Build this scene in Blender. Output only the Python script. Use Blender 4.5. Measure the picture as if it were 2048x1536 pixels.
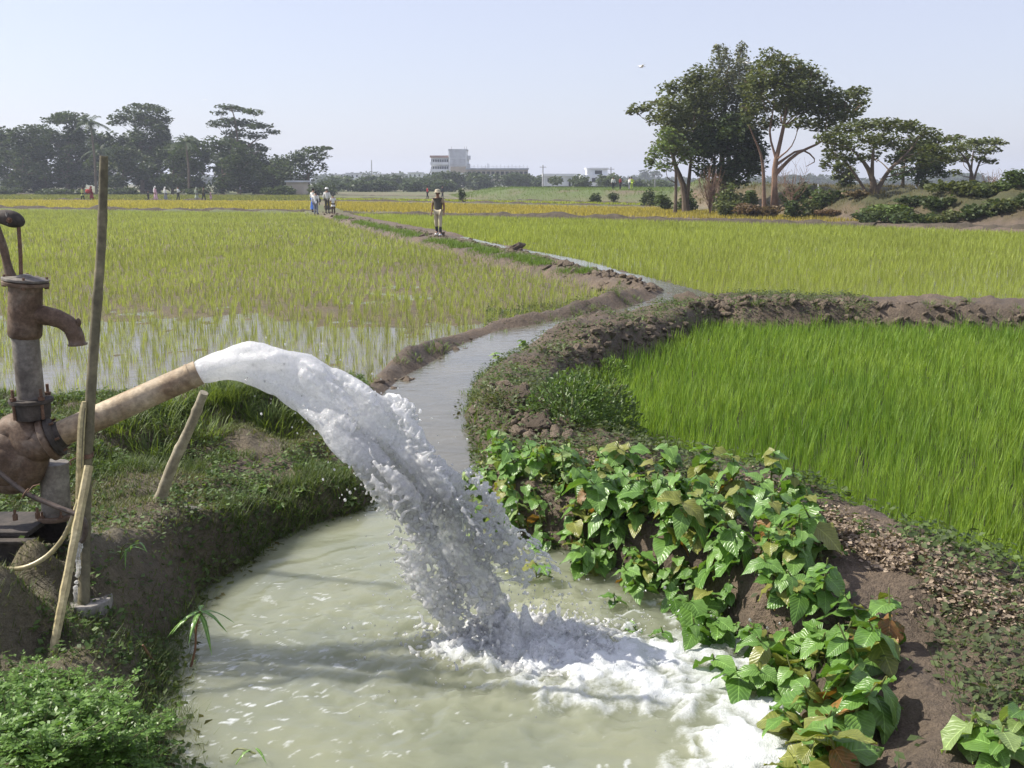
import bpy, bmesh, math, random
import numpy as np
from mathutils import Vector, Matrix, Euler

# ------------------------------------------------------------------ scene, camera, sky, sun, exposure
for _o in list(bpy.data.objects):
    bpy.data.objects.remove(_o)
SC = bpy.context.scene
COL = SC.collection
random.seed(11)
RNG = np.random.default_rng(11)

CAM_H = 2.15
FPX = 2000.0                     # focal length in photo pixels (photo 2048 x 1536)
PITCH = math.atan((768 - 365) / FPX)
CP, SP = math.cos(PITCH), math.sin(PITCH)
cam_d = bpy.data.cameras.new('camera')
cam = bpy.data.objects.new('camera', cam_d)
COL.objects.link(cam)
cam.location = (0, 0, CAM_H)
cam.rotation_euler = (math.pi / 2 - PITCH, 0, 0)
cam_d.sensor_width = 36.0
cam_d.lens = 36.0 * FPX / 2048.0
cam_d.clip_start = 0.05
cam_d.clip_end = 9000
SC.camera = cam

SUN_EL = math.radians(43)
SUN_AZ = math.radians(-78)       # from +Y (view direction), negative = towards the picture's left side
SUN_DIR = Vector((math.sin(SUN_AZ) * math.cos(SUN_EL), math.cos(SUN_AZ) * math.cos(SUN_EL), math.sin(SUN_EL)))

W = bpy.data.worlds.new('World')
SC.world = W
W.use_nodes = True
wn = W.node_tree
wn.nodes.clear()
w_out = wn.nodes.new('ShaderNodeOutputWorld')
w_bg = wn.nodes.new('ShaderNodeBackground')
w_sky = wn.nodes.new('ShaderNodeTexSky')
w_sky.sky_type = 'NISHITA'
w_sky.sun_disc = False
w_sky.sun_elevation = SUN_EL
w_sky.sun_rotation = SUN_AZ
w_sky.altitude = 10
w_sky.air_density = 1.0
w_sky.dust_density = 1.2
w_sky.ozone_density = 3.0
w_bg.inputs['Strength'].default_value = 0.11
w_mix = wn.nodes.new('ShaderNodeMix'); w_mix.data_type = 'RGBA'      # moist winter air: the whole sky paler and a touch violet
w_mix.inputs[0].default_value = 0.56
w_mix.inputs[7].default_value = (5.1, 4.95, 5.9, 1)
wn.links.new(w_sky.outputs[0], w_mix.inputs[6])
wn.links.new(w_mix.outputs[2], w_bg.inputs[0])
wn.links.new(w_bg.outputs[0], w_out.inputs[0])

sun_d = bpy.data.lights.new('sun', 'SUN')
sun_d.energy = 5.0
sun_d.angle = math.radians(0.5)
sun_d.color = (1.0, 0.94, 0.84)
sun = bpy.data.objects.new('sun', sun_d)
COL.objects.link(sun)
sun.location = (-40, 20, 60)
sun.rotation_euler = SUN_DIR.to_track_quat('Z', 'Y').to_euler()

SC.view_settings.view_transform = 'Standard'
SC.view_settings.look = 'None'
SC.view_settings.gamma = 1.0
SC.view_settings.exposure = 0.62
SC.view_settings.use_curve_mapping = False
SC.cycles.use_denoising = True
SC.cycles.max_bounces = 64
SC.cycles.transparent_max_bounces = 64
SC.cycles.transmission_bounces = 48
SC.cycles.diffuse_bounces = 12
SC.cycles.glossy_bounces = 16
SC.cycles.volume_bounces = 0
SC.cycles.caustics_reflective = False
SC.cycles.caustics_refractive = False
SC.cycles.sample_clamp_indirect = 4.0

# ------------------------------------------------------------------ photo pixel -> world helpers
def ray(px, py):
    u = (px - 1024) / FPX
    v = (768 - py) / FPX
    return u, CP + v * SP, v * CP - SP          # x, y, z components per unit depth

def P(px, py, z=0.0):
    """where the ray through a pixel meets the level z"""
    dx, dy, dz = ray(px, py)
    t = (z - CAM_H) / dz
    return (dx * t, dy * t, z)

def Wd(px, py, Y):
    """the point on the ray at distance Y along the view ground axis"""
    dx, dy, dz = ray(px, py)
    t = Y / dy
    return Vector((dx * t, Y, CAM_H + dz * t))

def pxm(Y, n=1.0):
    """metres spanned by n photo pixels at distance Y"""
    return n * Y / FPX * 1.02

# ------------------------------------------------------------------ numpy noise
def _hash(ix, iy, iz, seed):
    h = (ix * 374761393 + iy * 668265263 + iz * 1274126177 + seed * 974634777) & 0xFFFFFFFF
    h = ((h ^ (h >> 13)) * 1103515245) & 0xFFFFFFFF
    h = ((h ^ (h >> 16)) * 2246822519) & 0xFFFFFFFF
    h = h ^ (h >> 15)
    return (h & 0xFFFFFF) / float(0xFFFFFF)

def vnoise(x, y, z=None, seed=0):
    """value noise in 0..1"""
    x = np.asarray(x, float); y = np.asarray(y, float)
    z = np.zeros_like(x) if z is None else np.asarray(z, float)
    ix, iy, iz = np.floor(x).astype(np.int64), np.floor(y).astype(np.int64), np.floor(z).astype(np.int64)
    fx, fy, fz = x - ix, y - iy, z - iz
    fx = fx * fx * (3 - 2 * fx); fy = fy * fy * (3 - 2 * fy); fz = fz * fz * (3 - 2 * fz)
    r = 0
    for a in (0, 1):
        wa = fx if a else 1 - fx
        for b in (0, 1):
            wb = fy if b else 1 - fy
            for c in (0, 1):
                wc = fz if c else 1 - fz
                r = r + wa * wb * wc * _hash(ix + a, iy + b, iz + c, seed)
    return r

def fbm(x, y, z=None, seed=0, octv=4, gain=0.5):
    s, a, n = 0, 1.0, 0
    x = np.asarray(x, float); y = np.asarray(y, float)
    z = np.zeros_like(x) if z is None else np.asarray(z, float)
    f = 1.0
    for k in range(octv):
        s = s + a * vnoise(x * f, y * f, z * f, seed + k * 17)
        n += a; a *= gain; f *= 2.03
    return s / n

def smooth(a, b, x):
    t = np.clip((x - a) / (b - a), 0, 1)
    return t * t * (3 - 2 * t)

# ------------------------------------------------------------------ polygons (signed distance, + inside)
class Poly:
    def __init__(self, pts):
        self.p = np.array([(q[0], q[1]) for q in pts], float)
        self.lo, self.hi = self.p.min(0), self.p.max(0)
    def sd(self, x, y, far=3.0):
        x = np.asarray(x, float); y = np.asarray(y, float)
        out = np.full(x.shape, -far)
        m = (x > self.lo[0] - far) & (x < self.hi[0] + far) & (y > self.lo[1] - far) & (y < self.hi[1] + far)
        if not m.any():
            return out
        X, Y = x[m], y[m]
        d2 = np.full(X.shape, 1e18)
        ins = np.zeros(X.shape, bool)
        A = self.p; B = np.roll(A, -1, 0)
        for (ax, ay), (bx, by) in zip(A, B):
            ex, ey = bx - ax, by - ay
            L = ex * ex + ey * ey + 1e-12
            t = np.clip(((X - ax) * ex + (Y - ay) * ey) / L, 0, 1)
            qx, qy = X - ax - t * ex, Y - ay - t * ey
            d2 = np.minimum(d2, qx * qx + qy * qy)
            c = (ay > Y) != (by > Y)
            if ey != 0:
                ins ^= c & (X < ax + (Y - ay) * ex / ey)
        d = np.sqrt(d2)
        out[m] = np.where(ins, d, -d)
        return out

# ------------------------------------------------------------------ mesh and object helpers
def mesh_np(name, V, F, mat=None, smooth_sh=False, col=None):
    """mesh from a vertex array and one face array (or a list of them)"""
    V = np.asarray(V, np.float32)
    Fs = F if isinstance(F, list) else [F]
    Fs = [np.asarray(f, np.int32) for f in Fs if len(f)]
    me = bpy.data.meshes.new(name)
    me.vertices.add(len(V))
    me.vertices.foreach_set('co', V.ravel())
    nl = sum(f.size for f in Fs); nf = sum(len(f) for f in Fs)
    me.loops.add(nl)
    me.loops.foreach_set('vertex_index', np.concatenate([f.ravel() for f in Fs]))
    me.polygons.add(nf)
    st, c = [], 0
    for f in Fs:
        st.append(c + np.arange(len(f)) * f.shape[1]); c += f.size
    me.polygons.foreach_set('loop_start', np.concatenate(st).astype(np.int32))
    if smooth_sh:
        me.polygons.foreach_set('use_smooth', np.ones(nf, bool))
    me.update(calc_edges=True)
    if col is not None:
        C4 = np.ones((len(V), 4), np.float32); C4[:, :3] = col
        at = me.attributes.new('col', 'FLOAT_COLOR', 'POINT')
        at.data.foreach_set('color', C4.ravel())
    if mat is not None:
        me.materials.append(mat)
    return me

def link(name, me, parent=None, loc=None):
    o = bpy.data.objects.new(name, me)
    COL.objects.link(o)
    if parent is not None:
        o.parent = parent
    if loc is not None:
        o.location = loc
    return o

def tag(o, label=None, cat=None, group=None, kind=None):
    if label: o['label'] = label
    if cat: o['category'] = cat
    if group: o['group'] = group
    if kind: o['kind'] = kind
    return o

def thing(name, label, cat, loc=(0, 0, 0), rz=0.0, group=None):
    o = bpy.data.objects.new(name, None)
    o.empty_display_size = 0.1
    COL.objects.link(o)
    o.location = loc
    o.rotation_euler = (0, 0, rz)
    return tag(o, label, cat, group)

class MB:
    """collects simple shapes; build() links them as one mesh object"""
    def __init__(self):
        self.V = []; self.F = []; self.n = 0; self.org = Vector((0, 0, 0))
    def add(self, V, F):
        self.V += [tuple(Vector(v)) for v in V]
        self.F += [tuple(i + self.n for i in f) for f in F]
        self.n += len(V)
        return self
    def tube(self, pts, rad, seg=10, caps=True):
        pts = [Vector(p) for p in pts]
        if not hasattr(rad, '__len__'):
            rad = [rad] * len(pts)
        n = len(pts)
        tang = []
        for i in range(n):
            a = pts[max(i - 1, 0)]; b = pts[min(i + 1, n - 1)]
            d = (b - a)
            tang.append(d.normalized() if d.length > 1e-9 else Vector((0, 0, 1)))
        up = Vector((0, 0, 1)) if abs(tang[0].z) < 0.9 else Vector((1, 0, 0))
        nx = tang[0].cross(up).normalized()
        V, F = [], []
        for i in range(n):
            t = tang[i]
            nx = (nx - t * nx.dot(t))
            nx = nx.normalized() if nx.length > 1e-6 else t.orthogonal().normalized()
            ny = t.cross(nx)
            for k in range(seg):
                a = 2 * math.pi * k / seg
                V.append(pts[i] + (nx * math.cos(a) + ny * math.sin(a)) * rad[i])
        for i in range(n - 1):
            for k in range(seg):
                k2 = (k + 1) % seg
                F.append((i * seg + k, i * seg + k2, (i + 1) * seg + k2, (i + 1) * seg + k))
        if caps:
            F.append(tuple(range(seg - 1, -1, -1)))
            F.append(tuple((n - 1) * seg + k for k in range(seg)))
        return self.add(V, F)
    def lathe(self, A, B, prof, seg=24):
        """prof: (s, r) along the axis A..B, s in metres from A"""
        A, B = Vector(A), Vector(B)
        t = (B - A).normalized()
        nx = t.orthogonal().normalized(); ny = t.cross(nx)
        V, F = [], []
        for s, r in prof:
            for k in range(seg):
                a = 2 * math.pi * k / seg
                V.append(A + t * s + (nx * math.cos(a) + ny * math.sin(a)) * r)
        m = len(prof)
        for i in range(m - 1):
            for k in range(seg):
                k2 = (k + 1) % seg
                F.append((i * seg + k, i * seg + k2, (i + 1) * seg + k2, (i + 1) * seg + k))
        F.append(tuple(range(seg - 1, -1, -1)))
        F.append(tuple((m - 1) * seg + k for k in range(seg)))
        return self.add(V, F)
    def box(self, c, size, rot=None):
        c = Vector(c); hx, hy, hz = (s / 2 for s in size)
        M = rot if rot is not None else Matrix.Identity(3)
        V = [c + M @ Vector((sx * hx, sy * hy, sz * hz)) for sx in (-1, 1) for sy in (-1, 1) for sz in (-1, 1)]
        F = [(0, 1, 3, 2), (4, 6, 7, 5), (0, 4, 5, 1), (2, 3, 7, 6), (0, 2, 6, 4), (1, 5, 7, 3)]
        return self.add(V, F)
    def prism(self, poly, z0, z1):
        n = len(poly)
        V = [(x, y, z0) for x, y in poly] + [(x, y, z1) for x, y in poly]
        F = [tuple(range(n - 1, -1, -1)), tuple(range(n, 2 * n))]
        for i in range(n):
            j = (i + 1) % n
            F.append((i, j, n + j, n + i))
        return self.add(V, F)
    def ball(self, c, r, seg=10, rings=7):
        c = Vector(c)
        if not hasattr(r, '__len__'):
            r = (r, r, r)
        V = [c + Vector((0, 0, -r[2]))]
        for i in range(1, rings):
            ph = -math.pi / 2 + math.pi * i / rings
            for k in range(seg):
                a = 2 * math.pi * k / seg
                V.append(c + Vector((r[0] * math.cos(ph) * math.cos(a), r[1] * math.cos(ph) * math.sin(a), r[2] * math.sin(ph))))
        V.append(c + Vector((0, 0, r[2])))
        F = []
        for k in range(seg):
            F.append((0, 1 + (k + 1) % seg, 1 + k))
        for i in range(rings - 2):
            for k in range(seg):
                k2 = (k + 1) % seg
                F.append((1 + i * seg + k, 1 + i * seg + k2, 1 + (i + 1) * seg + k2, 1 + (i + 1) * seg + k))
        b = 1 + (rings - 2) * seg
        for k in range(seg):
            F.append((b + k, b + (k + 1) % seg, len(V) - 1))
        return self.add(V, F)
    def mesh(self, name, mat, smooth_sh=True, origin=None, bevel=0.0):
        me = bpy.data.meshes.new(name)
        org = Vector(origin) if origin is not None else Vector((0, 0, 0))
        me.from_pydata([tuple(Vector(v) - org) for v in self.V], [], self.F)
        if smooth_sh:
            me.polygons.foreach_set('use_smooth', np.ones(len(me.polygons), bool))
            me.set_sharp_from_angle(angle=math.radians(38))
        if mat: me.materials.append(mat)
        me.update()
        return me
    def build(self, name, mat, parent=None, smooth_sh=True, bevel=0.0):
        """world coordinates in; the parent is an unrotated empty"""
        org = parent_org(parent)
        o = link(name, self.mesh(name, mat, smooth_sh, org), parent)
        if bevel:
            b = o.modifiers.new('bevel', 'BEVEL'); b.width = bevel; b.segments = 2; b.limit_method = 'ANGLE'
        return o

def parent_org(parent):
    org = Vector((0, 0, 0))
    p = parent
    while p is not None:
        org += p.location
        p = p.parent
    return org

def spline(pts, n):
    """Catmull-Rom through the points"""
    pts = [Vector(p) for p in pts]
    if len(pts) < 3:
        return [pts[0].lerp(pts[-1], i / (n - 1)) for i in range(n)]
    e = [pts[0] * 2 - pts[1]] + pts + [pts[-1] * 2 - pts[-2]]
    out = []
    m = len(pts) - 1
    for i in range(n):
        f = i / (n - 1) * m
        k = min(int(f), m - 1); t = f - k
        a, b, c, d = e[k], e[k + 1], e[k + 2], e[k + 3]
        out.append(0.5 * ((2 * b) + (c - a) * t + (2 * a - 5 * b + 4 * c - d) * t * t + (3 * b - a - 3 * c + d) * t ** 3))
    return out

# ------------------------------------------------------------------ materials
class NT:
    def __init__(self, name):
        self.m = bpy.data.materials.new(name)
        self.m.use_nodes = True
        self.t = self.m.node_tree
        self.t.nodes.clear()
        self.out = self.t.nodes.new('ShaderNodeOutputMaterial')
    def n(self, typ, **kw):
        nd = self.t.nodes.new(typ)
        for k, v in kw.items():
            if k.startswith('_'):
                setattr(nd, k[1:], v)
        return nd
    def l(self, a, b):
        self.t.links.new(a, b)
    def noise(self, scale, detail=4, rough=0.55, vec=None, dist=0.0):
        nd = self.t.nodes.new('ShaderNodeTexNoise')
        nd.inputs['Scale'].default_value = scale
        nd.inputs['Detail'].default_value = detail
        nd.inputs['Roughness'].default_value = rough
        nd.inputs['Distortion'].default_value = dist
        if vec is not None: self.l(vec, nd.inputs['Vector'])
        return nd
    def ramp(self, fac, stops):
        r = self.t.nodes.new('ShaderNodeValToRGB')
        el = r.color_ramp.elements
        while len(el) < len(stops): el.new(0.5)
        for e, (p, c) in zip(el, stops):
            e.position = p
            e.color = (c[0], c[1], c[2], 1) if hasattr(c, '__len__') else (c, c, c, 1)
        if fac is not None: self.l(fac, r.inputs[0])
        return r
    def mix(self, fac, a, b, mode='MIX'):
        m = self.t.nodes.new('ShaderNodeMix')
        m.data_type = 'RGBA'; m.blend_type = mode
        for sock, v in ((m.inputs[0], fac), (m.inputs[6], a), (m.inputs[7], b)):
            if hasattr(v, 'is_linked'): self.l(v, sock)
            elif hasattr(v, '__len__'): sock.default_value = (v[0], v[1], v[2], 1)
            else: sock.default_value = v
        return m.outputs[2]
    def math(self, op, a, b=0.0):
        m = self.t.nodes.new('ShaderNodeMath'); m.operation = op
        for sock, v in ((m.inputs[0], a), (m.inputs[1], b)):
            if hasattr(v, 'is_linked'): self.l(v, sock)
            else: sock.default_value = v
        return m.outputs[0]
    def bump(self, height, strength=0.5, dist=0.01):
        b = self.t.nodes.new('ShaderNodeBump')
        b.inputs['Strength'].default_value = strength
        b.inputs['Distance'].default_value = dist
        self.l(height, b.inputs['Height'])
        return b.outputs[0]
    def bsdf(self, color=None, rough=0.6, spec=0.5, metal=0.0, normal=None, **kw):
        b = self.t.nodes.new('ShaderNodeBsdfPrincipled')
        for sock, v in ((b.inputs['Base Color'], color), (b.inputs['Roughness'], rough)):
            if v is None: continue
            if hasattr(v, 'is_linked'): self.l(v, sock)
            elif hasattr(v, '__len__'): sock.default_value = (v[0], v[1], v[2], 1)
            else: sock.default_value = v
        b.inputs['Specular IOR Level'].default_value = spec
        b.inputs['Metallic'].default_value = metal
        for k, v in kw.items(): b.inputs[k.replace('_', ' ')].default_value = v
        if normal is not None: self.l(normal, b.inputs['Normal'])
        return b
    def done(self, sh):
        self.l(sh, self.out.inputs[0])
        return self.m
    def obj(self):
        return self.t.nodes.new('ShaderNodeTexCoord').outputs['Object']
    def attr(self, name='col'):
        a = self.t.nodes.new('ShaderNodeAttribute'); a.attribute_name = name
        return a.outputs['Color']
    def geo_pos(self):
        return self.t.nodes.new('ShaderNodeNewGeometry').outputs['Position']

def plain(name, color, rough=0.6, var=0.25, scale=12, spec=0.4, metal=0.0, bump=0.25, bdist=0.004):
    """a surface of one colour with mottled variation and a little relief"""
    k = NT(name)
    nz = k.noise(scale, 5, 0.6, k.obj())
    c0 = [c * (1 - var) for c in color]; c1 = [min(1, c * (1 + var)) for c in color]
    r = k.ramp(nz.outputs[0], [(0.3, c0), (0.7, c1)])
    nz2 = k.noise(scale * 5, 3, 0.6, k.obj())
    return k.done(k.bsdf(r.outputs[0], rough, spec, metal, k.bump(nz2.outputs[0], bump, bdist)).outputs[0])

def leafy(name, trans=0.35, rough=0.5, spec=0.35, var=0.3, tint=(1, 1, 1), attr=True, color=None):
    """leaf tissue: colour from the mesh's leaf colours, light passing through"""
    k = NT(name)
    if attr:
        c = k.attr('col')
    else:
        oi = k.n('ShaderNodeObjectInfo')
        hs = k.n('ShaderNodeHueSaturation')
        hs.inputs['Color'].default_value = (*color, 1)
        mr = k.math('MULTIPLY_ADD', oi.outputs['Random'], 0.5)
        k.l(k.math('ADD', k.math('MULTIPLY', oi.outputs['Random'], var * 2), 1 - var), hs.inputs['Value'])
        c = hs.outputs[0]
    c = k.mix(1.0, c, tint, 'MULTIPLY')
    b = k.bsdf(c, rough, spec)
    tr = k.n('ShaderNodeBsdfTranslucent')
    k.l(k.mix(1.0, c, (1.25, 1.2, 0.55), 'MULTIPLY'), tr.inputs[0])
    mx = k.n('ShaderNodeMixShader'); mx.inputs[0].default_value = trans
    k.l(b.outputs[0], mx.inputs[1]); k.l(tr.outputs[0], mx.inputs[2])
    return k.done(mx.outputs[0])
# ------------------------------------------------------------------ the lie of the land (all from the photo's ground contacts)
def PP(lst, z=0.0):
    return [P(q[0], q[1], q[2] if len(q) > 2 else z) for q in lst]

WATER = Poly(PP([
    # canal, left bank from the turn down to the pool
    (919, 474), (968, 486), (1021, 498), (1066, 505), (1140, 520), (1181, 532), (1214, 543), (1247, 549), (1280, 557), (1316, 570), (1345, 585),
    (1312, 602), (1271, 614), (1214, 629), (1152, 637), (1091, 649), (1009, 663), (939, 690), (886, 723), (820, 758), (790, 790), (778, 850), (765, 920),
    (765, 985), (740, 1022), (660, 1045), (560, 1085), (500, 1135), (435, 1180), (405, 1240), (395, 1310), (380, 1400), (420, 1480), (450, 1560), (500, 1800),
    (800, 2300), (1500, 2200), (1580, 1800), (1555, 1536), (1560, 1430), (1590, 1340), (1470, 1290), (1400, 1225), (1250, 1155), (1130, 1105), (1020, 1075),
    (945, 1040), (930, 985), (945, 930), (940, 880), (915, 830), (920, 770), (968, 723), (1021, 702), (1034, 690), (1091, 670), (1152, 649), (1193, 638),
    (1280, 622), (1337, 616), (1378, 606), (1410, 590), (1353, 575), (1300, 562), (1262, 551), (1225, 544), (1190, 532), (1150, 521), (1075, 506), (1025, 498.5), (972, 486.5), (923, 474.5)]))
RICE_R = Poly(PP([(1420, 606), (1300, 645), (1210, 674), (1115, 722), (1075, 775), (1095, 830), (1165, 875), (1255, 900), (1500, 950), (1650, 1035),
    (1800, 1110), (1950, 1165), (2048, 1200), (2500, 1330), (3300, 900), (2900, 640), (2500, 624), (2048, 618), (1700, 612), (1490, 612)], 0.15))
RICE_L = Poly(PP([(1290, 579), (1200, 603), (1100, 622), (1000, 641), (900, 673), (830, 702), (765, 738, .2), (690, 752, .35), (550, 768, .42), (400, 782, .45), (250, 790, .45),
    (50, 790, .45), (-400, 790, .45), (-1300, 640), (-1500, 425, -.1), (0, 419.5, -.1), (400, 424, -.1), (612, 427, -.1), (650, 431, 0), (700, 443), (770, 460), (850, 480), (1000, 513), (1150, 549), (1285, 577)], 0.12))
RICE_F = Poly(PP([(1440, 588), (1700, 597), (2048, 603), (3200, 616), (3600, 500, -.1), (2048, 467, -.1), (1500, 447, -.1), (1100, 438, -.1), (900, 432.5, -.1), (690, 430, -.1), (725, 436, 0), (775, 445, .05), (840, 455, .1),
    (925, 468), (1035, 490), (1155, 514), (1255, 537), (1355, 562), (1415, 580)], 0.12))
MOUND = Poly(PP([(1325, 408), (1400, 420), (1500, 432), (1600, 440), (1720, 449), (1900, 457), (2100, 465), (2500, 472)], -0.05) + [(70, 80, 0), (60, 125, 0), (20, 125, 0)])
BANKF = Poly(PP([(905, 399), (1000, 402), (1150, 405), (1330, 408)], -0.05) + [(45, 125, 0), (60, 170, 0), (-12, 175, 0)])

# plateau heights: pixel, level
_ctl = [
    (60, 1060, .60), (0, 1110, .58), (150, 1050, .56), (200, 1110, .46), (300, 1005, .38), (400, 1010, .28), (550, 950, .20), (700, 930, .14), (330, 1110, .36),
    (450, 1090, .20), (600, 1020, .14), (560, 885, .17), (480, 850, .36), (560, 830, .34), (400, 935, .24), (250, 950, .36), (690, 870, .14), (-300, 1050, .6), (-400, 900, .5),
    (550, 772, .50), (480, 780, .52), (400, 788, .52), (250, 815, .52), (100, 840, .5), (640, 765, .44), (700, 758, .34), (760, 760, .18), (-300, 840, .5),
    (165, 1215, .28), (98, 1310, .22), (50, 1230, .25), (0, 1180, .30), (0, 1400, .24), (200, 1240, .24), (150, 1430, .16), (300, 1450, .06), (-300, 1400, .3), (330, 1250, .10), (250, 1180, .34), (120, 1140, .35), (50, 1140, .36),
    (1250, 915, .22), (1500, 975, .30), (1650, 1060, .34), (1800, 1135, .34), (1950, 1200, .32), (2048, 1300, .30), (1850, 1280, .22), (1900, 1400, .24), (1750, 1450, .16),
    (1050, 825, .34), (1010, 800, .34), (1000, 870, .22), (1120, 880, .24), (1140, 840, .26), (1960, 1500, .3), (1650, 1500, .12),
    (1100, 700, .10), (1250, 643, .09), (1420, 598, .14), (1480, 605, .18), (1700, 606, .18), (2048, 611, .18), (2800, 620, .18), (900, 690, .36), (1000, 653, .36), (1100, 632, .36), (1200, 610, .34), (1300, 582, .28),
    (1150, 530, .11), (1000, 500, .11), (877, 470, .12), (760, 448, .12), (640, 420, .12), (1040, 740, .2), (980, 760, .2)]
_cp = [P(*c) for c in _ctl] + [(0, 1, .55), (-2, 1.5, .5), (2, 1.5, .4), (0, -3, .55), (-40, 85, .0), (0, 90, 0.), (40, 90, 0.), (-60, 140, 0.), (60, 140, 0), (0, 300, 0), (-300, 400, 0), (300, 400, 0)]
_cx = np.array([c[0] for c in _cp]); _cy = np.array([c[1] for c in _cp]); _cz = np.array([c[2] for c in _cp])
def _lp(x, y):
    r = np.sqrt(x * x + y * y) + 0.5
    return np.arctan2(x, y), np.log(r)
_ca, _cr = _lp(_cx, _cy)

def plateau(x, y):
    a, r = _lp(x, y)
    num = 0; den = 0
    for k in range(len(_cz)):
        d2 = (a - _ca[k]) ** 2 + (r - _cr[k]) ** 2 + 2e-4
        w = d2 ** -1.7
        num = num + w * _cz[k]; den = den + w
    return num / den

def height(x, y, fine=True):
    x = np.atleast_1d(np.asarray(x, float)); y = np.atleast_1d(np.asarray(y, float))
    rr = np.sqrt(x * x + y * y)
    near = rr < 22
    h = plateau(x, y)
    wob = (fbm(x * 2.3, y * 2.3, seed=5) - .5) * np.clip(rr * .02, .10, .5)
    lump = np.clip(rr / 8, .35, 1.4)
    h = h + (fbm(x * 1.7, y * 1.7, seed=9) - .5) * .10 * lump
    if fine:
        h = h + np.where(rr < 50, (fbm(x * 7, y * 7, seed=21, octv=4, gain=.6) - .5) * .11 * lump, 0)
    w1 = WATER.sd(x, y, 3.0)
    wl = smooth(-1.2, -.2, -np.abs(x + 1.75) ) * smooth(5.6, 4.6, y)      # steep gentle switch beside the pump
    bw = .22 + .28 * wl + .45 * smooth(8.5, 11.5, y)
    d = -w1 + wob * .3 * smooth(14, 9, y)
    h = np.where(d > 0, -.05 + (h + .05) * smooth(-.03, 1, np.clip(d / bw, 0, 1)), h)
    zR = -.27 + (fbm(x * 3, y * 3, seed=31) - .5) * .05
    dR = RICE_R.sd(x, y, 2.0) + wob * .25
    h = h * (1 - smooth(-.02, .38, dR)) + zR * smooth(-.02, .38, dR)
    zL = -.150 + .03 * smooth(13, 19, y) + (fbm(x * 1.3, y * 1.3, seed=41, octv=5, gain=.62) - .5) * .10 + .02 * smooth(14, 20, y) * smooth(60, 26, y)
    dL = RICE_L.sd(x, y, 2.0) + wob * .3
    h = h * (1 - smooth(-.02, .45, dL)) + zL * smooth(-.02, .45, dL)
    zF = -.13 + (fbm(x * 1.1, y * 1.1, seed=51, octv=5, gain=.6) - .5) * .08
    dF = RICE_F.sd(x, y, 2.0) + wob * .3
    h = h * (1 - smooth(-.02, .45, dF)) + zF * smooth(-.02, .45, dF)
    # the bed of pool and canal
    bed = -.10 - .45 * smooth(0, .9, w1)
    h = np.where(d <= 0, np.minimum(h, -.05 + (bed + .05) * smooth(0, .25, -d)), h)
    # far mound with trees, embankment beyond the fields
    dm = MOUND.sd(x, y, 2.0)
    h = h + np.where(dm > 0, (1.55 + (fbm(x * .16, y * .16, seed=61) - .5) * .9) * smooth(0, 4.2, dm) + (fbm(x * .5, y * .5, seed=62, octv=5, gain=.65) - .5) * 1.1 * smooth(0, 2.5, dm), 0)
    dbk = BANKF.sd(x, y, 2.0)
    h = h + np.where(dbk > 0, (1.25 + (fbm(x * .1, y * .1, seed=63) - .5) * .5) * smooth(0, 9, dbk), 0)
    return h

def hz(x, y):
    return float(height(np.array([x]), np.array([y]))[0])

# ---- ground sheet: rows closer together near the pump, out to the horizon
r1 = 2.0 * np.exp(np.linspace(0, math.log(62 / 2.0), 330))
r2 = 62 * np.exp(np.linspace(0, math.log(2600 / 62), 110))[1:]
R_ = np.concatenate([r1, r2])
A_ = np.radians(np.concatenate([np.linspace(-75, -36, 40)[:-1], np.linspace(-36, 36, 430), np.linspace(36, 75, 40)[1:]]))
GA, GR = np.meshgrid(A_, R_)
GX, GY = (GR * np.sin(GA)).ravel(), (GR * np.cos(GA)).ravel()
GZ = height(GX, GY)
nr, na = GA.shape
ii = np.arange(nr * na).reshape(nr, na)
GF = np.stack([ii[:-1, :-1], ii[:-1, 1:], ii[1:, 1:], ii[1:, :-1]], -1).reshape(-1, 4)
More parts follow.
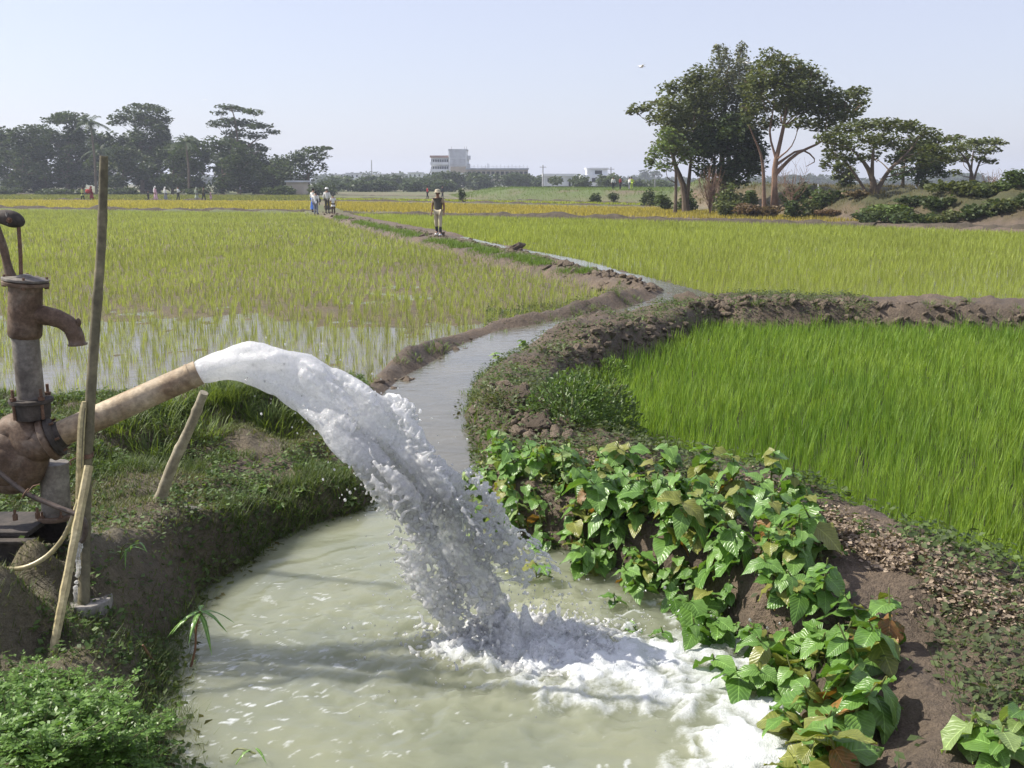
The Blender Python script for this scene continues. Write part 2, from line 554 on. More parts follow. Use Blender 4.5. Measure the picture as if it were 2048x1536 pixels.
# close the sheet behind the camera with a fan of coarse quads
def ground_colour(x, y, z):
    n1 = fbm(x * .9, y * .9, seed=71); n2 = fbm(x * 5, y * 5, seed=72)
    c = np.empty((len(x), 3))
    soil = np.array([.20, .155, .112]); soil2 = np.array([.125, .10, .075])
    k = np.clip(n1 * 1.2 + n2 * .6 - .45, 0, 1)[:, None]
    c[:] = soil2 * (1 - k) + soil * k
    rr = np.sqrt(x * x + y * y)
    def put(mask, col):
        m = np.clip(mask, 0, 1)[:, None]
        c[:] = c * (1 - m) + np.array(col) * m
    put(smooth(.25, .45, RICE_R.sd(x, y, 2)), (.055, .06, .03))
    put(smooth(.15, .5, RICE_L.sd(x, y, 2)), (.17, .14, .085))
    put(smooth(.15, .5, RICE_F.sd(x, y, 2)), (.15, .15, .07))
    # wet dark edge along the canal (wet soil is darker soil)
    wd = -WATER.sd(x, y, 2.0)
    put(smooth(.10, .0, wd) * (wd > -1.9), (.085, .075, .055))
    # left bank: sandy grey-green turf soil
    lb = smooth(-1.0, -1.6, x) * smooth(9.5, 8.5, y)
    put(lb * np.clip(n1 * 1.5 - .35, 0, 1) * .8, (.17, .16, .10))
    far = smooth(62, 80, rr)
    g = fbm(x * .03, y * .12, seed=75)
    put(far, (.13, .15, .06))
    put(far * smooth(.45, .6, g), (.17, .15, .09))
    put(smooth(.0, 2, MOUND.sd(x, y, 3)), (.19, .125, .08))
    put(smooth(.0, 2, MOUND.sd(x, y, 3)) * smooth(17, 20, x), (.07, .075, .032))
    put(smooth(.0, 2, MOUND.sd(x, y, 3)) * smooth(.45, .62, fbm(x * .25, y * .25, seed=76)) * .5, (.12, .11, .05))
    put(smooth(1, 5, BANKF.sd(x, y, 6)) , (.11, .15, .045))
    put(smooth(1, 5, BANKF.sd(x, y, 6)) * smooth(.55, .75, fbm(x * .15, y * .15, seed=78)), (.17, .14, .09))
    return c
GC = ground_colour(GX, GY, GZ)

k = NT('earth')
vec = k.geo_pos()
n1 = k.noise(3.0, 8, 0.65, vec); n4 = k.noise(9, 6, .7, vec, .5); n2 = k.noise(28, 6, 0.7, vec); n3 = k.noise(140, 3, 0.6, vec)
c = k.mix(1.0, k.attr('col'), k.ramp(n2.outputs[0], [(0.25, (.62, .62, .64)), (0.75, (1.3, 1.28, 1.25))]).outputs[0], 'MULTIPLY')
c = k.mix(1.0, c, k.ramp(n1.outputs[0], [(0.3, (.78, .78, .8)), (0.7, (1.2, 1.18, 1.15))]).outputs[0], 'MULTIPLY')
c = k.mix(1.0, c, k.ramp(n3.outputs[0], [(0.3, .75), (0.7, 1.2)]).outputs[0], 'MULTIPLY')
hgt = k.math('ADD', k.math('ADD', k.math('MULTIPLY', n2.outputs[0], .8), k.math('MULTIPLY', n3.outputs[0], .35)), k.math('MULTIPLY', n4.outputs[0], 1.9))
rg = k.ramp(n1.outputs[0], [(0.35, .55), (0.6, .9)])
EARTH = k.done(k.bsdf(c, rg.outputs[0], 0.3, 0, k.bump(hgt, 1.0, 0.04)).outputs[0])
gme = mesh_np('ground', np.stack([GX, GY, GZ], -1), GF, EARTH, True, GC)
ground = tag(link('ground', gme), 'muddy earth banks, bunds and flat paddy land', kind='structure')

# ------------------------------------------------------------------ water
def clip_grid(poly, x0, x1, y0, y1, step, margin, far=2.0):
    xs = np.arange(x0, x1 + step, step); ys = np.arange(y0, y1 + step, step)
    X, Y = np.meshgrid(xs, ys)
    sd = poly.sd(X.ravel(), Y.ravel(), far).reshape(X.shape)
    keep = sd > -margin
    i = np.arange(X.size).reshape(X.shape)
    q = keep[:-1, :-1] & keep[:-1, 1:] & keep[1:, 1:] & keep[1:, :-1]
    F = np.stack([i[:-1, :-1], i[:-1, 1:], i[1:, 1:], i[1:, :-1]], -1)[q]
    used = np.unique(F)
    rm = np.full(X.size, -1); rm[used] = np.arange(len(used))
    return X.ravel()[used], Y.ravel()[used], rm[F]

IMP = np.array(P(1000, 1285)[:2])                # where the jet meets the pool
BANKHIT = np.array(P(1500, 1330)[:2])

def foam_amount(x, y):
    dx, dy = x - IMP[0], y - IMP[1]
    # the foam drifts from the impact to the planted bank and then along it
    base = np.zeros_like(x)
    for fx, fy, fr, fa in ((930, 1290, .2, .8), (1050, 1300, .26, 1.), (1180, 1320, .27, 1.), (1300, 1310, .24, .9), (1390, 1235, .16, .8), (1430, 1290, .2, .8), (1500, 1350, .2, .9), (1540, 1430, .2, 1.), (1470, 1490, .2, .7), (1550, 1530, .2, .8),
                           (1350, 1400, .22, .6), (1250, 1390, .22, .5), (1100, 1390, .2, .45), (1150, 1470, .22, .3), (960, 1370, .2, .3), (1400, 1560, .25, .5), (1300, 1210, .14, .45)):
        q = P(fx, fy)
        base = base + fa * np.exp(-((x - q[0]) / fr) ** 2 - ((y - q[1]) / (fr * .8)) ** 2)
    base = np.clip(base, 0, 1.25)
    wx = x + (fbm(x * 4, y * 4, seed=81) - .5) * .35; wy = y + (fbm(x * 4, y * 4, seed=82) - .5) * .35
    web = np.abs(fbm(wx * 5.0, wy * 6.5, seed=83, octv=4, gain=.6) - .5) * 2
    web = 1 - smooth(.0, .42, web)
    cells = fbm(wx * 16, wy * 20, seed=84, octv=3)
    f = base * 1.2 - .62 + web * .62 * smooth(.10, .5, base) + (cells - .5) * .75
    # loose flecks and strings of bubbles out on the pool
    fl = smooth(.75, .84, fbm(wx * 26, wy * 34, seed=85, octv=2)) * smooth(.45, .6, fbm(x * 2.2, y * 2.8, seed=86)) * .9
    sk = smooth(.72, .8, fbm(wx * 14 + wy * 9, wy * 60, seed=87, octv=2)) * smooth(.42, .62, fbm(x * 1.6, y * 1.9, seed=88)) * smooth(1.9, .6, np.hypot(dx, dy))
    q = P(520, 1400)[:2]
    sk2 = smooth(.67, .76, fbm(wx * 13, wy * 34, seed=89, octv=3)) * np.exp(-((x - q[0]) / .45) ** 2 - ((y - q[1]) / .5) ** 2)
    return np.clip(np.maximum.reduce([f, fl * .7 * smooth(6.2, 5.2, y), sk * .8, sk2]), 0, 1), np.clip(f, 0, 1)

def ripple(x, y):
    dx, dy = x - IMP[0], y - IMP[1]
    r = np.hypot(dx, dy)
    an = np.arctan2(dy, dx)
    ph = r * 34 + (fbm(x * 3, y * 3, seed=91) - .5) * 9 + np.sin(an * 3) * .8
    z = np.sin(ph) * .0042 * np.exp(-r * .45) * smooth(.1, .5, r)
    z += (fbm(x * 5 + .3 * y, y * 8, seed=92, octv=3) - .5) * .010 * np.exp(-r * .5)
    tb = np.exp(-(r / .75) ** 2)
    z += (fbm(x * 9, y * 9, seed=93, octv=4, gain=.6) - .42) * .11 * tb
    z += (fbm(x * 22, y * 22, seed=94, octv=3, gain=.6) - .5) * .03 * np.exp(-(r / 1.0) ** 2)
    return z

# murky pool water: silt-laden, mirror-smooth skin, foam lies on it as white bubbles
def silt_water(name, silt, foam, murk=.9):
    k = NT(name)
    pos = k.geo_pos()
    mp = k.n('ShaderNodeMapping'); k.l(pos, mp.inputs[0]); mp.inputs['Scale'].default_value = (1.0, 1.5, 1.0)
    a = k.noise(5, 4, .5, mp.outputs[0], .8); b = k.noise(34, 3, .5, mp.outputs[0])
    h = k.math('ADD', a.outputs[0], k.math('MULTIPLY', b.outputs[0], .10))
    var = k.noise(1.6, 4, .5, pos)
    c = k.mix(1.0, silt, k.ramp(var.outputs[0], [(.3, (.86, .88, .9)), (.7, (1.12, 1.1, 1.04))]).outputs[0], 'MULTIPLY')
    nrm = k.bump(h, .28, .025)
    w = k.bsdf(c, .06, .5, 0, nrm, IOR=1.33, Subsurface_Weight=murk, Subsurface_Scale=1.0)
    w.inputs['Subsurface Radius'].default_value = (1, 1, .9)
    if not foam:
        return k.done(w.outputs[0])
    at = k.attr('foam')
    sp = k.n('ShaderNodeSeparateColor'); k.l(at, sp.inputs[0])
    vo = k.n('ShaderNodeTexVoronoi'); vo.inputs['Scale'].default_value = 150; k.l(pos, vo.inputs['Vector'])
    n5 = k.noise(60, 4, .65, pos)
    f = k.math('ADD', sp.outputs[0], k.math('MULTIPLY', k.math('SUBTRACT', n5.outputs[0], .5), .8))
    f = k.ramp(f, [(.14, 0.0), (.95, 1.0)])
    fb = k.bsdf(k.mix(vo.outputs['Distance'], (.66, .68, .69), (.52, .55, .54)), .35, .5, 0, k.bump(vo.outputs['Distance'], .35, .008))
    m = k.n('ShaderNodeMixShader'); k.l(f.outputs[0], m.inputs[0]); k.l(w.outputs[0], m.inputs[1]); k.l(fb.outputs[0], m.inputs[2])
    return k.done(m.outputs[0])

POOLMAT = silt_water('silty_pool_water', (.22, .235, .165), True)
CANALMAT = silt_water('silty_canal_water', (.13, .125, .10), False, .3)
PADDYMAT = silt_water('paddy_water', (.13, .115, .08), False, .0)
YSPLIT = 6.9
px_, py_, pf_ = clip_grid(WATER, -2.4, 2.2, 1.4, YSPLIT, .0145, .16)
pz_ = ripple(px_, py_)
fo_, fm_ = foam_amount(px_, py_)
pz_ = pz_ + fo_ * .002 + fm_ * (.008 + .035 * fbm(px_ * 18, py_ * 18, seed=97, octv=3))
pm = mesh_np('pool_water', np.stack([px_, py_, pz_], -1), pf_, POOLMAT, True)
at = pm.attributes.new('foam', 'FLOAT_COLOR', 'POINT')
at.data.foreach_set('color', np.repeat(np.stack([fo_], -1), 4, 1).astype(np.float32).ravel())
tag(link('pool_water', pm), 'silty green pool of pumped water with white foam', kind='structure')
cx_, cy_, cf_ = clip_grid(WATER, -4.5, 5, YSPLIT - .05, 42, .08, .30)
cz_ = np.full(len(cx_), 0.0) - .002
cm = mesh_np('canal_water', np.stack([cx_, cy_, cz_], -1), cf_, CANALMAT, True)
tag(link('canal_water', cm), 'narrow winding channel of grey water between mud bunds', kind='structure')
for nm, poly, st, lb in (('paddy_water', RICE_L, .5, 'shallow flooding in the sparse seedling paddy'), ('paddy_water', RICE_F, .5, 'shallow flooding in the lime green paddy beyond the channel')):
    x_, y_, f_ = clip_grid(poly, poly.lo[0], poly.hi[0], poly.lo[1], min(poly.hi[1], 90), st, .1)
    tag(link(nm, mesh_np(nm, np.stack([x_, y_, np.full(len(x_), -.118)], -1), f_, PADDYMAT, True)), lb, kind='structure')
# ------------------------------------------------------------------ far bunds (low earth ridges between the distant fields)
MUD = plain('bund_mud', (.075, .062, .046), .9, .35, 3, .2, 0, .8, .05)
def ridge(label, pix, z0, w, hgt, n=160, seed=0, zb=-.12):
    pts = spline([P(a, b, zb) for a, b in pix], n)
    F = []
    prof = [(-1.0, 0.0), (-.62, .55), (-.25, .92), (.1, 1.0), (.45, .8), (.75, .4), (1.0, 0.0)]
    m = len(prof)
    q = np.array([tuple(p) for p in pts])
    d = np.gradient(q[:, :2], axis=0); d /= np.linalg.norm(d, axis=1)[:, None]
    S = np.array([a for a, _ in prof])[None]; Q = np.array([b for _, b in prof])[None]
    X = q[:, :1] - d[:, 1:] * S * w; Y = q[:, 1:2] + d[:, :1] * S * w
    nz = fbm(q[:, :1] * .8 + S, q[:, 1:2] * .8 + np.arange(m)[None] * .7, seed=seed)
    nb = fbm(q[:, :1] * .35 + 0 * S, q[:, 1:2] * .35 + 0 * S, seed=seed + 3)
    Z = zb - .06 + Q * hgt * (.35 + nz + 2.4 * np.maximum(0, nb - .5))
    V = np.stack([X, Y, Z], -1).reshape(-1, 3)
    for i in range(n - 1):
        for j in range(m - 1):
            F.append((i * m + j, (i + 1) * m + j, (i + 1) * m + j + 1, i * m + j + 1))
    o = link('bund', mesh_np('bund', V, np.array(F), MUD, True))
    return tag(o, label, kind='structure')
ridge('low mud bund between the seedling paddy and the yellow nursery plot', [(-500, 415), (0, 419), (200, 421.5), (400, 424), (625, 427)], 0, .55, .34, 220, 101)
ridge('thin earth path the walkers follow past the yellow nursery plot', [(-500, 399), (0, 401.5), (300, 403), (625, 404.5)], 0, .6, .28, 200, 102)
ridge('dark mud bund between the lime paddy and the yellow nursery beyond it', [(690, 431), (900, 434), (1100, 439), (1500, 449), (1750, 457)], 0, .6, .36, 260, 103)
ridge('dark mud bund below the shrubby bank and the lime paddy', [(1800, 458), (1930, 463), (2100, 468), (2500, 476)], 0, .6, .34, 160, 113)
ridge('thin far bund in front of the grassy embankment', [(640, 397), (900, 401.5), (1100, 405), (1330, 410)], 0, .7, .3, 160, 104)
ridge('thin far bund beside the fallow mud strip', [(640, 403.5), (900, 407), (1100, 411), (1300, 415)], 0, .6, .3, 160, 105)
ridge('distant bund along the fallow ground by the woods', [(-400, 388), (0, 390.5), (500, 392), (900, 394.5)], 0, .7, .28, 140, 106)

# ------------------------------------------------------------------ blades: rice, seedlings, grass
def blades(base, length, width, az, lean, droop, col, segs=2):
    """many thin blades in one go: base (N,3), the rest (N,); lean = horizontal reach / length, droop = sag of the tip"""
    N = len(base)
    dx, dy = np.cos(az), np.sin(az)
    wx, wy = -dy, dx
    st = [0.0, .5, 1.0] if segs == 2 else ([0, .33, .68, 1.0] if segs == 3 else [0.0, 1.0])
    vs = []
    for s in st:
        hor = lean * length * (s ** 1.6)
        up = length * np.sqrt(np.clip(1 - lean ** 2 * .8, .05, 1)) * (s - droop * s ** 2.6)
        c = base + np.stack([dx * hor, dy * hor, up], -1)
        wv = width * (1 - .25 * s) * .5
        if s == 1.0:
            vs.append(c)
        else:
            vs.append(c - np.stack([wx * wv, wy * wv, 0 * wv], -1)); vs.append(c + np.stack([wx * wv, wy * wv, 0 * wv], -1))
    k = len(vs)
    V = np.stack(vs, 1).reshape(-1, 3)
    o = (np.arange(N) * k)[:, None]
    tri = []
    for i in range(len(st) - 2):
        tri += [[2 * i, 2 * i + 1, 2 * i + 3], [2 * i, 2 * i + 3, 2 * i + 2]]
    tri.append([2 * (len(st) - 2), 2 * (len(st) - 2) + 1, k - 1])
    F = (o[:, None, :] + np.array(tri)[None]).reshape(-1, 3)
    C = np.repeat(col, k, 0)
    return V, F, C

def join(parts):
    Vs, Fs, Cs, n = [], [], [], 0
    for V, F, C in parts:
        Vs.append(V); Fs.append(F + n); Cs.append(C); n += len(V)
    return np.concatenate(Vs), np.concatenate(Fs), np.concatenate(Cs)

def colvar(N, a, b, jit=.12, seed=None):
    t = RNG.random(N)[:, None]
    c = np.array(a)[None] * (1 - t) + np.array(b)[None] * t
    return c * (1 + (RNG.random((N, 1)) - .5) * 2 * jit)

LEAF_RICE = leafy('rice_leaf', .45, .5, .35)
LEAF_SEED = leafy('seedling_leaf', .45, .55, .3)
LEAF_GRASS = leafy('grass_leaf', .35, .55, .3)

def hills(poly, spx, spy, ang, jit, rmin, rmax, inset, amax=36):
    """planting positions on a jittered grid inside a plot"""
    lo, hi = poly.lo, poly.hi
    c, s = math.cos(ang), math.sin(ang)
    ext = np.array([[a, b] for a in (lo[0], hi[0]) for b in (max(lo[1], 0), min(hi[1], rmax))])
    u = ext[:, 0] * c + ext[:, 1] * s; v = -ext[:, 0] * s + ext[:, 1] * c
    U, Vv = np.meshgrid(np.arange(u.min(), u.max(), spx), np.arange(v.min(), v.max(), spy))
    U = U.ravel(); Vv = Vv.ravel()
    x = U * c - Vv * s; y = U * s + Vv * c
    r = np.hypot(x, y); a = np.degrees(np.abs(np.arctan2(x, y)))
    m = (r > rmin) & (r < rmax) & (a < amax)
    x, y = x[m], y[m]
    x = x + RNG.normal(0, jit, len(x)); y = y + RNG.normal(0, jit, len(y))
    m = poly.sd(x, y, 2.0) > inset
    return x[m], y[m]

def rice_blades(x, y, per, L, Wd_, spread, ca, cb, lean=(.15, .55), droop=.25, segs=2, zoff=0.0, lvar=.25):
    n = len(x)
    per = np.broadcast_to(per, (n,)).astype(int)
    idx = np.repeat(np.arange(n), per)
    N = len(idx)
    L = np.broadcast_to(L, (n,)); Wd_ = np.broadcast_to(Wd_, (n,))
    az = RNG.random(N) * 2 * math.pi
    rad = np.sqrt(RNG.random(N)) * spread
    bx = x[idx] + np.cos(az) * rad; by = y[idx] + np.sin(az) * rad
    hh = height(x, y, False)
    base = np.stack([bx, by, hh[idx] + zoff], -1)
    ln = L[idx] * (1 + (RNG.random(N) - .6) * 2 * lvar)
    le = lean[0] + (lean[1] - lean[0]) * RNG.random(N) ** 1.5
    dr = droop * RNG.random(N)
    patch = fbm(x * .35, y * .35, seed=131)
    pv = fbm(x * 1.8, y * 1.8, seed=132)
    t = np.clip(RNG.random(N) * .7 + (patch[idx] - .5) * 1.1 + (pv[idx] - .5) * .5 + .15, 0, 1)[:, None]
    c = np.array(ca)[None] * (1 - t) + np.array(cb)[None] * t
    c = c * (1 + (RNG.random((N, 1)) - .5) * .6)
    return blades(base, ln, Wd_[idx], az + (RNG.random(N) - .5) * 1.2, le, dr, c, segs)

# bright green paddy beside the pool: dense knee-high rice
x, y = hills(RICE_R, .165, .165, .3, .04, 3.0, 23, .26, 35)
r = np.hypot(x, y)
nb = np.where(r < 8, 34, np.where(r < 12, 26, 18))
V, F, C = rice_blades(x, y, nb, .26 + .08 * fbm(x * .7, y * .7, seed=133), np.clip(.0050 * (r / 6) ** .7, .0048, .014), .085, (.105, .21, .026), (.25, .36, .06), (.05, .42), .22, 2)
o = link('green_rice', mesh_np('green_rice', V, F, LEAF_RICE, False, C))
tag(o, 'dense bright green rice in the paddy beside the planted bund', 'rice', kind='stuff')

# sparse seedlings standing in water on the far side of the channel's bund
x, y = hills(RICE_L, .19, .17, .12, .046, 8, 112, .30, 36)
gap = fbm(x * .9, y * .9, seed=141)
m = RNG.random(len(x)) < np.where(gap < .36, .45, .97) * np.where(np.hypot(x, y) > 34, .8, 1)
x, y = x[m], y[m]
r = np.hypot(x, y)
vig = .75 + .5 * fbm(x * .25, y * .25, seed=142)
parts = []
for lo_, hi_, per, segs, wk in ((0, 20, 9, 2, 1.0), (20, 36, 6, 1, 1.5), (36, 120, 3, 1, 2.6)):
    q = (r >= lo_) & (r < hi_)
    parts.append(rice_blades(x[q], y[q], per, .205 * vig[q], .0048 * wk * np.clip(r[q] / 13, 1, 2.6), .045 if lo_ < 36 else .09, (.23, .265, .09), (.32, .385, .115), (.05, .5), .2, segs))
V, F, C = join(parts)
tag(link('rice_seedlings', mesh_np('rice_seedlings', V, F, LEAF_SEED, False, C)), 'rows of sparse yellow green rice seedlings standing in shallow water', 'rice', kind='stuff')

# lime paddy beyond the cross bund
x, y = hills(RICE_F, .19, .18, .2, .046, 14, 100, .30, 36)
r = np.hypot(x, y)
m = RNG.random(len(x)) < np.where(r > 34, .8, .97)
x, y, r = x[m], y[m], r[m]
vig = .8 + .45 * fbm(x * .25, y * .25, seed=152)
parts = []
for lo_, hi_, per, segs, wk in ((0, 26, 11, 1, 1.25), (26, 44, 6, 1, 1.8), (44, 120, 4, 1, 3.0)):
    q = (r >= lo_) & (r < hi_)
    parts.append(rice_blades(x[q], y[q], per, .25 * vig[q], .0048 * wk * np.clip(r[q] / 16, 1, 2.4), .06 if lo_ < 36 else .10, (.24, .29, .065), (.32, .39, .085), (.05, .5), .2, segs))
V, F, C = join(parts)
tag(link('rice_seedlings', mesh_np('rice_seedlings', V, F, LEAF_SEED, False, C)), 'lime green young rice in the paddy beyond the channel turn', 'rice', kind='stuff')

# yellow nursery plots further back
YEL_L = Poly(PP([(-700, 414), (0, 418), (400, 422.5), (618, 426), (622, 406), (300, 404.5), (0, 403), (-700, 400)], -.1))
YEL_R = Poly(PP([(650, 414), (690, 429), (900, 432.5), (1100, 437), (1500, 447), (1730, 452.5), (1715, 449), (1600, 441), (1500, 433), (1330, 420), (1100, 415), (900, 411), (660, 407)], -.1))
LIM_R = Poly(PP([(640, 401.5), (900, 405), (1100, 409), (1300, 413), (1300, 411), (1100, 406.5), (900, 403), (640, 399)], -.1))
GRN_L = Poly(PP([(-700, 398), (0, 400), (300, 401.5), (620, 403), (620, 393), (0, 391), (-700, 388)], -.1))
for poly, ca, cb, lb, sp in ((YEL_L, (.33, .30, .07), (.40, .36, .09), 'dense yellow rice nursery plot below the walkers\' path', .42),
                         (YEL_R, (.33, .29, .07), (.40, .34, .08), 'dense yellow rice nursery plot below the brown mound', .40),
                         (LIM_R, (.24, .29, .04), (.30, .34, .05), 'thin strip of lime rice in front of the grassy embankment', .6),
                         (GRN_L, (.14, .17, .05), (.20, .21, .06), 'rough green fallow grass between the path and the woods', .75)):
    x, y = hills(poly, sp, sp * .9, .1, .15, 20, 240, .02, 36)
    r = np.hypot(x, y)
    V, F, C = rice_blades(x, y, 5, .24, .075 * sp / .42 * np.clip(r / 80, .7, 2), sp * .55, ca, cb, (.05, .5), .1, 1, -.02)
    tag(link('nursery_rice' if poly is not GRN_L else 'fallow_grass', mesh_np('nursery_rice', V, F, LEAF_SEED, False, C)), lb, 'rice' if poly is not GRN_L else 'grass', kind='stuff')
# embankment and mound cover: coarse grass
BANKG = leafy('bank_grass_leaf', .3, .6, .2)
for poly, n, ca, cb, nm, lb, thr in ((BANKF, 26000, (.10, .155, .03), (.16, .23, .05), 'embankment_grass', 'long green grass over the far embankment', .25),
                                (MOUND, 34000, (.10, .10, .04), (.19, .15, .07), 'mound_grass', 'patchy dry grass on the brown mound under the trees', .42)):
    x = RNG.uniform(poly.lo[0], poly.hi[0], n * 3); y = RNG.uniform(poly.lo[1], poly.hi[1], n * 3)
    m = (poly.sd(x, y, 2) > .3) & (fbm(x * .2, y * .2, seed=161) > thr) & (np.degrees(np.abs(np.arctan2(x, y))) < 34)
    x, y = x[m][:n], y[m][:n]
    N = len(x)
    base = np.stack([x, y, height(x, y) - .03], -1)
    V, F, C = blades(base, RNG.uniform(.18, .42, N), RNG.uniform(.03, .07, N), RNG.random(N) * 6.28, RNG.uniform(.2, .8, N), RNG.random(N) * .3, colvar(N, ca, cb, .25), 1)
    tag(link(nm, mesh_np(nm, V, F, BANKG, False, C)), lb, 'grass', kind='stuff')
# ------------------------------------------------------------------ low plants on the near banks
def scatter(n, x0, x1, y0, y1, cond):
    x = RNG.uniform(x0, x1, n); y = RNG.uniform(y0, y1, n)
    m = cond(x, y)
    return x[m], y[m]

def wsd(x, y): return -WATER.sd(x, y, 3.0)        # distance from the shore, + on land

# turf on the pump bank
def turf_cond(x, y):
    w = wsd(x, y)
    bare = fbm(x * 1.1 + 3, y * 1.1, seed=171)
    bare2 = fbm(x * 4, y * 4, seed=172)
    k = (w > .02) & (RICE_L.sd(x, y, 2) < .15) & (RICE_R.sd(x, y, 2) < -1.5) & (x < -.55) & (y < 10.5)
    dens = smooth(.36, .56, bare * .7 + bare2 * .4) * .95 + smooth(.35, .05, w) * .7
    sandy = np.exp(-((x + 1.95) / .55) ** 2 - ((y - 4.75) / .55) ** 2)           # the trodden patch beside the pump
    sandy = np.maximum(sandy, np.exp(-((x + 2.0) / .6) ** 2 - ((y - 3.7) / .45) ** 2) * .9)
    return k & (RNG.random(len(x)) < dens * (1 - .93 * sandy))
x, y = scatter(400000, -6.5, -.5, 3.0, 10.6, turf_cond)
N = len(x)
r = np.hypot(x, y)
lush = fbm(x * 1.5, y * 1.5, seed=173)[:, None]
c = colvar(N, (.10, .115, .045), (.17, .19, .075), .25) * (1 - .35 * smooth(.45, .6, lush)) + np.array((.0, .03, -.005)) * smooth(.45, .65, lush)
V, F, C = blades(np.stack([x, y, height(x, y) - .004], -1), RNG.uniform(.018, .06, N) * (1 + 1.2 * smooth(.5, .7, lush[:, 0]) + .9 * smooth(.4, .1, wsd(x, y))), RNG.uniform(.004, .0085, N) * np.clip(r / 6, .8, 1.6), RNG.random(N) * 6.28,
                 RNG.uniform(.3, .97, N), RNG.random(N) * .4, np.clip(c, .01, 1), 1)
tag(link('bank_turf', mesh_np('bank_turf', V, F, LEAF_GRASS, False, C)), 'short dull green turf creeping over the pump bank', 'grass', kind='stuff')

# small rounded weed leaves mixed in (both banks)
def leaflets(x, y, z, size, col, tilt=.9):
    """little diamond leaves lying at odd angles"""
    N = len(x)
    a = RNG.random(N) * 6.28
    d = np.stack([np.cos(a), np.sin(a), RNG.normal(0, .35, N)], -1)
    d /= np.linalg.norm(d, axis=1)[:, None]
    nrm = np.stack([RNG.normal(0, tilt * .6, N), RNG.normal(0, tilt * .6, N), np.ones(N)], -1)
    s = np.cross(d, nrm); s /= np.linalg.norm(s, axis=1)[:, None] + 1e-9
    b = np.stack([x, y, z], -1)
    L = size[:, None]
    up = np.cross(s, d)
    V = np.stack([b - d * L * .5, b + s * L * .30 + up * L * .06, b + d * L * .55, b - s * L * .30 + up * L * .06], 1).reshape(-1, 3)
    F = (np.arange(N) * 4)[:, None, None] + np.array([[0, 1, 2], [0, 2, 3]])[None]
    return V, F.reshape(-1, 3), np.repeat(col, 4, 0)
def weed_cond(x, y):
    w = wsd(x, y)
    k = (w > -.04) & (RICE_L.sd(x, y, 2) < .1) & (x < -.5) & (y < 10)
    p = smooth(.44, .60, fbm(x * 2.2, y * 2.2, seed=181)) + smooth(.32, .0, w) * .9
    sandy = np.exp(-((x + 1.95) / .5) ** 2 - ((y - 4.75) / .5) ** 2)
    return k & (RNG.random(len(x)) < p * (1 - .9 * sandy) * .9)
x, y = scatter(110000, -5.5, -.5, 3.0, 10, weed_cond)
N = len(x)
wet = smooth(.15, .0, wsd(x, y))[:, None]
c = colvar(N, (.055, .10, .025), (.12, .19, .05), .3) * (1 - wet * .35) + wet * np.array((.05, .01, 0)) * RNG.random((N, 1))
parts = [leaflets(x, y, height(x, y) + RNG.random(N) * .05, RNG.uniform(.014, .04, N) * (1 + .6 * wet[:, 0]), c)]
V, F, C = join(parts)
tag(link('bank_weeds', mesh_np('bank_weeds', V, F, LEAF_GRASS, False, C)), 'small leafed weeds along the pump bank and its wet edge', 'weeds', kind='stuff')

# weeds, litter and turf on the planted bund and along the channel
def rb_cond(x, y):
    w = wsd(x, y)
    f = RICE_R.sd(x, y, 2)
    path = np.minimum(np.hypot((x - P(1850, 1280, .25)[0]) / .8, (y - P(1850, 1280, .25)[1]) / 1.2), np.hypot((x - P(1900, 1400, .25)[0]) / .8, (y - P(1900, 1400, .25)[1]) / 1.1))
    path = np.minimum(path, np.hypot((x - P(1760, 1180, .25)[0]), (y - P(1760, 1180, .25)[1])))
    k = (w > -.02) & (f < .34) & (x > -.45) & (y < 19)
    dirt = smooth(9.5, 10.5, y) * smooth(.75, .4, w)              # trodden top of the bund along the channel
    p = smooth(.32, .55, fbm(x * 1.6, y * 1.6, seed=191)) * smooth(.18, .42, path) * (1 - .93 * dirt)
    p = np.maximum(p, smooth(P(1900, 1330, .28)[0], P(1960, 1330, .28)[0], x - (y - 4) * .25) * .9 * smooth(6.5, 5.5, y))
    p = np.maximum(p, smooth(7, 8, y) * smooth(11, 10, y) * smooth(.3, .5, fbm(x * 2.1, y * 2.1, seed=194)) * .9)
    p = np.maximum(p, smooth(-.12, .1, f) * .8 * smooth(.45, .55, fbm(x * 1.3, y * 1.3, seed=192)))
    return k & (RNG.random(len(x)) < p)
x, y = scatter(220000, -.5, 6, 3.0, 19, rb_cond)
keep = RNG.random(len(x)) < np.where(y > 10, .55, 1)
x, y = x[keep], y[keep]
N = len(x)
c = colvar(N, (.045, .075, .022), (.12, .18, .05), .35)
dull = smooth(.4, .6, fbm(x * 1.2, y * 1.2, seed=193))[:, None]
c = c * (1 - .5 * dull) + np.array((.10, .105, .065)) * .5 * dull
V, F, C = leaflets(x, y, height(x, y) + RNG.random(N) ** 1.5 * .09, RNG.uniform(.018, .05, N), c)
x2, y2 = x[::3], y[::3]; N2 = len(x2)
b2 = blades(np.stack([x2, y2, height(x2, y2)], -1), RNG.uniform(.05, .14, N2), RNG.uniform(.003, .006, N2), RNG.random(N2) * 6.28, RNG.uniform(.3, .9, N2), RNG.random(N2) * .4, colvar(N2, (.07, .12, .03), (.14, .19, .06), .3), 1)
V, F, C = join([(V, F, C), b2])
tag(link('bund_weeds', mesh_np('bund_weeds', V, F, LEAF_GRASS, False, C)), 'low tangled weeds over the bund between pool and green paddy', 'weeds', kind='stuff')

